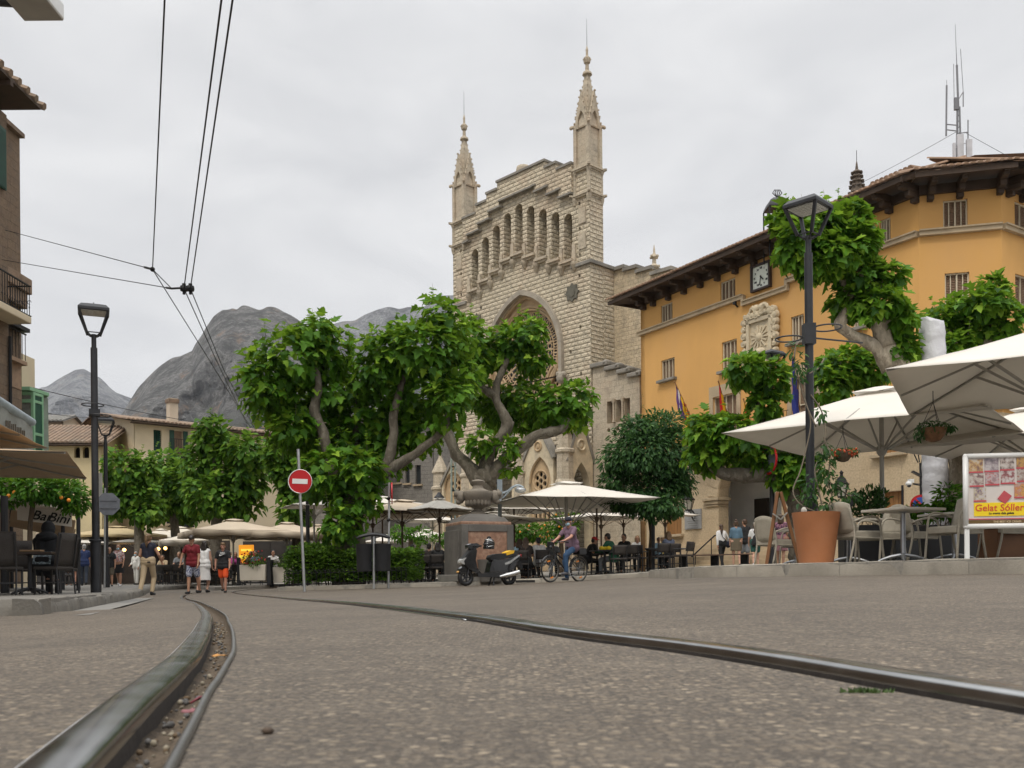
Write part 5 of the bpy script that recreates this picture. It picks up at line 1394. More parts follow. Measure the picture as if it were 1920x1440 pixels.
# ---------------------------------------------------------------- street lamps
LEDM = pbr('lamp lens panel', (.50, .50, .47), .4, 0, .25, 40, .3, 60)
def lamp(label, base, H=5.6, rz=0.0, rings=True):
    t = thing('street_lamp', label, 'street lamp', base, rz, 'charcoal street lamps on the square'); k = H/5.6
    mb = MB(); mb.lathe([(.098, -.03), (.098, .98*k), (.118, .985*k), (.118, 1.02*k), (.066, 1.03*k), (.062, 4.72*k)], 18); mb.lathe([(.045, 4.72*k), (.045, 4.98*k)], 14)
    mb.build('post', IRON, t, True)
    h = bpy.data.objects.new('lamp_head', None); C.objects.link(h); h.parent = t; h.location = (0, 0, 4.95*k)
    mb = MB(); b, tp = .115, .255
    for sx in (-1, 1):
        for sy in (-1, 1):
            mb.bar((sx*b, sy*b, .04), (sx*tp, sy*tp, .46), .05, .035)
            mb.tube([(0, 0, -.03), (sx*.06, sy*.06, .0), (sx*b, sy*b, .05)], .014, 6)
    for a, c in (((-b, -b), (b, -b)), ((b, -b), (b, b)), ((b, b), (-b, b)), ((-b, b), (-b, -b))): mb.bar((a[0], a[1], .05), (c[0], c[1], .05), .02, .016)
    mb.build('cage', IRON, h)
    mb = MB(); mb.box((0, 0, .475), (.56, .56, .05)); mb.box((0, 0, .535), (.56, .56, .07), taper=.78); mb.box((0, 0, .585), (.436, .436, .035), taper=.5); mb.lathe([(.012, .6), (.012, .65)], 6)
    mb.build('cap', IRON, h, False, .012)
    mb = MB(); mb.box((0, 0, .443), (.44, .44, .012))
    for i in range(7):
        for j in range(7): mb.box((-.18+.06*i, -.18+.06*j, .436), (.035, .035, .012))
    mb.build('lens_panel', LEDM, h)
    if rings:
        mb = MB()
        for z, ox, s in ((3.62*k, -.03, 1), (3.42*k, .10, -1)):
            mb.tube([(ox+.20*math.cos(a*.2618), .20*math.sin(a*.2618), z) for a in range(24)], .011, 6, closed=True)
        mb.box((0, 0, 3.47*k), (.2, .16, .13)); mb.build('basket_ring', IRON, t)
    return t
lamp('tall lamp post standing on the left kerb, near one of two', FP(180, 18.3), 5.62, R(24))
lamp('shorter looking lamp post right behind the tall lamp on the left pavement', FP(200, 30.8), 5.6, R(20), False)
lamp('distant lamp post rising between the far ochre and cream parasols', FP(307, 66), 5.4, R(10), False)
LP2 = FP(1521, 14.6)
big = lamp('large lamp post wound with a climbing plant above the terracotta pot', LP2, 5.7, R(45), False)
mb = MB()
for z, c, r in ((3.47, (-.33, -.05), .20), (3.68, (.32, .12), .22)):
    mb.tube([(c[0]+r*math.cos(a*.2618), c[1]+r*math.sin(a*.2618), z) for a in range(24)], .013, 6, closed=True)
mb.box((0, 0, 3.55), (.17, .17, .32)); mb.tube([(0, 0, 3.5), (.9, .2, 3.46)], .014, 6)
o = mb.build('basket_ring', IRON, big); o.rotation_euler = (0, 0, -R(45))
lamp('lamp post with a round sign, in front of the ochre wall right of the flags', FP(1449, 24.6), 5.75, R(35), False)
lamp('lamp post whose head is hidden in the leaves behind the no-entry sign', FP(578, 32), 5.0, 0, False)
# ---------------------------------------------------------------- signs, poles, bins
def disc(mb, c, r, n, th, nrm, mi=0):
    nrm = V(nrm).normalized(); x, y = frame_of(nrm)
    vs = [V(c)+x*(r*math.cos(2*math.pi*i/n))+y*(r*math.sin(2*math.pi*i/n))+nrm*o for o in (-th/2, th/2) for i in range(n)]
    return mb.add(vs, [tuple(range(n))[::-1], tuple(range(n, 2*n))]+[(i, (i+1) % n, n+(i+1) % n, n+i) for i in range(n)], mi)
Y = 24.3; b = FP(571, Y); tp = P(559, 842, Y); c = P(564, 903, Y)
t = thing('no_entry_sign', 'round red no-entry sign on a leaning grey pole', 'road sign', b); org = V(b)
mb = MB(org); mb.tube([b-V((0, 0, .1)), tp], .037, 10); mb.build('pole', GALV, t, True)
nrm = V((-.08, -1, 0)); nrm.normalize(); cf = c+nrm*.06
mb = MB(org); disc(mb, cf, .30, 36, .02, nrm, 0); mb.tube([cf+V((.30*math.cos(a*.1745), 0, .30*math.sin(a*.1745))) for a in range(36)], .012, 6, 1, closed=True)
s = mb.build('sign_plate', [REDP, WHITE], t, True)
mb = MB(org); mb.box(cf+nrm*.013-V((0, 0, .0)), (.40, .006, .125), rot=Matrix.Rotation(math.atan2(.08, 1)*-1, 3, 'Z') @ Matrix.Rotation(R(3), 3, 'Y')); mb.build('white_bar', WHITE, s)
Y = 26.1; b = FP(728, Y); t = thing('road_sign', 'round sign seen edge-on at the top of a thin grey pole', 'road sign', b); org = V(b)
mb = MB(org); mb.tube([b-V((0, 0, .1)), P(730, 905, Y)], .032, 10); mb.build('pole', GALV, t, True)
c = P(731.5, 925, Y); mb = MB(org); disc(mb, c+V((.05, 0, 0)), .30, 28, .03, (1, .12, 0), 0); mb.build('sign_plate', REDP, t, True)
mb = MB(org)
for py in (935, 975): mb.ball(P(728.5, py, Y)-V((0, .03, 0)), .05, 8, 6)
mb.build('clamp', IRONB, t)
Y = 25.9; b = FP(701, Y); t = thing('litter_bin', 'pair of dark grey litter bins hung on one post', 'litter bin', b); org = V(b)
mb = MB(org); mb.tube([b-V((0, 0, .05)), P(701, 1006, Y)], .035, 10); mb.build('post', GALV, t, True)
for s in (-1, 1):
    mb = MB(org); cx = b.x+s*.255; zt, zb = P(700, 1021, Y).z, P(700, 1071, Y).z
    mb.lathe([(.19, zb-b.z), (.205, zb-b.z+.04), (.225, zt-b.z), (.235, zt-b.z+.015), (.21, zt-b.z+.012), (.19, zt-b.z-.1)], 18, (cx, b.y-.02, b.z), sy=.8); mb.build('bin_body', IRON, t, True)
mb = MB(org); zt = P(700, 1006, Y).z
mb.tube([(b.x-.47+.094*k, b.y, zt+.10*math.sin(math.pi*k/10)-.04) for k in range(11)], [.02]+[.05]*9+[.02], 8)
for s in (-1, 1): mb.bar((b.x+s*.05, b.y, zt), (b.x+s*.05, b.y, zt-.45), .03, .03)
mb.build('hood', IRON, t, True)
# octagonal sign from behind
Y = 29.6; b = FP(196, Y); c = P(203, 945, Y); t = thing('octagonal_sign', 'grey back of an octagonal road sign beside the left lamp posts', 'road sign', b); org = V(b)
mb = MB(org); mb.tube([b-V((0, 0, .05)), P(197, 915, Y)], .03, 8); mb.build('pole', GALV, t, True)
mb = MB(org); n = V((.25, -1, 0)).normalized(); x = V((-n.y, n.x, 0))
vs = [c+x*(.37*math.cos(R(22.5)+k*R(45)))+V((0, 0, .37*math.sin(R(22.5)+k*R(45))))+n*o for o in (0, .03) for k in range(8)]
mb.add(vs, [tuple(range(8)), tuple(range(15, 7, -1))]+[(i, 8+i, 8+(i+1) % 8, (i+1) % 8) for i in range(8)])
for dz in (-.12, .12): mb.box(c+n*.045+V((0, 0, dz)), (.5, .03, .05), math.atan2(x.y, x.x))
s = mb.build('sign_plate', pbr('aluminium sign back', (.20, .21, .23), .55, .4, .1, 4), t); mb = MB(org); mb.box(c+n*.034+V((-.2, 0, .02)), (.12, .004, .08), math.atan2(x.y, x.x)); mb.build('sticker', WHITE, s)
Y = 31.5; c = P(186, 911, Y); b = FP(186, Y); t = thing('blank_signboard', 'pale blank panel on a post just right of the tall left lamp', 'panel', b); org = V(b)
mb = MB(org); mb.box(c, (.2, .04, .86)); mb.build('panel_board', pbr('pale panel', (.5, .48, .43), .6), t); mb = MB(org); mb.tube([b, c], .02, 6); mb.build('post', IRON, t)
# round sign on the right lamp post
Y = 24.3; c = P(1443, 862, Y); t = thing('road_sign', 'round red rimmed sign seen nearly edge-on by the right lamp post', 'road sign', c); org = V(c)
mb = MB(org); disc(mb, c, .36, 30, .03, (-1, -.28, 0), 0); mb.tube([c+V((-.02, 0, 0))+V((.36*math.cos(a*.21)*.27, .36*math.cos(a*.21)*-.96, .36*math.sin(a*.21))) for a in range(30)], .03, 6, 1, closed=True); o = mb.build('sign_plate', [pbr('sign blue grey', (.18, .2, .25), .5), REDP], t, True)
mb = MB(org); mb.bar(c+V((0, 0, .1)), c+V((.10, .3, .1)), .04, .04); mb.bar(c+V((0, 0, -.1)), c+V((.10, .3, -.1)), .04, .04); mb.build('bracket', GALV, t)
# twin pale green poles
for dx, lab in ((846, 'left one of two slim pale green poles before the church porch'), (853, 'right one of two slim pale green poles before the church porch')):
    Y = 35; b = FP(dx+1, Y); t = thing('utility_pole', lab, 'pole', b); org = V(b)
    mb = MB(org); mb.tube([b, P(dx, 640, Y)], .035, 8); mb.build('pole_shaft', pbr('pale green pole paint', (.36, .43, .40), .5, .2, .1, 6), t, True)
    mb = MB(org)
    for py in (808, 875, 920): q_ = P(dx+(3.5 if dx < 850 else -3.5), py, Y); mb.box(q_, (.16, .05, .06))
    mb.build('clamp', GALV, t)
# curved bracket lamp
Y = 31; b = FP(938, Y); t = thing('bracket_lamp', 'pale blue steel lamp with a curved arm behind the stone urn', 'lamp', b); org = V(b); PB = pbr('pale blue steel', (.33, .38, .41), .45, .3, .1, 6)
mb = MB(org); mb.tube([b, P(937, 905, Y)], .07, 10); mb.box(P(937, 915, Y), (.17, .17, .55)); mb.build('post', PB, t, True)
mb = MB(org); mb.tube(bezier([P(940, 925, Y), P(952, 921, Y), P(962, 913, Y), P(972, 910, Y), P(981, 914, Y)], 4), .04, 8); mb.tube(bezier([P(942, 934, Y), P(950, 926, Y), P(960, 916, Y)], 4), .025, 8); mb.build('arm', PB, t, True)
mb = MB(org); mb.ball(P(976, 919, Y), (.19, .15, .10), 12, 7); mb.box(P(971, 915, Y), (.1, .1, .12)); mb.build('lamp_head', GALV, t, True)
# lamp with camera in front of the stone wall at the right
Y = 27; b = FP(1730, Y); t = thing('camera_post', 'slim post with small lantern, floodlight and white dome camera', 'camera post', b); org = V(b)
mb = MB(org); mb.tube([b, P(1727, 868, Y)], .05, 10); mb.tube([P(1728, 908, Y), P(1712, 907, Y)], .02, 6); mb.tube([P(1728, 911, Y), P(1712, 908, Y)], .012, 6); mb.build('post', IRON, t, True)
mb = MB(org); a = P(1726, 867, Y)
for sx in (-1, 1):
    for sy in (-1, 1): mb.bar(a+V((sx*.05, sy*.05, 0)), a+V((sx*.13, sy*.13, .26)), .025, .025)
mb.box(a+V((0, 0, .29)), (.32, .32, .06)); mb.box(a+V((0, 0, .34)), (.28, .28, .05), taper=.6); mb.build('lantern', IRON, t)
mb = MB(org); mb.box(P(1718, 888, Y), (.26, .14, .05), rot=Matrix.Rotation(R(28), 3, 'Y')); mb.build('floodlight', BLKP, t)
mb = MB(org); c = P(1704, 907, Y); mb.ball(c, (.09, .09, .08), 12, 8); mb.box(c+V((.06, 0, .08)), (.14, .12, .1)); o = mb.build('camera_dome', WHITE, t, True); mb = MB(org); mb.ball(c-V((0, .02, .05)), (.06, .06, .06), 10, 6); mb.build('camera_lens', BLKP, o, True)
c = P(1726, 946, Y-.1); t = thing('road_sign', 'round red and blue no-parking sign peeping over the cafe table', 'road sign', c); org = V(c); mb = MB(org); disc(mb, c, .28, 28, .02, (-.2, -1, 0), 0); disc(mb, c+V((-.003, -.012, 0)), .21, 28, .02, (-.2, -1, 0), 1); mb.bar(c+V((-.17, -.03, .17)), c+V((.17, -.03, -.17)), .01, .05, 0); mb.build('sign_plate', [REDP, pbr('sign blue', (.02, .08, .35), .4)], t)
Y = 23; b = FP(1692, Y); mb = MB(b); mb.tube([b, P(1692, 910, Y)], .03, 8); solo(mb, 'bollard_post', IRON, 'thin dark post standing behind the cafe table', 'post')
# ---------------------------------------------------------------- fountain with urn
FO = P(865, 1080, 26.6); fx = hp(FO.x, FO.y); frz = R(22)
t = thing('fountain', 'square stone fountain block with pink marble panel and dark stone edges', 'fountain', (FO.x, FO.y, fx), frz); W, D, Hh = 1.58, 1.5, 1.62
GRN = pbr('dark weathered stone', (.13, .12, .105), .8, 0, .3, 3, .4, 25, .015, stain=(.06, .055, .05)); PINK = pbr('pink red marble', (.30, .165, .105), .45, 0, .3, 9, .2, 50, stain=(.40, .27, .19))
mb = MB(); mb.box((W/2, D/2, Hh/2), (W-.04, D-.04, Hh)); 
for x in (.10, W-.10): mb.box((x, -.0, Hh/2), (.20, .12, Hh))
mb.box((W/2, .0, Hh-.10), (W-.40, .12, .20)); mb.box((-.0, D/2, Hh/2), (.10, D-.2, Hh-.3))
mb.build('block', GRN, t, False, .012)
mb = MB(); mb.box((W/2, .0, (Hh-.20)/2+.05), (W-.41, .07, Hh-.24)); p_ = mb.build('marble_panel', PINK, t)
mb = MB(); mb.ball((W*.52, -.06, 1.22), (.07, .06, .07), 8, 6); mb.tube([(W*.52, -.05, 1.22), (W*.52, -.17, 1.20)], .02, 6); mb.build('spout', IRONB, p_)
mb = MB(); mb.lathe([(.33, .0), (.37, .45), (.40, .62), (.34, .62), (.30, .5)], 14, (W*.5, -.25, 0), sy=.75); mb.build('basin', GRN, t, True)
mb = MB(); mb.box((W/2, D/2, .10), (W+.34, D+.34, .2)); mb.build('plinth', CONC, t, False, .02)
mb = MB(); mb.box((W/2, D/2, Hh+.045), (W-.06, D-.06, .09)); mb.build('cornice', PINK, t, False, .02); mb = MB(); mb.box((W/2, D/2, Hh+.16), (W-.16, D-.16, .14), taper=.86); mb.box((W/2, D/2, Hh+.28), (W-.5, D-.5, .10), taper=.7); mb.build('cap_stone', GRN, t, False, .02)
URN = pbr('lichen urn stone', (.22, .19, .15), .9, 0, .3, 6, .5, 25, .02, stain=(.09, .08, .065)); mb = MB(); z = Hh+.33
mb.lathe([(.22, z), (.22, z+.05), (.13, z+.1), (.12, z+.16), (.22, z+.22), (.36, z+.36), (.42, z+.52), (.45, z+.62), (.43, z+.67), (.30, z+.70), (.17, z+.76), (.14, z+.85), (.20, z+.93), (.21, z+.97), (.13, z+1.01), (.03, z+1.03)], 20, (W/2, D/2, 0))
for k in range(20):
    a = k*math.pi/10; mb.ball((W/2+.33*math.cos(a), D/2+.33*math.sin(a), z+.36), (.06, .06, .13), 6, 5)
urn = mb.build('urn', URN, t, True)
for s in (-1, 1):
    mb = MB(); d = V((math.cos(-frz), math.sin(-frz), 0)); c = V((W/2, D/2, z+.52))+d*(.50*s)
    mb.ball(c, (.14, .14, .2), 8, 6); mb.ball(c+d*(.1*s)+V((0, 0, .08)), .11, 8, 6); mb.ball(c+d*(.06*s)-V((0, 0, .14)), .09, 8, 6); mb.tube([c+d*(.05*s)+V((0, 0, .2)), c+d*(.16*s)+V((0, 0, .12)), c+d*(.14*s)-V((0, 0, .06))], .05, 7); mb.build('urn_handle', URN, urn, True)
# drain and gutter opening beside the kerb
g = G(985, 1094); mb = MB(); mb.box((g.x, g.y+.02, g.z+.06), (.55, .06, .07), math.atan2(ISL[3].y-ISL[2].y, ISL[3].x-ISL[2].x)); tag(mb.build('drain_slot', DARK), 'dark drain slot in the kerb behind the scooter', 'drain')
# ---------------------------------------------------------------- overhead tram wires
def wire(name, pts, r, label, sag=0.0, grp='overhead tram wires'):
    a, b = V(pts[0]), V(pts[-1]); mb = MB(a)
    c = [V(p) for p in pts] if len(pts) > 2 else [a.lerp(b, k/14)-V((0, 0, sag*4*(k/14)*(1-k/14))) for k in range(15)]
    mb.tube(c, r, 6); return solo(mb, name, IRONB, label, 'wire', grp, smooth='all')
NA = P(286, 505, 18.8); NB1 = P(345, 541, 19.4); NB2 = P(357, 541, 19.6)
def ahead(p, px, py, zz=None):
    r = ray(px, py); Y = ((zz or p.z)-CZ)/r.z; return V((r.x*Y, Y, CZ+r.z*Y))
wire('overhead_wire', [NA, ahead(NA, 309, -6), ahead(NA, 316, -600)], .010, 'single support wire rising from the left clamp out of the top edge')
wire('overhead_wire', [NB1, ahead(NB1, 416, -6), ahead(NB1, 448, -600)], .011, 'left of the two contact wires rising to the top edge')
wire('overhead_wire', [NB2, ahead(NB2, 437, -6), ahead(NB2, 470, -600)], .011, 'right of the two contact wires rising to the top edge')
wire('overhead_wire', [NA, ahead(NA, 380, 655, NA.z-.1), ahead(NA, 470, 802, NA.z-.3)], .011, 'wire dropping right from the left clamp towards the far houses')
wire('overhead_wire', [NB1, ahead(NB1, 403, 670, NB1.z-.05), ahead(NB1, 463, 795, NB1.z-.2)], .011, 'inner contact wire running away from the right clamp')
wire('overhead_wire', [NB2, ahead(NB2, 418, 690, NB2.z-.05), ahead(NB2, 478, 805, NB2.z-.2)], .011, 'outer contact wire running away from the right clamp')
wire('overhead_wire', [NA, P(8, 431, 29.0)], .010, 'span wire from the left clamp up to the stone house')
NC = P(322, 541, 19.2)
wire('overhead_wire', [NC, P(4, 487, 28.5)], .010, 'lower span wire from the joined clamps to the balcony house')
wire('overhead_wire', [NA, NC], .009, 'short sloping wire tying the two overhead clamps together')
wire('overhead_wire', [P(62, 727, 34), P(480, 806, 58)], .014, 'thin cable crossing in front of the mountains above the roofs', .2)
wire('overhead_wire', [P(62, 770, 34), P(205, 783, 52)], .014, 'thin cable running to the cream house gable', .1)
wire('overhead_wire', [P(1797, 245, 33), P(1600, 350, 44)], .008, 'guy wire sloping left from the antenna mast', .05); wire('overhead_wire', [P(1812, 250, 33), P(1935, 318, 31)], .008, 'guy wire sloping right from the antenna mast')
mb = MB(NA); mb.ball(NA, .05, 8, 6); mb.tube([NA, NA.lerp(P(8, 431, 29), .035)], .025, 6); solo(mb, 'wire_clamp', IRONB, 'small dark clamp where four overhead wires meet', 'wire clamp')
mb = MB(NC); mb.tube([NC-V((.12, 0, -.02)), NC, P(338, 540, 19.3), NB1, NB2], .022, 6)
for p in (NB1, NB2): mb.lathe([(.03, -.12), (.03, -.06), (.075, -.05), (.085, 0), (.075, .05), (.04, .06), (.04, .10)], 10, p)
solo(mb, 'wire_clamp', IRONB, 'double insulator bar holding the two contact wires', 'wire clamp')
# white lamp housing on an arm, top left
c = P(52, 4, 9.0); bx = V((-7.6, 9.0, 0)); bx.z = hp(bx.x, bx.y); t = thing('lamp_housing', 'white box shaped lamp housing at the top left corner', 'lamp', bx); org = V(bx)
mb = MB(org); mb.box(c+V((0, .12, .09)), (.40, .40, .16), taper=1.0); mb.build('housing', WHITE, t, False, .015)
mb = MB(org); mb.box(c+V((0, .12, .007)), (.38, .38, .006))
for dx, dy in ((-.12, 0), (.05, 0), (.14, .05), (-.1, .2), (.08, .2)): mb.lathe([(.006, -.004), (.006, .0)], 8, c+V((dx, dy, .005)))
mb.build('base_plate', pbr('warm grey plate', (.36, .345, .31), .6, 0, .1, 5), t)
mb = MB(org); mb.tube([c+V((-.15, .2, .12)), V((bx.x, 9.2, c.z+.3)), bx], .05, 10); mb.build('arm', IRON, t, True)
# ---------------------------------------------------------------- houses on the left edge
t = thing('corner_house', 'tall brown stone house at the left edge with iron balcony and tiled eave', 'house', (-15.5, 17, -.2)); org = V((-15.5, 17, -.2))
wx = P(14, 400, 29).x
mb = MB(org); mb.box((wx-2, 17.5, 7.1), (4, 23, 14.6)); mb.build('wall', BROWNW, t)
mb = MB(org); zz = P(70, 180, 29).z; ex = P(71, 180, 29.6).x
mb.box(((wx+ex)/2-.4, 18, zz+.02), (ex-wx+.8, 23.6, .10)); mb.build('soffit', WOODD, t)
mb = MB(org)
for k in range(48): mb.tube([(ex+.06, 6.4+k*.5, zz+.12), (wx-1.5, 6.4+k*.5, zz+.9)], .12, 6)
mb.build('roof_tiles', TILEO, t, True)
mb = MB(org)
for k in range(20): mb.box(((wx+ex)/2, 7+k*1.17, zz-.1), (ex-wx, .16, .16)) if 7+k*1.17 < 29.2 else None
mb.build('rafter', WOODD, t)
zb = P(30, 597, 28.9).z; bxx = P(58, 600, 28.95).x
mb = MB(org); mb.box(((wx+bxx)/2, 24.8, zb-.05), (bxx-wx, 8.4, .22)); bs = mb.build('balcony_slab', CREAM, t, False, .03)
mb = MB(org)
for k in range(60): y = 20.7+k*.14; mb.tube([(bxx-.05, y, zb+.05), (bxx-.05, y, zb+1.0)], .012, 5); mb.ball((bxx-.05, y, zb+.35), (.02, .03, .05), 5, 4)
for k in range(5): x = wx+(bxx-wx)*k/5+.1; mb.tube([(x, 28.95, zb+.05), (x, 28.95, zb+1.0)], .012, 5); mb.tube([(x+.06*math.cos(a), 28.95, zb+.5+.06*math.sin(a)) for a in range(6)], .01, 4)
for z in (.08, 1.0): mb.box((bxx-.05, 24.8, zb+z), (.05, 8.4, .035)); mb.box(((wx+bxx)/2, 28.97, zb+z), (bxx-wx, .04, .035))
mb.build('balcony_railing', IRONB, bs)
z0, z1 = P(6, 350, 28.5).z, P(6, 235, 28.5).z
mb = MB(org); mb.box((wx+.06, 28.35, (z0+z1)/2), (.06, .9, z1-z0))
for k in range(34): mb.box((wx+.10, 28.35, z0+.05+k*(z1-z0-.1)/34), (.03, .8, .035))
mb.build('shutter', GRSH, t)
mb = MB(org); mb.tube([(wx+.07, 28.95, -.2), (wx+.07, 28.95, 7.6)], .05, 8); mb.build('drainpipe', IRONB, t)
t = thing('brown_house', 'narrow brown house squeezed behind the corner house with small balcony', 'house', (-18, 31, -.2)); org = V((-18, 31, -.2))
w2 = P(38, 400, 31.3).x; zt = P(30, 250, 31).z
mb = MB(org); mb.box((w2-1.5, 30.2, zt/2), (3, 2.2, zt)); mb.build('wall', BROWNW, t)
mb = MB(org); mb.box((w2-1.4, 30.2, zt+.06), (3.1, 2.3, .14)); mb.build('cornice', TILEO, t)
mb = MB(org); q_ = P(52, 520, 31.0); mb.box((q_.x-1.0, 30.4, q_.z-.25), (2.0, 1.8, .5)); mb.box((q_.x-.9, 30.4, q_.z-.75), (1.6, 1.6, .5)); mb.build('ledge', TILEO, t, False, .03)
q_ = P(44, 674, 31.0); mb = MB(org); mb.box((q_.x-.8, 30.6, q_.z-.1), (1.6, 1.3, .12)); mb.box((q_.x-.9, 30.7, q_.z-.55), (1.4, 1.1, .8)); bs = mb.build('balcony_slab', SHUT, t)
mb = MB(org)
for k in range(7):
    x = q_.x-.04; y = 30.0+k*.2; mb.tube([(x, y, q_.z), (x, y, q_.z+.85)], .012, 5)
for k in range(5):
    x = q_.x-.04-k*.12; mb.tube([(x, 29.96, q_.z), (x, 29.96, q_.z+.85)], .012, 5)
    for j in range(3): mb.tube([(x-.06+.05*math.cos(a*.9), 29.96, q_.z+.2+j*.25+.06*math.sin(a*.9)) for a in range(7)], .009, 4)
mb.box((q_.x-.3, 29.96, q_.z+.87), (.6, .05, .04)); mb.box((q_.x-.04, 30.6, q_.z+.87), (.05, 1.3, .04)); mb.box((q_.x-.3, 30.4, q_.z+.98), (.85, 1.6, .12)); mb.build('balcony_railing', IRONB, bs)
# mint green glazed balcony on the next house
Y = 33.0; a, b, c = P(12, 790, Y), P(62, 790, Y), P(80, 790, Y+.55); t = thing('mint_house', 'pale house with a mint green glazed bay over the awnings', 'house', (a.x, Y, -.2)); org = V((a.x, Y, -.2))
mb = MB(org); mb.box((a.x-2.0, 34.2, 4), (4.0, 1.6, 8.6)); mb.build('wall', CREAM, t)
zt, zb = P(40, 735, Y).z, P(40, 880, Y).z
bay = bpy.data.objects.new('glazed_bay', None); C.objects.link(bay); bay.parent = t
mb = MB(org); fwd = b.x-a.x
for x in (a.x, a.x+fwd*.46, b.x): mb.box((x, Y, (zt+zb)/2), (.10, .10, zt-zb))
zm = P(40, 752, Y).z
for z in (zt-.05, zm+.0, zb+.9, zb+.05): mb.box(((a.x+b.x)/2, Y+.002, z), (fwd, .09, .12))
d = c-V((b.x, Y, b.z)); d.z = 0; L = d.length; an = math.atan2(d.y, d.x); mid = V((b.x, Y, 0))+d/2
for k in (0.06, .94): q_ = V((b.x, Y, 0))+d*k; mb.box((q_.x, q_.y, (zt+zb)/2), (.08, .08, zt-zb), an)
for z in (zt-.05, zm, zb+1.25, zb+.05): mb.box((mid.x, mid.y, z), (L, .07, .10), an)
mb.build('bay_frame', MINT, bay, False, .008)
mb = MB(org); mb.box(((a.x+b.x)/2, Y+.03, (zt+zm)/2), (fwd, .02, zt-zm)); mb.box(((a.x+b.x)/2, Y+.03, (zm+zb)/2), (fwd, .02, zm-zb)); mb.build('glass', pbr('curtained glass', (.20, .22, .20), .15, 0, .3, 6, 0, spec=.8), bay)
mb = MB(org); mb.box((mid.x, mid.y+.02, (zt+zb)/2), (L-.06, .03, zt-zb), an); mb.build('green_panel', MINTD, bay)
mb = MB(org); r_ = P(92, 738, Y+.9); o_ = [(a.x-.1, Y-.25), (b.x+.02, Y-.25), (r_.x, Y+.9), (r_.x-.3, Y+1.3), (a.x-.1, Y+1.3)]
vs = [(x, y, zt+.02) for x, y in o_]+[(x, y, zt+.14) for x, y in o_]; mb.add(vs, [(4, 3, 2, 1, 0), (5, 6, 7, 8, 9)]+[(i, (i+1) % 5, 5+(i+1) % 5, 5+i) for i in range(5)]); mb.build('bay_roof', MINT, bay)
mb = MB(org); q_ = P(82, 800, Y+.8); mb.box((q_.x-.7, Y+1.0, (zt+zb)/2), (1.3, .5, zt-zb)); mb.build('bay_side', pbr('grey green board', (.20, .25, .20), .7), bay)
# ---------------------------------------------------------------- things on the town hall roof
x_, z_ = tq(1800, 330, 3.0); base = V((TO[0]+c_*x_-s__*3.0*1, TO[1]+s__*x_+c_*3.0, z_-.6))
base = P(1798, 330, 33.0)-V((0, 0, .9)); t = thing('antenna_mast', 'mobile phone antenna mast with white panels on the town hall roof', 'antenna', base); org = V(base); Y = 33.0
SM = pbr('mast steel', (.20, .20, .21), .5, .5, .1, 6); mb = MB(org)
top_ = P(1794, 122, Y)
for dx, dy in ((-.10, 0), (.10, 0), (0, .15)):
    mb.tube([base+V((dx, dy, 0)), P(1797, 200, Y)+V((dx*.4, dy*.4, 0))], .03, 6)
for k in range(16):
    f = k/16; p = base.lerp(P(1797, 200, Y), f); w = .10*(1-f*.6); mb.bar(p-V((w, 0, 0)), p+V((w, 0, .2)), .02, .02)
mb.tube([P(1797, 205, Y), top_], .035, 6); mb.tube([top_, P(1791, 45, Y)], [.014, .006], 5); mb.tube([P(1797, 235, Y), P(1773, 233, Y)], .02, 5); mb.tube([P(1797, 246, Y), P(1773, 243, Y)], .02, 5); mb.tube([P(1797, 250, Y), P(1815, 248, Y)], .02, 5); mb.tube([P(1795, 190, Y), P(1806, 172, Y)], .016, 5)
mb.build('mast', SM, t, True)
mb = MB(org)
for a, b, r in (((1774, 255), (1775, 160), .030), ((1806, 172), (1801, 92), .010), ((1789, 185), (1788, 120), .010), ((1815, 262), (1815, 225), .02), ((1806, 172), (1806, 200), .018), ((1775, 165), (1775, 150), .008)): mb.tube([P(*a, Y), P(*b, Y)], r, 6)
mb.box(P(1792, 195, Y), (.10, .1, .42)); mb.build('whip_antenna', SM, t)
PANM = pbr('antenna panel white', (.52, .52, .54), .5)
for (a, b, y0, y1) in ((1783, 1787, 272, 330), (1791, 1802, 256, 334), (1808, 1818, 265, 330)):
    p, q_ = P(a, y1, Y), P(b, y0, Y); mb = MB(org); mb.box(((p.x+q_.x)/2, Y-.16, (p.z+q_.z)/2), (q_.x-p.x, .10, q_.z-p.z)); mb.bar(((p.x+q_.x)/2, Y-.1, q_.z-.1), (base.x, Y, q_.z-.1), .03, .03); mb.build('antenna_panel', PANM, t, False, .02)
Y = 36.5; b = P(1458, 440, Y); b.z -= 1.0; t = thing('bell_cage', 'iron bell cage with a curved cap on the town hall roof', 'bell cage', b); org = V(b)
mb = MB(org); w = .42; zt = P(1458, 392, Y).z
for sx in (-1, 1):
    for sy in (-1, 1): mb.tube([(b.x+sx*w, Y+sy*w, b.z), (b.x+sx*w, Y+sy*w, zt)], .03, 6); mb.tube([(b.x+sx*w, Y+sy*w, zt-.5), (b.x+sx*w*.5, Y+sy*w, zt-.28), (b.x, Y+sy*w, zt-.25)], .018, 5)
mb.build('cage_frame', IRONB, t); mb = MB(org); mb.lathe([(.62, zt), (.60, zt+.08), (.5, zt+.24), (.28, zt+.38), (.06, zt+.42)], 4, (b.x, Y, 0), phase=R(45)); 
for k in range(5): mb.tube([(b.x+.02, Y, zt+.42), (b.x+(k-2)*.09, Y, zt+.62), (b.x+(k-2)*.045, Y, zt+.75)], .02, 5)
mb.build('cap', IRON, t, True); mb = MB(org); mb.lathe([(.24, zt-.62), (.17, zt-.5), (.13, zt-.25), (.03, zt-.18)], 12, (b.x, Y, 0)); mb.build('bell', pbr('bell bronze', (.12, .09, .05), .5, .8), t, True)
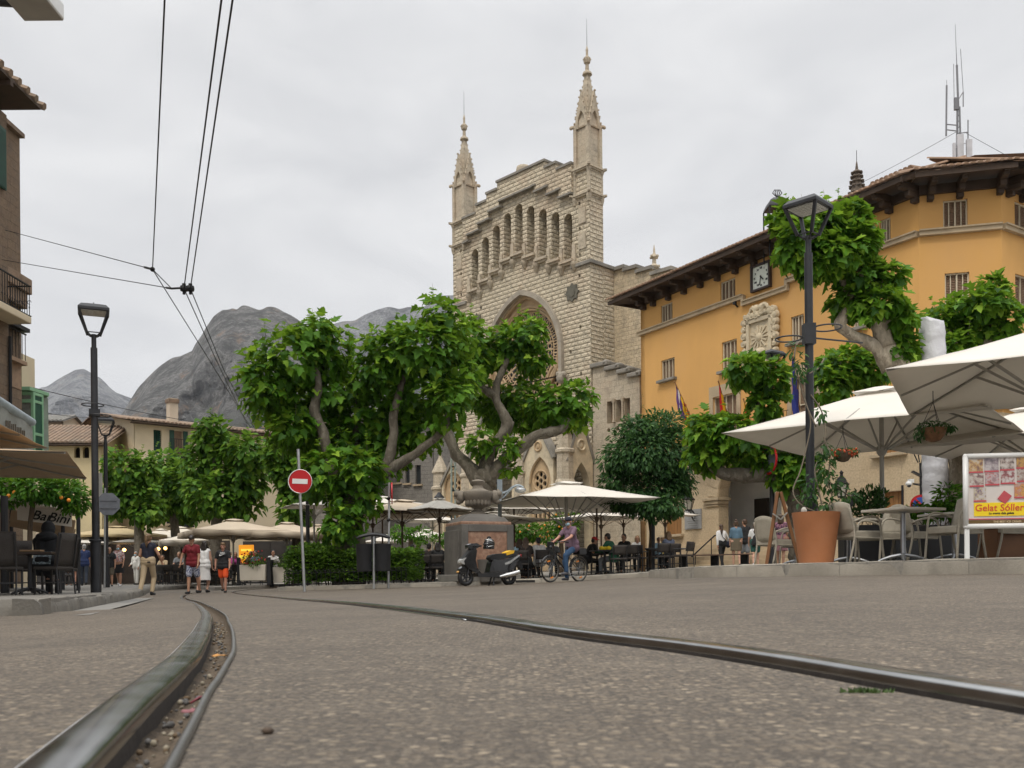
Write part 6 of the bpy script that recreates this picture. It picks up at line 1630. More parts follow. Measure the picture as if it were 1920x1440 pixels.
Y = 58; c = P(1607, 390, Y); t = thing('stone_spire', 'dark crocketed stone spire rising behind the town hall roof', 'spire', (c.x, Y, .2)); org = V((c.x, Y, .2)); z = lambda py: P(1607, py, Y).z
mb = MB(org); mb.box((c.x, Y, z(420)/2), (2.2, 2.2, z(420))); mb.lathe([(.9, z(420)), (.55, z(386)), (.34, z(350)), (.22, z(325)), (.26, z(322)), (.10, z(318)), (.06, z(308)), (.01, z(300))], 8, (c.x, Y, 0))
for py, r in ((388, .62), (374, .52), (362, .46), (350, .40), (341, .36), (332, .30), (324, .26)):
    for k in range(8): a = k*math.pi/4; mb.ball((c.x+r*math.cos(a), Y+r*math.sin(a), z(py)), (.12, .12, .08), 6, 4)
    mb.lathe([(r*.75, z(py)-.06), (r*.95, z(py)), (r*.75, z(py)+.06)], 8, (c.x, Y, 0))
mb.build('spire_stone', pbr('sooty spire stone', (.13, .10, .075), .9, 0, .3, 4, .4), t); mb = MB(org); mb.tube([(c.x, Y, z(302)), (c.x, Y, z(282))], .02, 5); mb.build('lightning_rod', IRON, t)
# ---------------------------------------------------------------- flags and wall lanterns of the town hall
def hallp(px, py, out): x, z = tq(px, py, -out); return V((TO[0]+c_*x+s__*out, TO[1]+s__*x-c_*out, z))
def flag(label, root_px, tip_px, hang, cols, out0=.05, out1=1.7, width=.5):
    a, b = hallp(*root_px, out0), hallp(*tip_px, out1); t = thing('flag', label, 'flag', a); org = V(a)
    mb = MB(org); mb.tube([a, b], .022, 8); mb.ball(b, .04, 8, 6); mb.build('flagpole', WOOD, t, True)
    mb = MB(org); n, m = len(cols)*2, 16; d = b-a; vs = []; ms = []
    for i in range(n+1):
        f = .30+.68*i/n; p = a.lerp(b, f)
        for j in range(m+1):
            g = j/m; q_ = p-V((0, 0, hang*g))-d*(.12*g*f)+V((c_, s__, 0))*(.09*math.sin(i*1.9+j*.35)*(.3+g))+V((s__, -c_, 0))*(.05*math.cos(i*2.3+j*.3))
            vs.append(q_)
    fs = [(i*(m+1)+j, (i+1)*(m+1)+j, (i+1)*(m+1)+j+1, i*(m+1)+j+1) for i in range(n) for j in range(m)]
    mb.add(vs, fs); mb.m = [i//2 for i in range(n) for j in range(m)]
    mb.build('cloth', cols, t, 'all')
fc = lambda nm, c: pbr('flag '+nm, c, .8, 0, .08, 4, .1, 60, transl=.2)
YEL, RED_, PUR, WHT, BLU = fc('yellow', (.80, .50, .02)), fc('red', (.58, .02, .025)), fc('purple', (.12, .05, .22)), fc('white', (.7, .68, .66)), fc('blue', (.02, .035, .26))
flag('purple, yellow and red flag drooping under the leftmost window', (1304, 800), (1265, 716), .85, [RED_, YEL, RED_, YEL, PUR, WHT, PUR], .1, .9)
flag('red and yellow national flag hanging beside the balcony door', (1370, 800), (1347, 715), 1.5, [RED_, RED_, YEL, YEL, RED_, RED_])
flag('yellow and red striped flag hanging over the balcony', (1412, 815), (1394, 748), 1.1, [YEL, RED_, YEL, RED_, YEL, RED_, YEL])
flag('plain blue flag hanging behind the large lamp post', (1500, 770), (1486, 668), 1.9, [BLU, BLU, BLU, BLU])
for (px, py, lab) in ((1578, 912, 'black iron wall lantern on scroll bracket right of the lamp post'), (1291, 940, 'black iron wall lantern left of the arched doorway')):
    w_ = hallp(px+12, py+24, .0); c = hallp(px, py, .75); t = thing('wall_lantern', lab, 'lantern', w_); org = V(w_)
    mb = MB(org); mb.tube(bezier([w_, w_.lerp(c, .5)+V((0, 0, -.12)), V((c.x, c.y, c.z-.42))], 5), .03, 6); mb.tube(bezier([w_+V((0, 0, -.3)), w_.lerp(c, .4)+V((0, 0, -.42)), w_.lerp(c, .75)+V((0, 0, -.30))], 5), .02, 6)
    for k in range(3): q_ = w_.lerp(c, .2+.25*k)-V((0, 0, .22)); mb.tube([q_+V((c_*.0, 0, 0))+V((s__, -c_, 0))*(.08*math.cos(a))+V((0, 0, .08*math.sin(a))) for a in range(7)], .014, 5)
    mb.build('bracket', IRONB, t); mb = MB(org)
    for k in range(6):
        a = k*math.pi/3; mb.bar(c+V((.13*math.cos(a), .13*math.sin(a), -.36)), c+V((.24*math.cos(a), .24*math.sin(a), .05)), .02, .02)
    mb.lathe([(.14, -.40), (.15, -.35)], 6, c); mb.lathe([(.27, .05), (.28, .09), (.20, .16), (.15, .28), (.06, .36), (.05, .44), (.08, .48), (.02, .56)], 6, c); h = mb.build('lantern_cage', IRONB, t)
    mb = MB(org); mb.lathe([(.12, -.35), (.225, .05)], 6, c); mb.build('lantern_glass', pbr('milky lantern glass', (.42, .40, .33), .2, 0, .1, 5, 0), h)
# handrail by the entrance steps
a, b = hallp(1297, 1044, 2.2), hallp(1340, 1004, .9); t = thing('handrail', 'dark sloping handrail beside the entrance steps', 'handrail', a); mb = MB(a); mb.tube([a, b, b+V((.12, -.1, .0)), b+V((.12, -.1, -.15))], .03, 8)
for f in (.15, .85): p = a.lerp(b, f); mb.tube([p, p-V((0, 0, .8))], .02, 6)
mb.build('rail_tube', IRONB, t, True)
# wrapped column
Y = 21.0; t = thing('wrapped_column', 'tall column wrapped in wrinkled white plastic sheet behind the parasols', 'column', FP(1752, Y)); org = V(t.location); b = org
mb = MB(org); vs = []; n = 28; z0, z1 = b.z, P(1748, 602, Y).z; m = 90
r0 = 23*Y/F
for i in range(m+1):
    z = z0+(z1-z0)*i/m; xc = P(1758-11*(i/m), 1075+(602-1075)*i/m, Y).x
    for j in range(n):
        a = 2*math.pi*j/n; r = r0*(1+.05*noise.fractal(V((math.cos(a)*2.2, math.sin(a)*2.2, z*3.4)), .7, 2, 5)+.028*math.sin(z*19+4*noise.noise(V((math.cos(a)*1.5, math.sin(a)*1.5, z*2)))))*(1-.12*max(0, (i/m-.97)/.03))
        zz = z+((.06*math.cos(a-2.8)+.07*max(0, math.cos(2*a-.3)))*max(0, (i/m-.93)/.07) if i/m > .93 else 0); vs.append((xc+math.cos(a)*r, Y+math.sin(a)*r, zz))
mb.add(vs, [(i*n+j, i*n+(j+1) % n, (i+1)*n+(j+1) % n, (i+1)*n+j) for i in range(m) for j in range(n)]+[tuple(m*n+j for j in range(n))])
mb.build('plastic_wrap', pbr('white plastic sheet', (.56, .56, .58), .4, 0, .06, 3, .5, 14, .03), t, 'all')

# ---------------------------------------------------------------- people
def remesh(mb, name, vox, mat, parent, it=3):
    o = mb.build(name+'_raw', mat)
    m = o.modifiers.new('r', 'REMESH'); m.mode = 'VOXEL'; m.voxel_size = vox; m.use_smooth_shade = True
    s = o.modifiers.new('s', 'SMOOTH'); s.factor = .5; s.iterations = it
    dg = bpy.context.evaluated_depsgraph_get(); me = bpy.data.meshes.new_from_object(o.evaluated_get(dg))
    bpy.data.objects.remove(o); me.name = name
    me.materials.clear(); me.materials.append(mat)
    p = bpy.data.objects.new(name, me); C.objects.link(p); p.parent = parent; return p
SK = {k: pbr('skin '+k, c, .55, 0, .08, 8, .05, 60) for k, c in dict(tan=(.42, .225, .14), fair=(.52, .30, .21), red=(.46, .23, .155), dark=(.24, .125, .075)).items()}
HR = {k: pbr('hair '+k, c, .5, 0, .3, 14, .5, 90, .01, stretch=(6, 6, 1)) for k, c in dict(dark=(.022, .015, .011), brown=(.075, .042, .022), blond=(.30, .19, .085), dkblond=(.17, .10, .045), grey=(.30, .29, .28), black=(.012, .011, .011)).items()}
def cloth(name, c, var=.1): return pbr('cloth '+name, c, .85, 0, var, 6, .25, 18, .012)
def pattern(name, a, b, c, sc=16):
    if name in _mc: return _mc[name]
    t = NT(name); ob = t.coord('Object'); n = t.noise(ob, sc, 3, .5); n2 = t.noise(ob, sc*.7, 2)
    col = t.mix(t.ramp(n, [(.46, (0, 0, 0)), (.52, (1, 1, 1))]), a, b); col = t.mix(t.ramp(n2, [(.56, (0, 0, 0)), (.60, (1, 1, 1))]), col, c)
    t.col(col); t.rough(.85); _mc[name] = t.m; return t.m
MASK = cloth('mask', (.38, .58, .66)); EYE = pbr('eye', (.02, .015, .012), .2); LIP = pbr('lip', (.30, .10, .085), .5); SHOE = cloth('black shoe', (.015, .015, .016)); WSHOE = cloth('white shoe', (.7, .7, .69))
def person(label, loc, rz, h=1.7, sit=None, lean=3, legs=((18, 12), (-16, 10)), arms=((-14, 8, 14), (16, 8, 16)), head=(0, 0), skin='tan', hair='brown', style='short',
           top=None, sleeve=.55, bottom=None, blen=1.0, skirt=None, dress=None, shoe=SHOE, mask=False, cap=None, female=False, vox=.009, extra=None, belly=0.0, group=None):
    root = thing('person', label, 'person', loc, R(rz), group); k = h/1.75
    f = V((0, -1, 0)); L = R(lean); up = V((0, -math.sin(L), math.cos(L)))
    fw = V((0, -math.cos(L), -math.sin(L)))
    sw = (.158 if female else .178)*k; hw = (.095 if female else .088)*k
    hip = V((0, 0, 0)); J = []
    for s, (a, b) in zip((1, -1), legs):
        A, B = R(a), R(a-b); hj = V((s*hw, 0, -.02*k)); kn = hj+V((s*.0, -math.sin(A), -math.cos(A)))*(.43*k); an = kn+V((0, -math.sin(B), -math.cos(B)))*(.43*k)
        ft = R(min(35, max(-20, (a-b)*-.8))) if sit is None else 0.0
        toe = an+V((0, -.19*k*math.cos(ft), -.05*k-.10*k*math.sin(-ft)*0)); J.append((hj, kn, an, toe))
    low = min(min(j[2].z-.075*k, j[3].z-.02*k) for j in J)
    hz = -low if sit is None else sit
    O = V((0, 0, hz)); chest = O+up*(.36*k); sh = O+up*(.485*k); nk = O+up*(.56*k)
    hc = O+up*(.66*k)+fw*(.015*k)
    yaw, pit = R(head[0]), R(head[1]); HM = Matrix.Rotation(yaw, 3, 'Z') @ Matrix.Rotation(pit+L*.3, 3, 'X')
    hp_ = lambda x, y, z: hc+HM @ V((x*k, y*k, z*k))
    B = MB()
    tucked = bool(bottom or skirt) and female or bool(skirt)
    def torso(mb, g, pel=True):
        if pel: mb.capsule(O+V((-hw*.9, 0, .01)), (.115+g)*k, O+V((hw*.9, 0, .01)), (.115+g)*k)
        mb.capsule(O+up*((.04 if pel else .14)*k)+fw*(belly*.5), (.118+g+belly)*k, O+up*(.22*k)+fw*(belly*.7), (.112+g+belly*.8)*k, 12)
        for s in (-1, 1):
            mb.capsule(O+up*((.06 if pel else .15)*k)+V((s*.05*k, 0, 0)), (.10+g)*k, O+up*(.40*k)+V((s*.075*k, 0, 0)), (.098+g)*k, 10)
            mb.capsule(chest+V((s*.06*k, 0, 0))+fw*(.02*k), (.105+g)*k, sh+V((s*sw*.85, 0, -.02*k)), (.062+g)*k, 10)
            if female: mb.ball(chest+V((s*.07*k, 0, -.02*k))+fw*(.075*k), (.06+g)*k, 8, 6)
    torso(B, 0)
    B.capsule(nk-up*(.05*k), .058*k, hc-up*(.06*k), .054*k, 10)
    B.ball(hp_(0, .012, .03), V((.076, .096, .092))*k, 14, 10, rot=HM); B.ball(hp_(0, -.022, -.045), V((.056, .066, .075))*k, 12, 8, rot=HM)
    B.capsule(hp_(0, -.085, .012), .011*k, hp_(0, -.104, -.028), .015*k, 8)
    for s in (-1, 1): B.ball(hp_(s*.077, .012, -.005), V((.012, .026, .033))*k, 8, 6, rot=HM)
    hands = []
    for s, (a, o, e) in zip((1, -1), arms):
        S = sh+V((s*sw, 0, -.03*k)); A, Oo = R(a), R(o)
        el = S+V((s*math.sin(Oo), -math.sin(A)*math.cos(Oo), -math.cos(A)*math.cos(Oo)))*(.285*k)
        A2 = R(a+e); o2 = Oo*.2-R(e)*.22
        fd = V((s*math.sin(o2), -math.sin(A2)*math.cos(o2), -math.cos(A2)*math.cos(o2))).normalized(); wr = el+fd*(.245*k)
        B.capsule(S, .052*k, el, .042*k, 10); B.capsule(el, .041*k, wr, .027*k, 10)
        side = fd.cross(V((s, 0, 0))).normalized(); nrm = fd.cross(side).normalized()
        pc = wr+fd*(.05*k); B.capsule(wr, .026*k, pc, .028*k, 8); B.capsule(pc-side*.02*k, .020*k, pc+side*.022*k, .020*k, 8)
        for q, (fo, fl) in enumerate(((-.030, .058), (-.010, .070), (.010, .066), (.030, .050))):
            b0 = wr+fd*(.078*k)+side*(fo*k); m_ = b0+fd*(fl*.55*k)+nrm*(.010*k*s); t_ = m_+fd*(fl*.4*k)+nrm*(.022*k*s)
            B.capsule(b0, .0098*k, m_, .009*k, 6); B.capsule(m_, .009*k, t_, .008*k, 6)
        b0 = wr+fd*(.03*k)-side*(.026*k); B.capsule(b0, .0125*k, b0+fd*.04*k-side*.030*k, .010*k, 6)
        hands.append((S, el, wr, pc))
    for hj, kn, an, toe in J:
        j = O+hj; kn_, an_, t_ = O+kn, O+an, O+toe
        B.capsule(j, .083*k, kn_, .055*k, 12); B.capsule(kn_, .053*k, kn_.lerp(an_, .35)+V((0, .012*k, 0)), .054*k, 10); B.capsule(kn_.lerp(an_, .35), .052*k, an_, .034*k, 10)
        B.capsule(an_+V((0, .02*k, -.03*k)), .035*k, t_+V((0, .03*k, .0)), .026*k, 8)
    remesh(B, 'body', vox, SK[skin], root)
    E_ = MB()
    for s in (-1, 1):
        e = MB(); e.ball(hp_(s*.031, -.083, .012), V((.013, .008, .009))*k, 8, 6, rot=HM); e.build('eye', EYE, root, 'all')
    e = MB(); e.ball(hp_(0, -.088, -.060), V((.024, .008, .007))*k, 8, 5, rot=HM); e.build('mouth', LIP, root, 'all')
    # hair
    Hm = MB()
    if style != 'bald':
        Hm.ball(hp_(0, .030, .050), V((.086, .092, .086))*k, 14, 10, rot=HM)
        Hm.ball(hp_(0, .055, -.005), V((.076, .062, .080))*k, 12, 8, rot=HM)
        if style == 'tuft': Hm.ball(hp_(0, -.03, .105), V((.072, .070, .050))*k, 10, 7, rot=HM); Hm.ball(hp_(.02, -.07, .085), V((.050, .035, .035))*k, 8, 6, rot=HM); Hm.ball(hp_(0, .05, .10), V((.07, .06, .05))*k, 8, 6, rot=HM)
        if style in ('long', 'bob'):
            d = .16 if style == 'bob' else .34
            for s in (-1, 0, 1): Hm.capsule(hp_(s*.055, .06, .0), .05*k, hp_(s*.06, .085, -d), .035*k, 8)
            for s in (-1, 1): Hm.capsule(hp_(s*.075, .0, .02), .026*k, hp_(s*.075, .03, -.13), .024*k, 8)
        if style == 'pony': Hm.tube([hp_(0, .105, .06), hp_(0, .150, .05), hp_(0, .165, -.05), hp_(0, .145, -.17), hp_(0, .13, -.26)], [.03*k, .042*k, .044*k, .034*k, .010*k], 10)
        if style == 'bun': Hm.ball(hp_(0, .06, .145), .05*k, 10, 7)
        if style == 'plait': Hm.tube([hp_(0, .09, .0), hp_(.02, .115, -.1), hp_(.03, .12, -.22), hp_(.03, .12, -.36)], [.045*k, .04*k, .035*k, .012*k], 8)
        remesh(Hm, 'hair', max(vox, .010), HR[hair], root, 2)
    if cap:
        c = MB(); c.ball(hp_(0, .016, .062), V((.092, .104, .080))*k, 16, 8, rot=HM); vis = [hp_(x, y, .062) for x, y in ((-.075, -.06), (-.06, -.15), (0, -.178), (.06, -.15), (.075, -.06))]
        c.add(vis+[v+V((0, 0, .012)) for v in vis], [(0, 1, 2, 3, 4), (9, 8, 7, 6, 5)]+[(i, 5+i, 5+(i+1) % 5, (i+1) % 5) for i in range(5)]); c.build('cap', cap, root, 'all')
    if mask:
        m = MB(); m.ball(hp_(0, -.040, -.050), V((.062, .066, .052))*k, 12, 8, rot=HM); m.build('face_mask', MASK, root, 'all')
    vc = max(vox*1.25, .012)
    g = .013
    if top or dress:
        T = MB(); torso(T, g, not tucked)
        if not tucked: T.capsule(O+V((-hw*.9, 0, -.03*k)), (.130+g)*k, O+V((hw*.9, 0, -.03*k)), (.130+g)*k); T.capsule(O+V((-hw*.8, 0, .08*k)), (.126+g)*k, O+V((hw*.8, 0, .08*k)), (.126+g)*k)
        T.capsule(sh+V((-sw*.5, 0, .01)), .055*k, sh+V((sw*.5, 0, .01)), .055*k, 8)
        for S, el, wr, pc in hands:
            if sleeve <= 0: continue
            if sleeve <= 1: T.capsule(S, (.060+g*.6)*k, S.lerp(el, sleeve), (.056+g*.6)*k, 10)
            else: T.capsule(S, .066*k, el, .054*k, 10); T.capsule(el, .053*k, el.lerp(wr, sleeve-1), .042*k, 10)
        if dress or skirt:
            pass
        if dress:
            ln = dress[1]
            T.lathe([(.01, .12*k), (.80, .10*k), (.95, 0), (1.06, -ln*.5*k), (1.22, -ln*k), (.9, -ln*k+.005), (.01, -ln*.9*k)], 18, O, sx=.185*k, sy=.135*k)
        remesh(T, 'dress' if dress else 'shirt', vc, dress[0] if dress else top, root, 4)
    if skirt:
        Sk = MB(); Sk.lathe([(.01, .15*k), (.80, .14*k), (.92, .06*k), (1.0, -.05*k), (1.04, -skirt[1]*.6*k), (1.10, -skirt[1]*k), (.9, -skirt[1]*k+.004), (.01, -skirt[1]*.9*k)], 18, O, sx=.20*k, sy=.142*k)
        remesh(Sk, 'skirt', vc, skirt[0], root, 4)
    if bottom:
        T = MB(); zw = (.06 if tucked else .0)*k; T.capsule(O+V((-hw*.9, 0, zw)), (.114+g)*k, O+V((hw*.9, 0, zw)), (.114+g)*k); T.capsule(O+V((-hw*.9, 0, 0)), (.116+g)*k, O+V((hw*.9, 0, 0)), (.116+g)*k)
        loose = .018 if blen < .75 else .010
        for hj, kn, an, toe in J:
            j = O+hj; kn_, an_ = O+kn, O+an
            if blen <= .5: T.capsule(j, (.09+loose)*k, j.lerp(kn_, blen*2), (.078+loose)*k, 12)
            else: T.capsule(j, (.086+loose)*k, kn_, (.060+loose)*k, 12); T.capsule(kn_, (.060+loose)*k, kn_.lerp(an_, (blen-.5)*2), (.046+loose)*k, 12)
        remesh(T, 'shorts' if blen < .75 else 'trousers', vc, bottom, root, 4)
    if shoe:
        for hj, kn, an, toe in J:
            s_ = MB(); an_, t_ = O+an, O+toe
            s_.capsule(an_+V((0, .025*k, -.035*k)), .044*k, t_+V((0, .025*k, .008)), .034*k, 10); s_.capsule(an_+V((0, .03*k, -.01)), .043*k, an_+V((0, .025*k, -.04*k)), .042*k, 10)
            remesh(s_, 'shoe', .010, shoe, root, 2)
    root['_k'] = k
    del root['_k']
    return root, dict(O=O, up=up, fw=fw, sh=sh, hc=hc, hands=hands, J=J, k=k, chest=chest)
NAVY = cloth('navy knit', (.010, .012, .026)); CHINO = cloth('beige chino', (.42, .32, .20)); MAROON = cloth('maroon', (.155, .008, .014)); WHTC = cloth('white cotton', (.68, .67, .65)); BLKC = cloth('black cotton', (.012, .012, .013)); ORNG = cloth('orange red', (.72, .085, .015)); DENIM = cloth('blue denim', (.035, .085, .17), .25); MAUVE = cloth('mauve', (.155, .095, .13)); CHAMB = cloth('chambray', (.09, .16, .22)); OLIVE = cloth('olive brown', (.12, .095, .06)); GREEN = cloth('bottle green', (.012, .085, .042)); DGREEN = cloth('dark green', (.02, .09, .07)); TAUPE = cloth('taupe', (.25, .22, .17)); LINEN = cloth('pale linen', (.55, .54, .50)); ROYAL = cloth('navy blue', (.015, .03, .10)); PERI = cloth('periwinkle', (.12, .16, .42)); PINKC = cloth('pink', (.50, .22, .25)); MAGEN = cloth('magenta', (.42, .06, .25)); REDC = cloth('red', (.5, .03, .03)); GREYC = cloth('grey', (.17, .18, .19)); YELC = cloth('mustard', (.5, .36, .06)); SKYC = cloth('sky blue', (.30, .45, .55))
FLOR = pattern('floral blouse', (.62, .58, .55), (.42, .16, .14), (.10, .12, .16), 26); SWIM = pattern('patterned shorts', (.11, .12, .20), (.42, .44, .50), (.03, .03, .06), 34); WAVY = pattern('purple print', (.10, .045, .09), (.30, .14, .18), (.05, .03, .06), 20)
w_, d_ = person('woman in navy top and beige trousers walking away, blond ponytail', FP(278, 25.2), 176, 1.70, None, 3, ((-16, 10), (20, 38)), ((-8, 14, 78), (6, 26, 42)), (0, 0), 'tan', 'dkblond', 'pony', NAVY, .16, CHINO, .95, shoe=SHOE, female=True)
mb = MB(); c = d_['hands'][0][3]; mb.box(c+V((.0, -.06, .03)), (.12, .10, .03)); mb.build('held_paper', cloth('pale paper', (.45, .50, .48)), w_)
mb = MB(); mb.box(d_['O']+V((-.075, .125, -.0)), (.075, .015, .035)); mb.build('pocket_phone', BLKP, w_)
person('boy in maroon shirt and patterned shorts looking down as he walks', FP(362, 26.2), -8, 1.62, None, 5, ((-14, 6), (12, 8)), ((4, 10, 12), (8, 26, 10)), (10, 28), 'tan', 'dark', 'tuft', MAROON, .55, SWIM, .42, shoe=SHOE, mask=False)
person('woman in white sleeveless dress walking behind the boy in maroon', FP(383, 27.8), 172, 1.58, None, 4, ((-16, 8), (22, 44)), ((20, 12, 100), (8, 8, 20)), (0, 0), 'fair', 'dark', 'bob', None, 0, None, 1, None, (WHTC, .50), SHOE, female=True)
w_, d_ = person('boy in black sports shirt and bright orange red shorts walking forward', FP(419, 27.0), 4, 1.43, None, 2, ((10, 10), (-10, 20)), ((8, 12, 10), (-2, 16, 14)), (0, 5), 'red', 'dkblond', 'tuft', BLKC, .62, ORNG, .40, shoe=SHOE)
sw = MB(); pts = [(-.085, -.030), (-.06, -.036), (-.02, -.022), (.095, .030), (-.015, -.001), (-.05, -.008), (-.062, .006), (-.052, .022), (-.075, .002)]
sw.plate(pts, [], 0, .006); lg = sw.build('chest_logo', WHITE, w_); kk = d_['k']; lg.location = d_['chest']+V((0, -.158*kk, .015))
text_mesh('chest_lettering', 'NIKE', .058, WHITE, w_, d_['chest']+V((.005, -.157*kk, .062)), (R(90), 0, 0), .25, .002, 'CENTER', .002)
person('woman in floral blouse, black skirt and blue mask walking forward', FP(223, 35.5), 2, 1.58, None, 2, ((10, 8), (-12, 16)), ((6, 14, 14), (-8, 14, 14)), (0, 3), 'tan', 'dkblond', 'bob', FLOR, .85, None, 1, (BLKC, .40), None, WSHOE, True, None, True, vox=.011, belly=.04)
person('older person in a pale linen suit and blue mask standing with a bag strap', FP(256, 42.3), -14, 1.50, None, 4, ((6, 6), (-4, 4)), ((6, 10, 12), (4, 10, 60)), (0, 5), 'tan', 'grey', 'short', LINEN, 1.75, LINEN, .96, shoe=SHOE, mask=True, vox=.013, belly=.03)
person('person half hidden behind the left lamp posts in dark shirt and shorts', FP(206, 34.5), 20, 1.45, None, 2, ((8, 6), (-8, 10)), ((6, 10, 14), (-8, 10, 14)), (0, 0), 'tan', 'dark', 'short', BLKC, .6, cloth('khaki shorts', (.12, .10, .07)), .42, shoe=SHOE, vox=.013)
person('man in navy blue shirt and dark trousers standing behind the awning post', FP(158, 39), 200, 1.72, None, 3, ((8, 6), (-12, 12)), ((20, 10, 60), (4, 8, 14)), (20, 0), 'fair', 'grey', 'short', ROYAL, .6, cloth('dark jeans', (.03, .04, .06)), .98, shoe=SHOE, mask=True, vox=.013)
person('woman in dark top and skirt beside the man in navy blue', FP(143, 39.6), 160, 1.62, None, 3, ((4, 4), (-8, 8)), ((12, 8, 40), (6, 10, 12)), (0, 0), 'red', 'brown', 'bob', cloth('charcoal top', (.03, .03, .032)), .6, None, 1, (cloth('teal skirt', (.03, .055, .065)), .30), None, SHOE, False, None, True, vox=.013)
# the cyclist
BK = P(1059, 1094, 25.0); BK.z = ground(BK.x, BK.y); BRZ = 44
person('man in mauve shirt, blue jeans, dark cap and blue mask riding a bicycle', (BK.x+.22, BK.y+.19, BK.z), BRZ-90, 1.76, .955, 12, ((58, 62), (28, 38)), ((42, 8, 26), (40, 12, 22)), (8, 4), 'red', 'grey', 'short', MAUVE, .62, DENIM, .97, shoe=cloth('grey shoe', (.10, .10, .11)), mask=True, cap=cloth('navy cap', (.015, .017, .028)), belly=.045)
# townsfolk by the entrance steps
w_, d_ = person('woman in white blouse and black trousers walking up to the steps', FP(1354, 35.5), 196, 1.66, None, 4, ((-12, 8), (22, 20)), ((-14, 10, 10), (6, 34, 16)), (0, 0), 'tan', 'brown', 'plait', WHTC, 1.85, BLKC, .98, shoe=SHOE, female=True, vox=.012)
mb = MB(); mb.tube([d_['sh']+V((.1, .1, .06)), d_['sh']+V((.02, .15, -.2)), d_['O']+V((-.2, .12, .05))], .012, 6); mb.ball(d_['O']+V((-.22, .08, -.02)), (.09, .14, .13), 10, 7); mb.build('shoulder_bag', NAVY, w_, True)
person('woman in blue denim shirt and brown skirt with her hair in a bun', FP(1381, 34.3), 176, 1.70, None, 2, ((6, 4), (-10, 8)), ((6, 10, 8), (-4, 10, 14)), (0, 0), 'fair', 'brown', 'bun', CHAMB, 1.1, None, 1, (OLIVE, .34), None, SHOE, False, None, True, vox=.012)
person('man in black t-shirt and grey shorts seen from behind by the steps', FP(1397, 35.2), 186, 1.80, None, 2, ((8, 8), (-8, 8)), ((6, 8, 10), (-6, 8, 10)), (20, 0), 'tan', 'brown', 'short', BLKC, .6, GREYC, .42, shoe=SHOE, vox=.012)
w_, d_ = person('woman in white shirt and green shorts with a black drawstring bag', FP(1417, 34.0), 170, 1.62, None, 3, ((-14, 8), (12, 14)), ((8, 16, 10), (20, 24, 40)), (0, 0), 'fair', 'brown', 'plait', WHTC, .7, DGREEN, .34, shoe=WSHOE, female=True, vox=.012)
mb = MB(); a = d_['O']+V((0, .17, .12)); mb.lathe([(.02, .17), (.09, .10), (.15, -.08), (.17, -.20), (.10, -.25), (.02, -.26)], 14, a, sy=.5)
for s in (-1, 1): mb.tube([a+V((0, 0, .16)), a+V((s*.07, .0, .26)), d_['sh']+V((s*.11, .09, .03))], .007, 5)
mb.build('drawstring_bag', BLKC, w_, True)
person('person in purple print dress and pink cardigan behind the folding board', FP(1465, 27.5), 150, 1.58, None, 2, ((4, 4), (-6, 6)), ((10, 12, 40), (4, 8, 10)), (0, 0), 'tan', 'brown', 'bob', WAVY, .7, None, 1, (cloth('dusty pink', (.32, .15, .17)), .40), None, SHOE, False, None, True, vox=.012)
person('person in dark red shirt and blue shorts between board and flower pot', FP(1490, 28.5), 160, 1.70, None, 2, ((4, 4), (-6, 6)), ((10, 12, 40), (4, 8, 10)), (0, 0), 'tan', 'dark', 'short', cloth('dark red', (.22, .02, .03)), .6, cloth('blue shorts', (.03, .06, .16)), .45, shoe=SHOE, vox=.012)
# seated guests: (label, px, Y, rz, top, sleeve, hair, style, extra)
def guest(label, px, Y, rz, top, sleeve=.6, hair='brown', style='short', female=False, h=1.68, bottom=None, arms=((35, 10, 50), (30, 12, 60)), lean=10, skin='tan', vox=.014, cap=None, seat=.50, legs=((84, 84), (80, 92))):
    return person(label, FP(px, Y), rz, h, seat, lean, legs, arms, (0, 6), skin, hair, style, top, sleeve, bottom or BLKC, .9, shoe=SHOE, female=female, vox=vox, cap=cap)
w_, d_ = guest('seated person in a dark hooded jacket with a pale printed panel', 84, 17.4, 186, cloth('black hoodie', (.010, .011, .013)), 1.9, 'black', 'short', h=1.9, lean=16, vox=.011)
T = MB(); T.ball(d_['hc']+V((0, .02, .02)), (.125, .14, .15), 12, 8); T.ball(d_['sh']+V((0, .05, .04)), (.2, .14, .10), 12, 8); remesh(T, 'hood', .014, cloth('black hoodie', (.010, .011, .013)), w_)
mb = MB(); vs = [d_['O']+d_['up']*(.04+.24*j)+V((-.16+.32*i, .172-.02*abs(i-.5), 0)) for j in (0, .5, 1) for i in (0, .25, .5, .75, 1)]
mb.add(vs, [(j*5+i, j*5+i+1, j*5+i+6, j*5+i+5) for j in range(2) for i in range(4)]); mb.build('printed_panel', pattern('panel print', (.30, .38, .42), (.12, .15, .17), (.38, .45, .48), 22), w_)
guest('seated woman with long brown hair and dark top left of the bicycle', 986, 28.4, 176, cloth('dark brown top', (.03, .022, .018)), .6, 'brown', 'long', True)
guest('seated man in white t-shirt behind the front bicycle wheel', 1012, 29.0, 196, WHTC, .6, 'black', 'short')
guest('seated person in a pale sleeve beside the fountain corner', 972, 29.6, 150, SKYC, .6, 'brown', 'bob', True)
guest('seated man in a bottle green jacket at the table behind the bicycle', 1152, 28.9, 236, GREEN, 1.9, 'dark', 'short', lean=20, bottom=GREYC, h=1.74)
guest('seated person in a red cap and dark jacket behind the cyclist', 1101, 29.8, 110, BLKC, 1.8, 'dark', 'short', cap=REDC, lean=24)
guest('seated person whose face shows behind the green jacket', 1174, 30.6, -40, BLKC, .6, 'dark', 'short')
guest('small boy in a pale blue shirt seated beyond the street tree', 1234, 31.6, 10, SKYC, .6, 'dark', 'short', h=1.35)
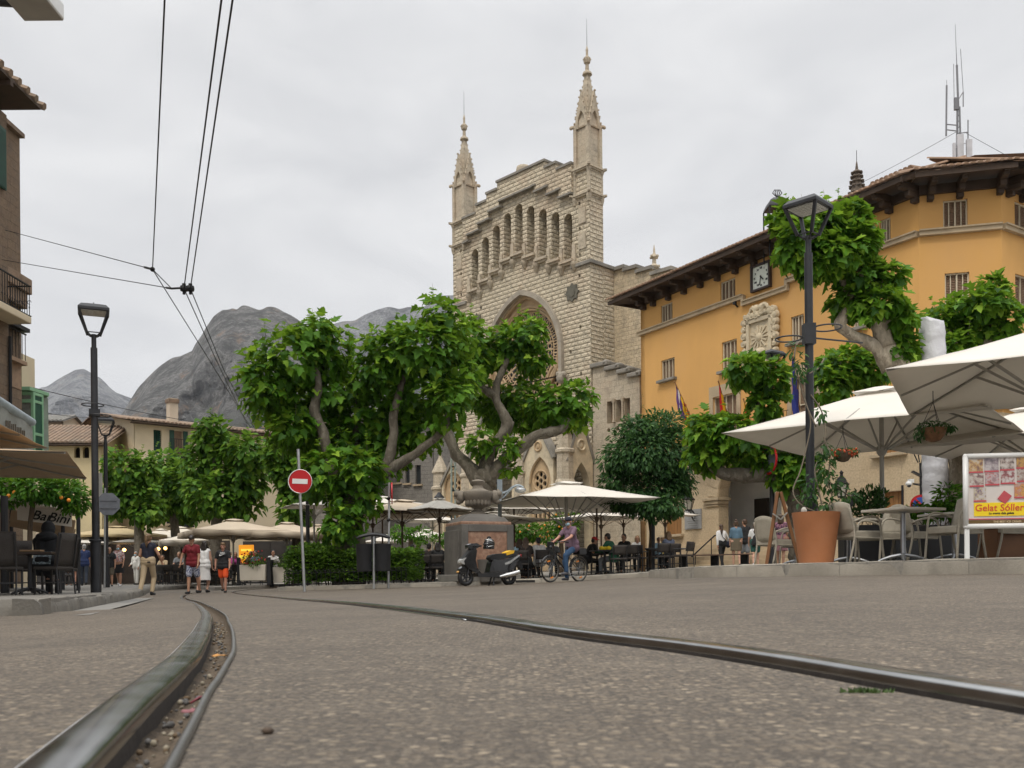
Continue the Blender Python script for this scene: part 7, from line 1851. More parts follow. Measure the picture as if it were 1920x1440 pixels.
guest('seated grey haired person in a blue grey top near the wooden bench', 1257, 30.4, 200, cloth('blue grey', (.12, .14, .20)), .7, 'dkblond', 'bob', True)
guest('seated person in a mustard shirt at the table by the town hall window', 1243, 33.5, 170, YELC, .6, 'dkblond', 'short', h=1.5)
guest('seated man in a white shirt beyond the dark chairs by the hedge', 773, 31.2, 180, WHTC, .6, 'dark', 'short')
guest('seated person in a periwinkle blue shirt beside the hedge', 783, 33.5, 176, PERI, .9, 'dkblond', 'short', h=1.8)
guest('seated dark haired person in a dark top left of the fountain', 804, 30.6, 176, cloth('dark brown top', (.03, .022, .018)), .6, 'dark', 'short')
guest('seated blond woman close to the fountain block', 817, 32.0, 150, TAUPE, .6, 'blond', 'long', True)
guest('seated person in dark clothes half hidden by the fountain', 822, 30.0, 190, BLKC, .8, 'dark', 'bob', True)
guest('seated person in a white hat and shirt under the beige parasol', 432, 42.5, 10, WHTC, .6, 'grey', 'short', h=1.75, seat=.72)
guest('seated woman in a magenta top under the beige parasol', 440, 41, 30, MAGEN, .7, 'dkblond', 'bob', True, h=1.75, seat=.66)
guest('seated person in a red and pink top near the planters', 474, 43, -20, PINKC, .6, 'dkblond', 'short', h=1.75, seat=.72)
guest('seated person in a grey blue shirt near the planters', 483, 42, -30, cloth('slate blue', (.12, .16, .24)), .6, 'dark', 'short', h=1.75, seat=.72)
guest('seated person in white with a dark neighbour beyond the hedge end', 512, 42, 20, WHTC, .8, 'black', 'short', h=1.75, seat=.72)
guest('seated person in dark grey under the cream parasol near the lit bar', 337, 42, 10, GREYC, .6, 'dkblond', 'bob', True, h=1.75, seat=.66)
guest('seated person in beige top left of the awning post', 128, 41, 30, TAUPE, .6, 'brown', 'bob', True, h=1.65)
guest('seated woman in a lilac top at the table by the orange tree', 962, 33.0, 20, cloth('lilac', (.30, .22, .38)), .6, 'dark', 'bob', True)
guest('seated man in a grey shirt facing the road under the big pale parasol', 1036, 32.0, 5, GREYC, .6, 'grey', 'short')
guest('seated woman in white facing the road beyond the green jacket', 1196, 33.5, -10, WHTC, .5, 'blond', 'bob', True)
guest('seated man in a navy polo under the taupe parasol by the hedge', 846, 36.0, 15, ROYAL, .6, 'dark', 'short', seat=.6)
guest('seated person in red far back below the cream parasol', 700, 38.0, 10, REDC, .6, 'brown', 'short', seat=.62)
guest('seated person in pale green behind the row of dark chairs at left', 392, 43.0, 15, cloth('pale green', (.25, .36, .25)), .6, 'brown', 'bob', True, seat=.6)
guest('seated person in cream behind the first dark chairs at left', 308, 43.5, -10, CHINO, .6, 'dark', 'short', seat=.6)
# ---------------------------------------------------------------- parasols
def parasol(label, x, y, zr, za, half, rz, mat, n=4, fr=POLEW, valance=0.0, vent=True, pole=.035, zb=None, sag=.05, near=True, drop=.35, cap=False):
    zb = hp(x, y) if zb is None else zb
    t = thing('parasol', label, 'parasol', (x, y, zb), rz, 'cafe parasols round the square')
    zr -= zb; za -= zb
    rad = half*math.sqrt(2) if n == 4 else half; ph = math.pi/4 if n == 4 else math.pi/8
    cor = [V((rad*math.cos(ph+2*math.pi*i/n), rad*math.sin(ph+2*math.pi*i/n), 0)) for i in range(n)]
    mb = MB(); vs = []; fs = []; N = 8; M_ = 8
    def surf(i, a, t_):
        p = cor[i].lerp(cor[(i+1) % n], a)*t_
        w = math.sin(math.pi*((a*2) % 1 if n == 4 else a))
        z = za+(zr-za)*t_-sag*math.sin(math.pi*t_)*.6-sag*.7*w*t_**2*(.6 if n == 4 else 1)
        if n == 4: z += .0
        z += .014*noise.noise(V((p.x*1.6+x, p.y*1.6+y, 0)))*t_
        return V((p.x, p.y, z))
    for i in range(n):
        b = len(vs)
        for q in range(N+1):
            for r_ in range(M_+1): vs.append(surf(i, r_/M_, .10+.90*q/N if vent else q/N))
        fs += [(b+q*(M_+1)+r_, b+(q+1)*(M_+1)+r_, b+(q+1)*(M_+1)+r_+1, b+q*(M_+1)+r_+1) for q in range(N) for r_ in range(M_)]
    if valance:
        for i in range(n):
            b = len(vs)
            for q in (0, 1, 2):
                for r_ in range(M_*2+1):
                    p = surf(i, r_/(M_*2), 1.0); o = V((p.x, p.y, 0)).normalized()
                    wv = .05*math.sin(r_*1.4+i*2)*q/2+.03*math.sin(r_*.7+i)*q/2
                    vs.append(p+V((0, 0, -valance*q/2*(1+.12*math.sin(r_*.9))))+o*(wv-.04*q/2))
            m = M_*2+1; fs += [(b+q*m+r_, b+(q+1)*m+r_, b+(q+1)*m+r_+1, b+q*m+r_+1) for q in (0, 1) for r_ in range(m-1)]
    mb.add(vs, fs); cn = mb.build('canopy', mat, t, 'all')
    sd = cn.modifiers.new('t', 'SOLIDIFY'); sd.thickness = .006
    if vent:
        mb = MB(); vs = []
        for q in range(4):
            for i in range(n*2):
                a = cor[i//2] if i % 2 == 0 else cor[i//2].lerp(cor[(i//2+1) % n], .5)
                f = .04+.15*q/3; z = za+.045+(zr-za)*f*.80-(.03*(i % 2) if q == 3 else 0); vs.append((a.x*f, a.y*f, z))
        m = n*2; mb.add(vs, [(q*m+i, (q+1)*m+i, (q+1)*m+(i+1) % m, q*m+(i+1) % m) for q in range(3) for i in range(m)]+[tuple(range(m))])
        mb.build('vent_cap', mat, cn, 'all')
    mb = MB(); mb.tube([(0, 0, 0), (0, 0, za-.05)], pole, 12); mb.build('pole', fr, t, True)
    mb = MB(); zh = zr-drop; mb.lathe([(pole*1.3, zh-.10), (pole*2.2, zh-.05), (pole*2.4, zh+.05), (pole*1.2, zh+.09)], 12); mb.build('hub', fr, t, True)
    ends = []
    for i in range(n):
        ends.append((i, 0.0))
        if n == 4: ends.append((i, .5))
    allr = MB()
    for i, a in ends:
        e = surf(i, a, .985)-V((0, 0, .022)); tp = surf(i, a, .05)-V((0, 0, .05)); mid = surf(i, a, .5)-V((0, 0, .022)); e0 = V((e.x, e.y, 0)).normalized()*pole*2
        m = allr if not near else MB()
        w = .034 if near else .018
        m.bar(tp, mid, w*.8, w); m.bar(mid, e, w*.8, w); m.bar(e0+V((0, 0, zh)), mid, w*.7, w)
        if near: m.build('rib', fr, t)
    if not near: allr.build('ribs', fr, t)
    mb = MB(); mb.box((0, 0, .03), (.6, .6, .06)); mb.lathe([(pole*1.8, .06), (pole*1.7, .3)], 12); mb.build('base_plate', CONC, t)
    if cap: mb = MB(); mb.lathe([(.16, za-.02), (.18, za+.03), (.08, za+.14), (.05, za+.2)], 10); mb.build('finial_cap', IRON, t, True)
    return t
def ps(label, px, yr, ya, Y, half, rz, mat, **kw):
    p = FP(px, Y); zr = P(px, yr, Y).z; za = P(px, ya, Y).z
    return parasol(label, p.x, Y, zr, za, half, R(rz), mat, **kw)
parasol('large white parasol spreading behind the lamp post with hanging flower pot', 6.85, 17.45, 2.68, 3.55, 2.18, R(53.2), CANW, pole=.042, drop=.28)
parasol('nearest white parasol at the right edge over the menu board', 7.28, 12.6, 2.68, 3.45, 1.95, R(63), CANW, pole=.04, drop=.28)
parasol('white parasol behind the hanging basket, lowest of the three on the terrace', 10.4, 18.6, 2.62, 3.4, 2.1, R(40), CANW, pole=.04, drop=.28)
parasol('big pale parasol standing over the cyclist', 1.72, 29.6, 2.42, 3.05, 2.2, R(16), CANW, pole=.055, drop=.75)
kw = dict(near=False)
ps('round white parasol with a dark finial left of the stone urn', 825, 956, 934, 32.5, 1.22, 10, CANW, n=8, fr=POLED, cap=True, **kw)
ps('wide taupe parasol seen from below between hedge and fountain', 755, 964, 938, 34.0, 2.0, 30, CANB, fr=POLED, **kw)
ps('taupe parasol tucked between the plane trunk and the thin sign pole', 700, 968, 944, 36.0, 1.7, 12, CANC, fr=POLED, **kw)
ps('white parasol top just right of the big plane trunk', 718, 948, 932, 38.0, 1.5, 20, CANW, fr=POLED, **kw)
ps('white parasol showing left of the big plane trunk', 590, 950, 935, 33.0, 1.0, 25, CANW, **kw)
ps('small white parasol high behind the fountain corner', 812, 977, 963, 46.0, 1.2, 15, CANW, **kw)
ps('low white parasol beyond the hedge near the blue shirted guest', 800, 1009, 993, 52.0, 1.35, 40, CANW, **kw)
ps('low white parasol peeping over the right end of the hedge', 728, 1016, 1003, 54.0, 1.3, 30, CANW, **kw)
ps('white parasol right behind the urn, under the tip of the big one', 965, 958, 944, 34.0, 1.35, 20, CANW, fr=POLED, **kw)
ps('wide cream parasol over the diners behind the scooter', 930, 977, 960, 32.0, 1.5, 28, CANC, fr=POLED, **kw)
ps('white parasol right of the big pole and above the cap of the cyclist', 1120, 955, 940, 34.5, 1.55, 22, CANW, fr=POLED, **kw)
ps('white parasol over the green jacketed guest', 1128, 971, 956, 38.5, 1.5, 35, CANW, fr=POLED, **kw)
ps('small white parasol left of the small dark street tree', 1170, 969, 959, 40.0, 1.1, 15, CANW, fr=POLED, **kw)
ps('white parasol mostly hidden by the small dark street tree', 1248, 967, 952, 38.0, 1.0, 30, CANW, fr=POLED, **kw)
ps('largest beige parasol with a wavy valance over the boys', 438, 997, 974, 38.0, 1.85, 28, CANB, valance=.22, **kw)
ps('beige parasol with valance left of the no-entry pole', 538, 1000, 980, 38.5, 1.55, 20, CANB, valance=.22, **kw)
ps('beige parasol with valance partly behind the trunk and hedge', 596, 1001, 984, 40.0, 1.1, 10, CANB, valance=.22, **kw)
ps('ochre parasol behind the two left lamp posts', 222, 1006, 987, 47.0, 2.3, 20, CANO, valance=.1, **kw)
ps('white parasol beside the awning post at the left', 148, 1019, 1004, 45.0, 1.35, 25, CANW, **kw)
ps('white parasol above the woman in the floral blouse', 264, 1018, 1005, 46.0, 1.5, 32, CANW, **kw)
ps('cream parasol behind the ponytail of the walking woman', 303, 1009, 992, 50.0, 1.3, 10, CANC, valance=.1, **kw)
ps('pale ochre parasol between the distant lamp and the beige parasols', 338, 1008, 988, 51.0, 1.8, 25, CANC, valance=.12, **kw)
ps('cream parasol with valance left of the largest beige parasol', 346, 1014, 1001, 40.0, 1.0, 20, CANC, valance=.2, **kw)
parasol('brown shaded parasol reaching in at the left edge', -9.45, 15.6, 2.10, 2.42, 2.1, R(20.4), CANT, pole=.04, drop=.3, vent=False)
parasol('upper brown parasol whose edge slopes in above the other at the left edge', -10.2, 15.9, 2.66, 2.98, 1.8, R(13), CANT, pole=.04, drop=.3, vent=False)
# awning with its sign and posts
t = thing('bar_awning', 'cream bar awning on steel posts with a painted name panel', 'awning', FP(100, 23)); org = V(t.location)
mb = MB(org); a, b, c, d = P(-60, 922, 20), P(152, 958, 23.2), P(140, 968, 28), P(-60, 940, 27)
for q in range(8):
    f0, f1 = q/8, (q+1)/8
    p = [a.lerp(d, f0), b.lerp(c, f0), b.lerp(c, f1), a.lerp(d, f1)]; mb.add(p+[v+V((0, 0, .03)) for v in p], [(0, 1, 2, 3), (7, 6, 5, 4), (0, 4, 5, 1), (1, 5, 6, 2), (2, 6, 7, 3), (3, 7, 4, 0)])
mb.bar(a, b, .05, .06); mb.build('awning_cloth', CANC, t)
mb = MB(org); p0, p1 = P(32, 948, 24.0), P(134, 962, 24.6); h = .36; vs = [p0, p1, p1-V((0, 0, h)), p0-V((0, 0, h))]; mb.add([v+V((0, o, 0)) for o in (0, .02) for v in vs], [(3, 2, 1, 0), (4, 5, 6, 7), (0, 1, 5, 4), (2, 3, 7, 6), (1, 2, 6, 5), (3, 0, 4, 7)]); pn = mb.build('name_panel', CANW, t)
dv = p1-p0; an = math.atan2(dv.y, dv.x); sl_ = math.asin(dv.z/dv.length)
for wd, f, sz in (('Bar', .45, .34), ('Bini', .76, .34)):
    o = text_mesh('lettering', wd, sz, INK, pn, p0.lerp(p1, f)-V((0, .02, h*.52))-org, (R(90), -sl_, an), .3, .004, 'CENTER', .004)
mb = MB(org)
for k, (y0, y1, Yk) in enumerate(((975, 992, 25.5), (985, 1008, 26.5))):
    for q in range(5):
        a, b = P(20+q*6, y0-8, Yk+q*.5), P(140-q*5, y1-6, Yk+q*.5); mb.bar(a, b, .04, .3)
mb.build('slack_cloth', CANT, t)
for px in (147, 118):
    mb = MB(org); b = FP(px, 22.6 if px > 130 else 25); mb.tube([b, P(px, 968, b.y)], .05, 8); mb.build('post', IRON, t, True)
b = FP(8, 18.5); mb = MB(org); mb.tube([b, P(8, 930, b.y)], .07, 8); mb.build('post', IRON, t, True)
t = thing('balcony_awning', 'pale grey awning tube with a worn lettered curtain under the mint green bay', 'awning', P(30, 800, 26)); org = V(t.location)
a, b = P(-40, 727, 24.0), P(60, 792, 27.0); mb = MB(org); mb.tube([a, b], .12, 10); mb.build('awning_tube', pbr('pale grey tube', (.33, .38, .40), .5), t, True)
mb = MB(org); dn = V((.05, 0, -1.15)); n = 14; vs = []
for i in range(n+1):
    for j in range(5): p = a.lerp(b+V((.05, 0, -.05)), i/n)+dn*(j/4); vs.append(p+V((.04*math.sin(i*1.3), -.03*math.cos(i*.9), -.1)))
mb.add(vs, [(i*5+j, i*5+j+1, i*5+j+6, i*5+j+5) for i in range(n) for j in range(4)]); cu = mb.build('awning_curtain', pbr('worn curtain cloth', (.34, .35, .32), .8, 0, .15, 5, .2, 30, transl=.3), t, 'all')
mb = MB(org)
for k in range(11): p = a.lerp(b, .44+.035*k)+dn*.36+V((.09, -.08, -.12)); mb.box(p, (.04, .02, .16+.05*(k % 3)), math.atan2((b-a).y, (b-a).x))
mb.build('faded_lettering', pbr('faded brown ink', (.10, .075, .05), .8), cu)
# ---------------------------------------------------------------- chairs and tables
def arm_chair(label, loc, rz, mat=RATTAN, group='woven terrace armchairs', src=[None]):
    if src[0] is None:
        t = thing('armchair', label, 'armchair', loc, rz, group)
        mb = MB(); mb.box((0, -.01, .415), (.50, .48, .085)); mb.box((0, -.02, .46), (.46, .44, .02)); mb.build('seat', mat, t, False, .02)
        mb = MB(); vs = []
        for i in range(9):
            for j in range(7):
                a = (i/8-.5); z = .44+.46*j/6; w = .50-.05*(j/6)
                vs.append((a*w, .235+.10*j/6-.07*(2*a)**2*.6, z-.05*(2*a)**2*(j/6)))
        m = 7; mb.add(vs, [(i*m+j, i*m+j+1, (i+1)*m+j+1, (i+1)*m+j) for i in range(8) for j in range(6)])
        bk = mb.build('backrest', mat, t, 'all'); sd = bk.modifiers.new('s', 'SOLIDIFY'); sd.thickness = .03; sd.offset = 0
        for s in (-1, 1):
            mb = MB(); mb.tube(bezier([(s*.275, -.27, 0), (s*.27, -.235, .35), (s*.27, -.20, .60), (s*.275, -.10, .67), (s*.275, .08, .655), (s*.26, .24, .60)], 5), .0165, 8); mb.build('arm', mat, t, 'all')
            mb = MB(); mb.tube(bezier([(s*.24, .30, 0), (s*.25, .22, .42), (s*.235, .30, .80)], 5), .0165, 8); mb.build('leg', mat, t, 'all')
            mb = MB(); mb.tube([(s*.275, -.19, .36), (s*.262, .22, .37)], .015, 6); mb.build('rail', mat, t)
            for yy in (-.27, .30): pass
        src[0] = t; return t
    c = copy_tree(src[0]); c.location = loc; c.rotation_euler = (0, 0, rz); c['label'] = label; return c
def side_chair(label, loc, rz, high=False, src={}):
    if high not in src:
        t = thing('cafe_chair', label, 'chair', loc, rz, 'high backed dark wicker chairs' if high else 'dark cafe chairs')
        mb = MB(); mb.box((0, 0, .44), (.45, .45, .05)); mb.build('seat', RATD, t, False, .015)
        H_ = 1.02 if high else .84
        mb = MB(); vs = []
        for i in range(7):
            for j in range(5):
                a = i/6-.5; z = (.46 if high else .56)+(H_-(.46 if high else .56))*j/4; vs.append((a*.44, .215+(z-.45)*.16-.03*(2*a)**2, z))
        mb.add(vs, [(i*5+j, i*5+j+1, (i+1)*5+j+1, (i+1)*5+j) for i in range(6) for j in range(4)]); bk = mb.build('backrest', RATD, t, 'all'); sd = bk.modifiers.new('s', 'SOLIDIFY'); sd.thickness = .025
        for s in (-1, 1):
            mb = MB(); mb.bar((s*.205, -.20, 0), (s*.205, -.20, .62 if not high else .43), .03, .03); mb.build('leg', BLKP, t)
            mb = MB(); mb.tube([(s*.21, .25, 0), (s*.205, .21, .44), (s*.20, .215+(H_-.47)*.16, H_-.02)], .016, 6); mb.build('leg', BLKP, t)
            if not high: mb = MB(); mb.tube([(s*.215, -.21, .63), (s*.22, .05, .64), (s*.20, .25, .63)], .018, 6); mb.build('arm', BLKP, t)
        mb = MB(); mb.bar((-.2, -.2, .2), (.2, -.2, .2), .02, .02); mb.bar((-.2, .22, .2), (.2, .22, .2), .02, .02); mb.build('stretcher', BLKP, t)
        src[high] = t; return t
    c = copy_tree(src[high]); c.location = loc; c.rotation_euler = (0, 0, rz); c['label'] = label; return c
def table(label, loc, rz=0.0, size=.7, top=None, fr=IRON, h=.735, arch_base=True, group=None):
    t = thing('cafe_table', label, 'table', loc, rz, group); mb = MB(); mb.box((0, 0, h-.02), (size, size, .036)); mb.build('tabletop', top or BLKP, t, False, .006)
    mb = MB(); mb.lathe([(.038, .06), (.034, h-.06), (.07, h-.04)], 12); mb.build('column', fr, t, True)
    for k in range(4):
        a = k*math.pi/2+math.pi/4; d = V((math.cos(a), math.sin(a), 0)); mb = MB(); mb.tube([d*.02+V((0, 0, .10)), d*.16+V((0, 0, .075)), d*.27+V((0, 0, .04)), d*.33+V((0, 0, .012))], [.026, .024, .02, .017], 8); mb.build('foot', fr, t, True)
    return t
TOPW = pbr('pale table board', (.46, .42, .35), .5, 0, .12, 4, .1, stain=(.36, .31, .25))
table('square pale topped table on a grey pedestal in front of the terrace', FP(1694, 13.5), R(24), .80, TOPW, ALU, .755)
table('square pale topped table half hidden behind the terracotta pot', FP(1592, 15.6), R(20), .75, TOPW, ALU)
table('pale table behind the armchair nearest the menu board', FP(1790, 14.6), R(15), .75, TOPW, ALU)
table('pale table end showing through the folding board', FP(1494, 19.5), R(10), .7, TOPW, ALU)
A = arm_chair
A('woven armchair right beside the terracotta pot, turned side on', FP(1606, 14.0), R(108))
A('woven armchair behind the pale table, seen between its leg and the pot', FP(1652, 14.8), R(-70))
A('woven armchair just behind the table pedestal', FP(1718, 14.8), R(100))
A('woven armchair touching the left edge of the menu board', FP(1792, 13.0), R(-68))
A('woven armchair whose legs show under the menu board', FP(1888, 13.4), R(95))
A('woven armchair behind the wooden folding board', FP(1455, 17.4), R(118))
A('woven armchair partly hidden between folding board and terracotta pot', FP(1499, 18.6), R(-70))
A('woven armchair at the back of the terrace behind the rosemary', FP(1668, 18.5), R(150))
A('woven armchair deep in the shade behind the table pedestal', FP(1745, 17.6), R(20))
S = side_chair
for (px, Y, rz, lab) in ((978, 28.0, 178, 'dark cafe chair between scooter and bicycle'), (1020, 28.6, 170, 'dark cafe chair behind the front wheel of the bicycle'), (1128, 29.6, 60, 'dark cafe chair across the table from the green jacket'),
                         (1160, 28.2, 186, 'dark cafe chair with its back to the road behind the green jacket'), (1184, 28.9, 176, 'dark cafe chair left of the tree stake'), (1199, 29.8, 150, 'dark cafe chair touching the brown tree stake'),
                         (1240, 28.9, 196, 'dark cafe chair just right of the small tree'), (1282, 28.0, 232, 'dark cafe chair standing apart near the end of the bench'), (1258, 30.0, 205, 'dark cafe chair under the grey haired guest'),
                         (768, 29.2, 180, 'dark cafe chair in front of the white shirted man by the hedge'), (800, 29.4, 172, 'dark cafe chair left of the fountain, middle of three'), (818, 29.2, 190, 'dark cafe chair touching the left side of the fountain'),
                         (783, 31.4, 30, 'dark cafe chair on the far side of the table by the hedge'), (1103, 30.2, 110, 'dark cafe chair under the guest in the red cap'), (1152, 29.1, 236, 'dark cafe chair under the guest in the green jacket'),
                         (302, 39.5, 172, 'dark cafe chair right of the walking woman, first of the row'), (318, 40.0, 186, 'dark cafe chair second in the row under the cream parasol'), (335, 39.6, 176, 'dark cafe chair third in the row, beside the boy in maroon'),
                         (346, 41.0, 20, 'dark cafe chair behind the arm of the boy in maroon'), (395, 39.2, 190, 'dark cafe chair between the white dress and the boy in black'), (441, 37.8, 215, 'dark cafe chair right of the boy in orange shorts'), (456, 38.4, 140, 'dark cafe chair at the table beside the first planter'), (312, 43.0, 10, 'dark cafe chair far back under the cream parasol'),
                         (500, 39.5, 185, 'dark cafe chair between the two planters'), (404, 41.5, 20, 'dark cafe chair in the shade behind the boy in black'), (128, 40.0, 190, 'dark cafe chair beyond the awning post')):
    S(lab, FP(px, Y), R(rz))
for (px, Y, lab) in ((1134, 28.9, 'dark table with yellow napkins behind the bicycle'), (1214, 30.4, 'dark table behind the small tree'), (1002, 30.0, 'dark table in front of the white t-shirt'), (790, 30.4, 'dark table beyond the chairs by the hedge'), (326, 41.6, 'dark table under the cream parasol at left'), (450, 39.5, 'dark table under the largest beige parasol'), (382, 41.5, 'dark table behind the white dress')):
    table(lab, FP(px, Y), R(px % 40), .75, BLKP, IRON)
for (px, Y, rz, lab) in ((10, 15.3, 196, 'high backed dark wicker chair at the left edge'), (101, 15.8, 258, 'high backed dark wicker chair leaning beside the hooded guest'), (112, 17.4, 248, 'high backed dark wicker chair right behind the hooded guest'), (38, 18.2, 30, 'high backed dark wicker chair across the dark table')):
    S(lab, FP(px, Y), R(rz), True)
table('dark wooden table by the hooded guest', FP(56, 16.6), R(12), .95, pbr('dark table wood', (.05, .03, .018), .5), IRON)
b = FP(66, 16.5); mb = MB(b); mb.box(b+V((0, -.1, .755)), (.34, .22, .03), R(8)); solo(mb, 'menu_folder', pbr('tan menu leather', (.32, .2, .1), .6), 'tan menu folder lying on the dark wooden table', 'menu', bevel=.008)
b = FP(1134, 28.9)+V((.02, -.1, .74)); mb = MB(b)
for k in range(3): mb.ball(b+V((-.12+.11*k, .05*(k % 2), .05)), (.08, .07, .07), 8, 6)
solo(mb, 'napkins', pbr('yellow napkin', (.78, .55, .02), .7), 'bunch of bright yellow napkins on the table behind the bicycle', 'napkins', smooth='all')
b = FP(1146, 29.2)+V((0, 0, .735)); mb = MB(b); mb.lathe([(.03, 0), (.04, .12), (.035, .125)], 10, b); solo(mb, 'glass_cup', WHITE, 'white cup on the table by the green jacket', 'cup', smooth='all')
# wooden bench on metal legs
a, b = FP(1273, 28.6), FP(1404, 30.5); t = thing('bench', 'long dark wooden bench on black metal legs near the steps', 'bench', a.lerp(b, .5)); org = V(t.location)
d = (b-a).normalized(); mb = MB(org)
for k in range(3): o_ = V((-d.y, d.x, 0))*(k*.13-.13); mb.bar(a+o_+V((0, 0, .44)), b+o_+V((0, 0, .44)), .11, .04)
mb.build('seat', pbr('bench wood', (.085, .045, .028), .6, 0, .25, 4, .2), t, False, .006)
for f in (.06, .5, .94): mb = MB(org); p = a.lerp(b, f); mb.box(p+V((0, 0, .21)), (.06, .30, .42), math.atan2(d.y, d.x)); mb.build('leg', IRONB, t)
mb = MB(org)
# planters by the far cafe
for (px, Y, w, lab, h_) in ((476, 37.0, .98, 'cream planter box with reddish flowers on dark posts', .55), (537, 37.6, .95, 'cream planter box with a bushy green plant next to the hedge', .75)):
    b = FP(px, Y); t = thing('planter', lab, 'planter', b); org = V(b)
    mb = MB(org); mb.box(b+V((0, 0, .50)), (w, .4, .62), taper=1.04); mb.build('box', CANC, t, False, .02)
    for s in (-1, 1): mb = MB(org); mb.box(b+V((s*(w/2+.10), 0, .55)), (.13, .13, 1.1)); mb.build('post', IRON, t, False, .01)
    mb = MB(org); mb.box(b+V((0, 0, .1)), (w+.2, .10, .06)); mb.build('rail', IRON, t)
    rg = random.Random(px); sp = clump_leaves([(b+V((0, 0, .95)), V((w*.52, .3, h_*.5)))], 700, .10, rg, org); leaf_mesh('foliage', sp, HEDGE, t, LANCE)
    if h_ < .6:
        mb = MB(org)
        for k in range(26): p = b+V((rg.uniform(-.5, .5), rg.uniform(-.3, .1), .95+rg.uniform(-.1, .4))); mb.ball(p, .035, 6, 5)
        mb.build('flowers', pbr('red flower', (.5, .05, .05), .7), t)
# lit bar interior glow: small lamps and a lit yellow menu screen
GL = emit('warm bulb', (1.0, .55, .16), 6.0)
for (px, py, Y, lab) in ((233, 1031, 47, 'small glowing amber bulb hanging behind the floral blouse'), (310, 1028, 49, 'small glowing amber bulb hanging right of the ponytail'), (349, 1019, 44, 'bright amber bulb above the boy in maroon'), (297, 1029, 49, 'dim amber bulb hanging just left of its brighter neighbour')):
    p = P(px, py, Y); t = thing('hanging_bulb', lab, 'bulb', p, 0, 'amber cafe bulbs'); mb = MB(p); mb.ball(p, .09, 10, 7); mb.build('bulb', GL, t, 'all'); mb = MB(p); mb.tube([p+V((0, 0, .05)), p+V((0, 0, .5))], .012, 5); mb.build('cord', IRONB, t)
p = P(462, 1040, 46); t = thing('lit_screen', 'glowing orange and yellow menu screen beyond the planters', 'screen', (p.x, p.y, hp(p.x, p.y))); org = V(t.location)
mb = MB(org); mb.box(p, (.72, .06, .95)); s = mb.build('screen', emit('orange screen', (.95, .36, .02), .45), t); mb = MB(org); mb.box(p+V((0, -.035, -.12)), (.68, .01, .18)); mb.box(p+V((0, -.035, .22)), (.5, .01, .1)); mb.build('screen_bands', emit('yellow screen', (1, .75, .08), .6), s); mb = MB(org); mb.box(V((p.x, p.y+.02, p.z-.8)), (.1, .06, 1.2)); mb.build('stand', IRON, t)
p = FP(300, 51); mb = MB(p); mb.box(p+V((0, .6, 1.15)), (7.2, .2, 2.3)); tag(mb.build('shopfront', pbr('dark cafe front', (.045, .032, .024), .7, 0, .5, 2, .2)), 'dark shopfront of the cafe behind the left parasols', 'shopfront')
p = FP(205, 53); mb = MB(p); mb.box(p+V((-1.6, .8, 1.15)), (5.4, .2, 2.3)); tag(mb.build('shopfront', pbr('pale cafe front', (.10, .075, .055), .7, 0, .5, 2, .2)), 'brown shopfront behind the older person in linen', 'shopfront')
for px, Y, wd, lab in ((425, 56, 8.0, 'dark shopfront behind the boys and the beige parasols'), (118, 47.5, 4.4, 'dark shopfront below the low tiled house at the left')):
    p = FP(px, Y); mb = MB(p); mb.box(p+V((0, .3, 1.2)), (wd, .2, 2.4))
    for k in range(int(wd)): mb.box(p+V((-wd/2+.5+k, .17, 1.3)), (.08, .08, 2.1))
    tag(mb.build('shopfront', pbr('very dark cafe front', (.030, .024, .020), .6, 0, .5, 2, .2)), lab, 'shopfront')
# ---------------------------------------------------------------- terrace objects
# terracotta pot with climbing plant
pb = FP(1531, 13.9); t = thing('terracotta_pot', 'large tapered terracotta pot holding a woody climber', 'plant pot', pb); org = V(pb)
mb = MB(org); H_ = P(1531, 961, 13.9).z-pb.z; mb.lathe([(.235, 0), (.245, .03), (.342, H_-.008), (.345, H_), (.325, H_), (.31, H_-.06)], 36, pb); mb.build('pot', TERRA, t, True)
mb = MB(org); mb.lathe([(.01, H_-.06), (.28, H_-.05)], 20, pb, cap=False)
rg = random.Random(4)
for k in range(16): a = rg.uniform(0, 6.3); r = rg.uniform(.05, .25); mb.ball(pb+V((r*math.cos(a), r*math.sin(a), H_-.03)), (.04, .035, .03), 7, 5)
mb.ball(pb+V((-.19, -.05, H_+.02)), (.045, .04, .06), 8, 6); mb.build('soil', pbr('pale gravel mulch', (.42, .39, .34), .9, 0, .2, 9, .3), t, True)
mb = MB(org); Yc = 14.1; stems = [[(1535, 962), (1500, 945), (1487, 920), (1500, 885), (1512, 840), (1520, 790), (1508, 740), (1512, 690)], [(1545, 962), (1535, 920), (1528, 880), (1540, 850), (1548, 810), (1540, 770), (1520, 740)], [(1540, 962), (1560, 935), (1552, 900), (1556, 860), (1545, 820)], [(1530, 800), (1512, 760), (1500, 720), (1490, 680), (1492, 650), (1500, 640)], [(1518, 700), (1535, 690), (1545, 672)], [(1550, 900), (1585, 925), (1600, 935)]]
for L in stems: mb.tube(bezier([P(x, y, Yc+.5*(i/len(L))) for i, (x, y) in enumerate(L)], 5), .011, 6)
mb.build('stems', pbr('grey woody stem', (.17, .14, .10), .9, 0, .3, 12, .4), t, 'all')
cl = pxclumps([(1548, 880, 12, 34), (1560, 905, 18, 16), (1545, 840, 12, 16), (1590, 930, 24, 12), (1515, 935, 22, 20), (1540, 775, 8, 14), (1500, 690, 8, 30), (1535, 690, 14, 8), (1488, 655, 10, 14), (1555, 945, 24, 12), (1518, 905, 16, 14)], 14.15, rg)
leaf_mesh('leaves', clump_leaves(cl, 460, .115, rg, org, .7, .2), LEAFD, t, LANCE)
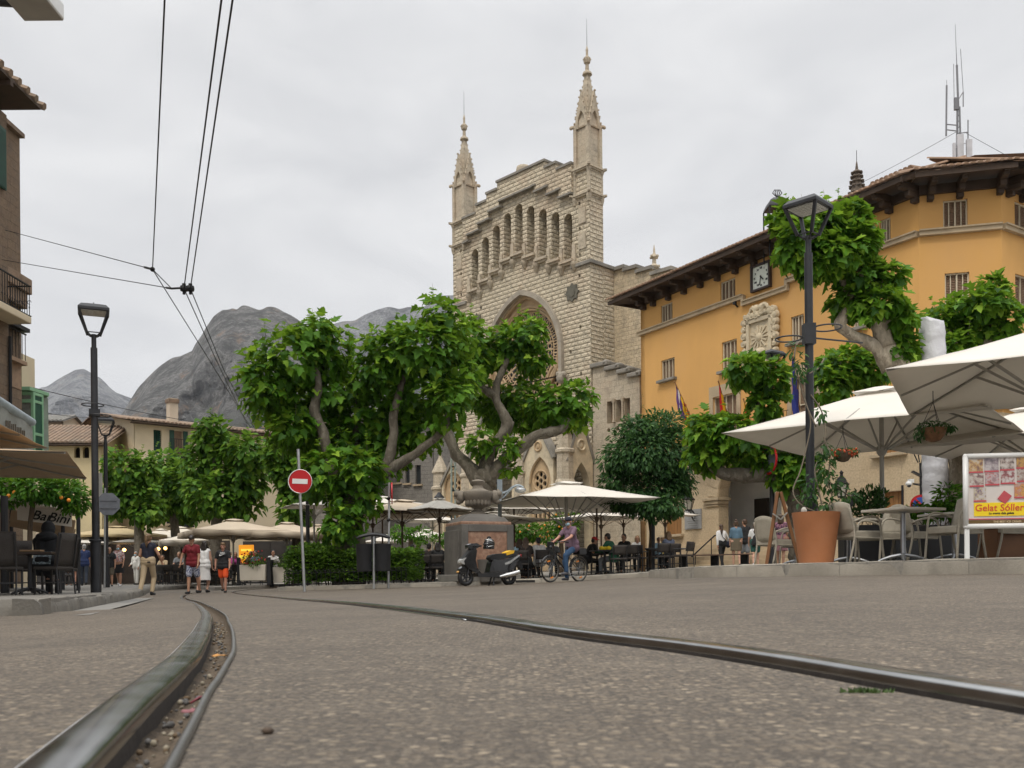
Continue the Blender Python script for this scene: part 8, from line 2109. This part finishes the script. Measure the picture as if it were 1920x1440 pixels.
# folding board
fb = FP(1463, 15.6); t = thing('folding_board', 'brown wooden folding pavement board seen edge on', 'folding board', fb); org = V(fb); WB = pbr('board wood', (.20, .085, .028), .55, 0, .2, 3, .15)
zt = P(1463, 922, 15.6).z
for s, px0, px1 in ((-1, 1437, 1458), (1, 1500, 1464)):
    a, b = P(px0, 1062, 15.6), P(px1, 922, 15.6); a.z = fb.z; mb = MB(org)
    d = V((.275, .96, 0)); n = (b-a).cross(d).normalized()*.026
    vs = [a-n, a+n, a+n+d*.6, a-n+d*.6, b-n, b+n, b+n+d*.6, b-n+d*.6]; mb.add(vs, [(3, 2, 1, 0), (4, 5, 6, 7), (0, 1, 5, 4), (1, 2, 6, 5), (2, 3, 7, 6), (3, 0, 4, 7)]); mb.build('board_panel', WB, t, False, .006)
mb = MB(org); m = P(1464, 974, 15.57); mb.bar(P(1449, 963, 15.57), m, .02, .02); mb.bar(P(1476, 961, 15.57), m, .02, .02); mb.build('brace', POLEW, t)
# menu board
Ym = 11.75; A1, A2 = P(1806, 992, Ym), P(1806, 851, Ym); rzm = R(-9); t = thing('menu_board', 'white framed ice cream menu board on two legs', 'menu board', (A1.x, Ym, hp(A1.x, Ym)), rzm)
W_ = 1.18; zb, zt = A1.z-t.location.z, A2.z-t.location.z; Hm = zt-zb
mb = MB(); r = .032
for z in (zb+r, zt-r): mb.tube([(r, 0, z), (W_-r, 0, z)], r, 10)
for x in (r, W_-r): mb.tube([(x, 0, zb+r), (x, 0, zt-r)], r, 10)
for x in (r, W_-r):
    for z in (zb+r, zt-r): mb.ball((x, 0, z), r*1.02, 10, 8)
fr_ = mb.build('frame', WHITE, t, 'all')
for x in (.045, W_-.045): mb = MB(); mb.box((x, .01, zb/2), (.055, .04, zb)); mb.build('leg', WHITE, t, False, .006)
mb = MB(); mb.box((W_/2, .008, (zb+zt)/2), (W_-.05, .012, Hm-.05)); po = mb.build('poster', pbr('poster paper', (.62, .57, .53), .35, 0, .06, 3, 0), t)
PX = lambda px: (px-1806)/(1920-1806)*.765
PZ = lambda py: zb+(992-py)/(992-851)*Hm
def photo(name, cols, sc, seed):
    t_ = NT(name); ob = t_.coord('Object', (1, 1, 1)); mp = t_.new('ShaderNodeMapping'); mp.inputs['Location'].default_value = (seed*3.1, seed*1.7, seed); t_.link(ob, mp.inputs[0])
    n = t_.noise(mp.outputs[0], sc, 5, .6); t_.col(t_.mix(.35, t_.ramp(n, [(.30, cols[0]), (.42, cols[1]), (.5, cols[2]), (.6, cols[3])]), (.25, .22, .21))); t_.rough(.35); return t_.m
foods = [((.05, .02, .02), (.25, .10, .05), (.6, .35, .08), (.65, .55, .42)), ((.06, .05, .07), (.22, .17, .20), (.4, .34, .36), (.6, .55, .55)), ((.02, .025, .015), (.10, .07, .05), (.5, .4, .35), (.7, .65, .6)), ((.03, .02, .01), (.3, .12, .02), (.65, .35, .02), (.45, .2, .03)),
         ((.04, .015, .02), (.2, .08, .08), (.55, .45, .38), (.7, .68, .64)), ((.15, .02, .03), (.5, .15, .15), (.62, .5, .5), (.35, .2, .22)), ((.05, .01, .02), (.3, .03, .04), (.6, .5, .48), (.72, .7, .68)), ((.2, .05, .03), (.4, .3, .25), (.6, .55, .5), (.35, .1, .05)), ((.06, .03, .06), (.2, .12, .2), (.6, .5, .3), (.65, .6, .6)), ((.25, .06, .02), (.75, .4, .02), (.6, .15, .02), (.5, .4, .35))]
RLAB = pbr('poster red', (.50, .075, .09), .4, 0, .05, 5, 0)
pos = [(1817, 1841, 862, 886), (1844, 1868, 860, 885), (1871, 1895, 857, 883), (1899, 1925, 853, 880), (1818, 1842, 889, 912), (1845, 1869, 887, 910), (1872, 1896, 884, 908), (1900, 1926, 881, 905), (1825, 1846, 915, 940), (1895, 1924, 909, 935)]
for i, (x0, x1, y0, y1) in enumerate(pos):
    mb = MB(); xa, xb, za_, zb_ = PX(x0), PX(x1), PZ(y1+1), PZ(y0); mb.box(((xa+xb)/2, 0, (za_+zb_)/2), (xb-xa, .012, zb_-za_)); ph = mb.build('food_photo', photo('food photo %d' % i, foods[i], 15, i), po)
    mb = MB(); mb.box(((xa+xb)/2, -.002, za_+.006), (xb-xa+.004, .016, .018)); mb.build('caption_strip', RLAB, po)
mb = MB(); mb.box((PX(1878), -.004, PZ(934)), (.11, .016, .125), rot=Matrix.Rotation(R(38), 3, 'Y')); mb.build('red_diamond', RLAB, po)
mb = MB(); mb.box((PX(1900), .0, PZ(956)), (PX(1975)-PX(1825), .014, PZ(943)-PZ(968))); yb = mb.build('yellow_band', pbr('poster yellow', (.82, .60, .01), .4, 0, .04, 5, 0), po)
ORT = pbr('poster orange red', (.62, .075, .03), .4, 0, 0, 5, 0)
text_mesh('poster_title', 'Gelat Sóller', .118, ORT, po, (PX(1826), -.010, PZ(953.5)), (R(90), 0, 0), .06, .002, 'LEFT', .001)
text_mesh('poster_line', 'La crema dels gelats', .036, INK, po, (PX(1872), -.010, PZ(963.5)), (R(90), 0, 0), .1, .001, 'CENTER', .001)
mb = MB(); mb.box((W_/2, -.002, PZ(974)), (W_-.08, .014, .012)); mb.build('red_line', RLAB, po); mb = MB(); mb.box((W_/2, -.002, PZ(980)), (W_-.08, .014, .055)); mb.build('brown_band', pbr('poster brown gold', (.13, .075, .02), .4, 0, .3, 3, 0), po)
text_mesh('poster_slogan', 'THE BEST ICE CREAM', .034, pbr('poster pale gold', (.55, .42, .25), .4), po, (PX(1882), -.011, PZ(979.5)), (R(90), 0, 0), 0, .001, 'CENTER', .001)
b = FP(1900, 13.2); mb = MB(b); zc = P(1900, 986, 13.2).z; mb.box((b.x+.25, b.y+.3, (b.z+zc)/2), (.95, .5, zc-b.z), R(4)); solo(mb, 'wooden_cabinet', pbr('brown cabinet wood', (.17, .075, .03), .55, 0, .2, 3, .2), 'brown wooden cabinet standing behind the menu board', 'cabinet', bevel=.01)
# hanging baskets
def basket(label, px, py, Y, w, col, flowers):
    c = P(px, py, Y); t = thing('hanging_basket', label, 'hanging basket', c); org = V(c); mb = MB(org)
    mb.lathe([(.03, -.5*w), (.28*w, -.44*w), (.46*w, -.20*w), (.52*w, .06*w), (.48*w, .06*w)], 18, c); mb.build('bowl', col, t, True)
    mb = MB(org)
    for k in range(3): a = k*2.09+.5; mb.tube([c+V((.5*w*math.cos(a), .5*w*math.sin(a), .05*w)), c+V((0, 0, 1.15*w))], .004, 5)
    mb.tube([c+V((0, 0, 1.15*w)), c+V((0, 0, 1.6*w))], .006, 5); mb.build('chains', IRONB, t)
    rg = random.Random(px); sp = clump_leaves([(c+V((0, 0, .12*w)), V((.62*w, .6*w, .22*w))), (c+V((-.55*w, 0, -.1*w)), V((.2*w, .2*w, .35*w))), (c+V((.6*w, 0, .12*w)), V((.3*w, .2*w, .18*w)))], 420 if not flowers else 260, .07, rg, org, .9, .3); leaf_mesh('leaves', sp, LEAFD, t, LANCE)
    if flowers:
        mb = MB(org)
        for k in range(90): a = rg.uniform(0, 6.3); r = rg.uniform(.2, .85)*w; mb.ball(c+V((r*math.cos(a), r*math.sin(a)*.7, rg.uniform(-.2, .22)*w)), .020, 6, 5)
        mb.build('flowers', pbr('rust red flower', (.42, .07, .02), .7, 0, .3, 20, 0), t, True)
basket('hanging basket of red flowers under the large white parasol', 1581, 850, 14.2, .26, BARKD, True)
basket('hanging wicker basket of trailing greenery under the right parasols', 1750, 806, 13.2, .34, pbr('brown wicker', (.16, .075, .03), .8, 0, .3, 20, .8, 60), False)
# greenery in troughs along the terrace
for (px, Y, cls, lab, mat, n, sz) in ((1622, 17.0, [(1605, 950, 16, 26), (1630, 945, 22, 30), (1648, 940, 12, 28)], 'upright rosemary like shrub in a dark trough behind the armchairs', LEAFD, 900, .09), (1780, 15.5, [(1778, 935, 26, 30), (1800, 950, 18, 20), (1765, 955, 20, 16)], 'leafy dark shrub in a trough left of the menu board', LEAFO, 420, .13), (1716, 17.5, [(1716, 958, 22, 14), (1740, 965, 18, 12)], 'low green plant in a trough behind the table pedestal', LEAFO, 300, .11)):
    b = FP(px, Y); t = thing('trough_plant', lab, 'planter', b); org = V(b); mb = MB(org); zt = P(px, 985, Y).z; mb.box((b.x, b.y, (b.z+zt)/2), (.85, .34, zt-b.z)); mb.build('trough', BLKP, t, False, .01)
    rg = random.Random(px); cl = pxclumps(cls, Y, rg); sp = clump_leaves(cl, n, sz, rg, org, -.9 if mat is LEAFD else .3, .1); leaf_mesh('foliage', sp, mat, t, LANCE)
    mb = MB(org)
    for c, r in cl:
        for k in range(5): mb.tube([V((b.x+rg.uniform(-.3, .3), b.y, zt-.05)), c+V((rg.uniform(-.6, .6)*r.x, 0, rg.uniform(-.2, .9)*r.z))], .006, 5)
    mb.build('stems', BARKD, t)
c = P(1592, 944, 14.5); b = FP(1592, 14.5); t = thing('speaker_box', 'small black slanted box on a stand behind the pot', 'speaker', b); org = V(b); mb = MB(org); mb.box(c, (.10, .12, .26), rot=Matrix.Rotation(R(38), 3, 'Y')); mb.build('speaker', BLKP, t, False, .006); mb = MB(org); mb.tube([b, c], .012, 6); mb.build('stand', IRON, t)
b = FP(1206, 30.0); mb = MB(b); mb.box(b+V((0, 0, .8)), (.13, .13, 1.6)); mb.box(b+V((.0, -.02, 1.55)), (.15, .10, .06)); solo(mb, 'tree_stake', pbr('brown tree stake', (.25, .135, .05), .75, 0, .25, 3, .3), 'thick brown timber stake in front of the small street tree', 'stake', bevel=.008)
# mid pole with tree: dark post beside the tree
b = FP(1225, 30.6); mb = MB(b); mb.tube([b, P(1225, 960, 30.6)], .055, 8); solo(mb, 'dark_post', IRON, 'dark post right behind the brown tree stake', 'post', smooth=True)
# ---------------------------------------------------------------- scooter
g1, g2 = P(874, 1099, 24.6), P(953, 1096, 25.2)
sx_, sy_ = (g1.x+g2.x)/2, 24.9; SZ = ground(sx_, sy_)
t = thing('scooter', 'black and silver motor scooter parked before the fountain', 'scooter', (sx_, sy_, SZ), R(27))
FX, RX2, WR = -.63, .63, .225
def wheel(x, r, tr, name='wheel', spokes=5, parent=None, rim=ALU):
    w = bpy.data.objects.new(name, None); C.objects.link(w); w.parent = parent; w.location = (x, 0, r)
    mb = MB(); mb.tube([((r-tr)*math.cos(2*math.pi*k/40), 0, (r-tr)*math.sin(2*math.pi*k/40)) for k in range(40)], tr, 10, closed=True); mb.build('tyre', BLKP, w, 'all'); return w
for x in (FX, RX2):
    w = wheel(x, WR, .058, parent=t); mb = MB(); rr = .125
    mb.tube([(rr*math.cos(2*math.pi*k/24), 0, rr*math.sin(2*math.pi*k/24)) for k in range(24)], .018, 6, closed=True)
    for k in range(5): a = k*1.2566; mb.bar((0, 0, 0), (rr*math.cos(a), 0, rr*math.sin(a)), .05, .03)
    mb.lathe([(.04, -.05), (.04, .05)], 10); mb.v = [(v[0], v[1], v[2]) for v in mb.v]; mb.build('rim', pbr('dark cast rim', (.06, .06, .065), .4, .6), w, True)
def prof(name, pts, wdt, mat, parent, bev=.02, y=0.0, taper=None):
    mb = MB(); mb.plate(pts, [], y-wdt/2, y+wdt/2, True); return mb.build(name, mat, parent, False, bev)
GLB = pbr('gloss black panel', (.010, .010, .011), .18, 0, .1, 5, 0, spec=.6, coat=.6); SATB = pbr('satin grey black panel', (.022, .022, .023), .45, 0, .1, 5, .05); CHR = pbr('bright alloy', (.62, .62, .6), .25, .9, .1, 9, .1)
prof('front_fender', [(-.84, .34), (-.74, .31), (-.52, .40), (-.46, .47), (-.55, .53), (-.70, .53), (-.82, .45)], .17, GLB, t, .035)
prof('leg_shield', [(-.70, .55), (-.58, .44), (-.40, .34), (-.27, .28), (-.24, .33), (-.36, .48), (-.40, .68), (-.36, .92), (-.40, .99), (-.48, .97), (-.60, .80), (-.73, .66)], .30, GLB, t, .045)
prof('front_panel', [(-.765, .60), (-.70, .56), (-.58, .70), (-.45, .93), (-.48, .99), (-.62, .84), (-.75, .70)], .20, SATB, t, .03)
prof('headlight', [(-.80, .60), (-.72, .56), (-.60, .68), (-.60, .74), (-.70, .74), (-.79, .67)], .26, pbr('headlamp glass', (.62, .62, .60), .12, .4, .15, 9, 0, spec=.9), t, .03)
mb = MB(); mb.ball((-.85, 0, .37), (.035, .06, .03), 8, 6); mb.build('fender_tip', pbr('amber tip', (.65, .35, .10), .4), t, True)
prof('floorboard', [(-.34, .24), (.30, .22), (.34, .30), (.28, .36), (-.24, .32), (-.36, .36)], .34, SATB, t, .02)
prof('rear_body', [(-.02, .33), (.30, .28), (.52, .36), (.70, .44), (.82, .60), (.92, .78), (.90, .84), (.62, .74), (.36, .68), (.12, .70), (.06, .62)], .30, GLB, t, .05)
prof('silver_stripe', [(.45, .55), (.60, .58), (.90, .80), (.86, .82), (.60, .66), (.44, .60)], .315, CHR, t, .012)
prof('seat', [(.02, .72), (.10, .66), (.40, .70), (.62, .76), (.86, .84), (.88, .90), (.72, .92), (.50, .86), (.22, .84), (.06, .80)], .27, pbr('seat vinyl', (.020, .020, .021), .6, 0, .1, 5, .2, 40), t, .045)
prof('seat_cloth', [(.50, .80), (.72, .86), (.74, .935), (.64, .935), (.50, .88)], .285, pbr('yellow seat cloth', (.75, .42, .02), .7, 0, .12, 12, .2), t, .02)
prof('tail_flap', [(.86, .72), (.92, .70), (1.02, .50), (1.0, .42), (.94, .46), (.80, .60)], .16, BLKP, t, .02)
mb = MB(); mb.box((.95, 0, .80), (.05, .2, .07)); mb.build('tail_light', pbr('tail lamp red', (.35, .01, .01), .2), t, False, .01)
mb = MB(); mb.box((.48, .06, .28), (.42, .18, .15)); mb.box((.40, -.10, .27), (.26, .10, .16)); mb.build('engine', pbr('engine grey', (.16, .16, .165), .45, .7), t, False, .03)
mb = MB(); mb.tube([(.28, -.17, .24), (.45, -.19, .27), (.62, -.20, .30), (.84, -.20, .36)], [.028, .055, .068, .06], 12); mb.box((.60, -.16, .30), (.30, .06, .13), rot=Matrix.Rotation(R(-10), 3, 'Y')); mb.build('exhaust', CHR, t, True)
mb = MB(); mb.bar((.16, -.08, .24), (.10, -.14, .0), .03, .03); mb.bar((.16, .08, .24), (.10, .14, .0), .03, .03); mb.bar((.10, -.14, .012), (.17, -.14, .012), .025, .02); mb.build('kickstand', IRON, t)
for s in (-1, 1): mb = MB(); mb.tube([(-.63, s*.10, .225), (-.585, s*.10, .45), (-.545, s*.06, .56)], .018, 8); mb.build('fork', IRON, t, True)
prof('handlebar_cowl', [(-.58, .98), (-.44, .95), (-.30, 1.0), (-.24, 1.07), (-.34, 1.12), (-.50, 1.11), (-.60, 1.06)], .20, GLB, t, .04)
mb = MB(); mb.tube([(-.34, -.34, 1.04), (-.40, -.16, 1.03), (-.42, 0, 1.02), (-.40, .16, 1.03), (-.34, .34, 1.04)], .016, 8)
for s in (-1, 1): mb.tube([(-.38, s*.22, 1.035), (-.34, s*.35, 1.04)], .023, 8); mb.tube([(-.40, s*.22, 1.03), (-.43, s*.38, 1.03)], .008, 6)
mb.build('handlebar', BLKP, t, True)
mb = MB(); mb.ball((.40, 0, 0), .01, 6, 4)
hpos = Matrix.Rotation(R(27), 4, 'Z') @ V((-.05, -.24, 1.10)); hb = V((sx_, sy_, SZ))+hpos
h = thing('helmet', 'black and silver crash helmet hung from the scooter handlebar', 'helmet', hb, R(27))
mb = MB(); mb.ball((0, 0, 0), (.155, .125, .145), 18, 12); mb.box((-.02, 0, -.10), (.24, .2, .08)); remesh(mb, 'shell', .012, GLB, h, 3)
mb = MB(); mb.ball((-.035, 0, .0), (.140, .118, .072), 16, 8, rot=Matrix.Rotation(R(-12), 3, 'Y')); mb.build('visor', pbr('smoke visor', (.03, .03, .034), .08, 0, 0, 4, 0, spec=.9), h, 'all')
for z, r_ in ((.075, 16), (-.062, -10)): mb = MB(); mb.ball((.0, 0, z), (.148, .122, .026), 18, 8, rot=Matrix.Rotation(R(r_), 3, 'Y')); mb.build('silver_band', CHR, h, 'all')
# ---------------------------------------------------------------- bicycle
t = thing('bicycle', 'black step-through bicycle with orange wheel reflectors ridden by the man', 'bicycle', (BK.x, BK.y, BK.z), R(BRZ))
FW, RW, r = -.56, .56, .345
for x in (FW, RW):
    w = wheel(x, r, .022, parent=t); mb = MB(); rr = r-.045
    mb.tube([(rr*math.cos(2*math.pi*k/40), 0, rr*math.sin(2*math.pi*k/40)) for k in range(40)], .012, 6, closed=True); mb.build('rim', pbr('worn rim', (.24, .22, .18), .4, .7), w, True)
    mb = MB()
    for k in range(28): a = 2*math.pi*k/28; s = (-1)**k; mb.bar((0, s*.02, 0), (rr*math.cos(a), 0, rr*math.sin(a)), .0035, .0035)
    mb.tube([(0, -.05, 0), (0, .05, 0)], .02, 8); mb.build('spokes', GALV, w)
    for a in (R(-75), R(105)): mb = MB(); mb.box((.22*math.cos(a), -.012, .22*math.sin(a)), (.10, .012, .035), rot=Matrix.Rotation(-a+R(90), 3, 'Y')); mb.build('reflector', pbr('orange reflector', (.85, .26, .02), .3), w)
FRM = pbr('black bike frame', (.012, .012, .013), .3, 0, .1, 6, 0, coat=.4); bb = (.06, 0, .30)
mb = MB(); mb.tube([(-.40, 0, .86), (-.37, 0, .66)], .02, 8)
for a, b, q in (((-.375, 0, .68), bb, .021), ((-.385, 0, .78), (.13, 0, .52), .018), (bb, (.20, 0, .78), .017), ((RW, .06, r), bb, .010), ((RW, -.06, r), bb, .010), ((RW, .06, r), (.17, .02, .66), .009), ((RW, -.06, r), (.17, -.02, .66), .009)): mb.tube([a, b], q, 8)
mb.build('frame', FRM, t, True)
for s in (-1, 1): mb = MB(); mb.tube([(-.385, s*.02, .70), (-.43, s*.05, .60), (FW, s*.055, r)], .014, 8); mb.build('fork_blade', FRM, t, True)
mb = MB(); mb.tube([(-.40, 0, .84), (-.42, 0, 1.02)], .014, 8); mb.tube(bezier([(-.18, -.30, 1.04), (-.32, -.27, 1.07), (-.44, -.12, 1.05), (-.45, 0, 1.03), (-.44, .12, 1.05), (-.32, .27, 1.07), (-.18, .30, 1.04)], 4), .012, 8); mb.build('handlebar', FRM, t, True)
for s in (-1, 1): mb = MB(); mb.tube([(-.31, s*.275, 1.068), (-.17, s*.30, 1.04)], .018, 8); mb.build('grip', BLKP, t, True)
mb = MB(); mb.box((-.50, .05, 1.0), (.10, .14, .14)); mb.ball((-.53, 0, .92), (.05, .05, .05), 8, 6); mb.build('front_light', BLKP, t, False, .015)
mb = MB(); mb.ball((.26, 0, .93), (.15, .10, .05), 12, 7); mb.ball((.14, 0, .93), (.10, .045, .035), 10, 6); mb.tube([(.20, 0, .76), (.24, 0, .91)], .014, 8); mb.build('saddle', BLKP, t, True)
for x, a0, a1 in ((FW, 20, 150), (RW, 0, 170)):
    mb = MB(); vs = []
    for k in range(15):
        a = R(a0+(a1-a0)*k/14)
        for y in (-.03, 0, .03): q = r+.022+(.008 if y == 0 else 0); vs.append((x+q*math.cos(a), y, r+q*math.sin(a)))
    mb.add(vs, [(i*3+j, i*3+3+j, i*3+4+j, i*3+j+1) for i in range(14) for j in range(2)]); o = mb.build('mudguard', FRM, t, 'all'); sd = o.modifiers.new('s', 'SOLIDIFY'); sd.thickness = .004
mb = MB()
for y in (-.05, .05): mb.tube([(.30, y, .74), (.78, y, .74)], .008, 6); mb.tube([(.72, y, .74), (RW, y, r)], .007, 6)
for k in range(4): mb.bar((.34+.13*k, -.06, .745), (.34+.13*k, .06, .745), .012, .008)
mb.box((.60, 0, .83), (.28, .24, .16)); mb.build('rear_rack', BLKP, t, False, .01)
mb = MB(); mb.lathe([(.09, -.006), (.09, .006)], 20); mb.v = [(v[0]+bb[0], v[2]-.05, v[1]+bb[2]) for v in mb.v]
mb.bar((bb[0], -.06, bb[2]), (bb[0]+.10, -.07, bb[2]-.13), .02, .015); mb.bar((bb[0], .06, bb[2]), (bb[0]-.10, .07, bb[2]+.13), .02, .015); mb.box((bb[0]+.10, -.12, bb[2]-.13), (.09, .09, .025)); mb.box((bb[0]-.10, .12, bb[2]+.13), (.09, .09, .025)); mb.tube([(bb[0], -.05, bb[2]+.09), (RW, -.05, r+.04)], .006, 5); mb.tube([(bb[0], -.05, bb[2]-.09), (RW, -.05, r-.04)], .006, 5); mb.build('crankset', GALV, t)
# ---------------------------------------------------------------- camera, sky, sun
cam = bpy.data.cameras.new('camera'); co_ = bpy.data.objects.new('camera', cam); C.objects.link(co_)
co_.matrix_world = Matrix.Translation((0, 0, CZ)) @ Matrix.Rotation(R(90), 4, 'X') @ Matrix.Rotation(-RO, 4, 'Z')
cam.sensor_fit = 'HORIZONTAL'; cam.sensor_width = 36.0; cam.lens = 36.0*F/1920
cam.shift_x = 0.0; cam.shift_y = (HY-720)/1920
cam.clip_start = .02; cam.clip_end = 20000
cam.dof.use_dof = True; cam.dof.focus_distance = 24.0; cam.dof.aperture_fstop = 13.0
sc = bpy.context.scene; sc.camera = co_
w = bpy.data.worlds.new('World'); sc.world = w; w.use_nodes = True
nt = w.node_tree; nn = nt.nodes; bg = nn['Background']
SUN_EL, SUN_AZ = R(58), R(205)      # behind the camera, to its left
sky = nn.new('ShaderNodeTexSky'); sky.sky_type = 'NISHITA'; sky.sun_disc = False; sky.sun_elevation = SUN_EL; sky.sun_rotation = SUN_AZ; sky.dust_density = 3.0
tc = nn.new('ShaderNodeTexCoord'); mp = nn.new('ShaderNodeMapping'); mp.inputs['Scale'].default_value = (1.6, 1.6, 4.0)
nt.links.new(tc.outputs['Generated'], mp.inputs[0])
nz = nn.new('ShaderNodeTexNoise'); nz.inputs['Scale'].default_value = 3.2; nz.inputs['Detail'].default_value = 5; nz.inputs['Roughness'].default_value = .52; nz.inputs['Distortion'].default_value = .5
nt.links.new(mp.outputs[0], nz.inputs['Vector'])
rp = nn.new('ShaderNodeValToRGB'); e = rp.color_ramp.elements
e[0].position = .32; e[0].color = (.725, .73, .745, 1); e[1].position = .70; e[1].color = (.87, .87, .875, 1)
nt.links.new(nz.outputs['Fac'], rp.inputs[0])
# an overcast dome is brighter overhead than near the horizon
sx = nn.new('ShaderNodeSeparateXYZ'); nt.links.new(tc.outputs['Generated'], sx.inputs[0])
mr = nn.new('ShaderNodeMapRange'); mr.interpolation_type = 'SMOOTHSTEP'; mr.inputs[1].default_value = .48; mr.inputs[2].default_value = .95; mr.inputs[3].default_value = 1.0; mr.inputs[4].default_value = ZEN
nt.links.new(sx.outputs[2], mr.inputs[0])
cl = nn.new('ShaderNodeMix'); cl.data_type = 'RGBA'; cl.blend_type = 'MULTIPLY'; cl.inputs[0].default_value = 1.0
nt.links.new(rp.outputs[0], cl.inputs[6]); nt.links.new(mr.outputs[0], cl.inputs[7])
sb = nn.new('ShaderNodeMix'); sb.data_type = 'RGBA'; sb.blend_type = 'MULTIPLY'; sb.inputs[0].default_value = 1.0
sb.inputs[7].default_value = (.10, .10, .10, 1); nt.links.new(sky.outputs[0], sb.inputs[6])
mx = nn.new('ShaderNodeMix'); mx.data_type = 'RGBA'; mx.inputs[0].default_value = .94     # thick cloud over the blue
nt.links.new(sb.outputs[2], mx.inputs[6]); nt.links.new(cl.outputs[2], mx.inputs[7])
nt.links.new(mx.outputs[2], bg.inputs[0]); bg.inputs[1].default_value = 1.0
sl = bpy.data.lights.new('sun', 'SUN'); sl.energy = SUNE; sl.angle = R(14); sl.color = (1, .93, .82)
so = bpy.data.objects.new('sun', sl); C.objects.link(so)
sd = V((math.sin(SUN_AZ)*math.cos(SUN_EL), math.cos(SUN_AZ)*math.cos(SUN_EL), math.sin(SUN_EL)))
so.rotation_euler = sd.to_track_quat('Z', 'Y').to_euler(); so.location = (0, 0, 40)
vs = sc.view_settings; vs.view_transform = 'Standard'; vs.look = 'None'; vs.gamma = 1.0; vs.exposure = EXPO; vs.use_curve_mapping = False
sc.cycles.use_denoising = True; sc.cycles.max_bounces = 6; sc.cycles.diffuse_bounces = 3; sc.cycles.glossy_bounces = 3; sc.cycles.transparent_max_bounces = 6; sc.cycles.transmission_bounces = 3
sc.cycles.use_adaptive_sampling = True

# thin valley haze
hz_ = MB((0, 1400, 340)); hz_.box((0, 1500, 349), (9000, 5000, 702)); hm = bpy.data.materials.new('haze'); hm.use_nodes = True
hn_ = hm.node_tree; hn_.nodes.remove(hn_.nodes['Principled BSDF']); pv_ = hn_.nodes.new('ShaderNodeVolumePrincipled'); pv_.inputs['Color'].default_value = (.86, .90, .97, 1); pv_.inputs['Density'].default_value = .00006
hn_.links.new(pv_.outputs[0], hn_.nodes['Material Output'].inputs['Volume'])
tag(hz_.build('haze', hm), kind='stuff')
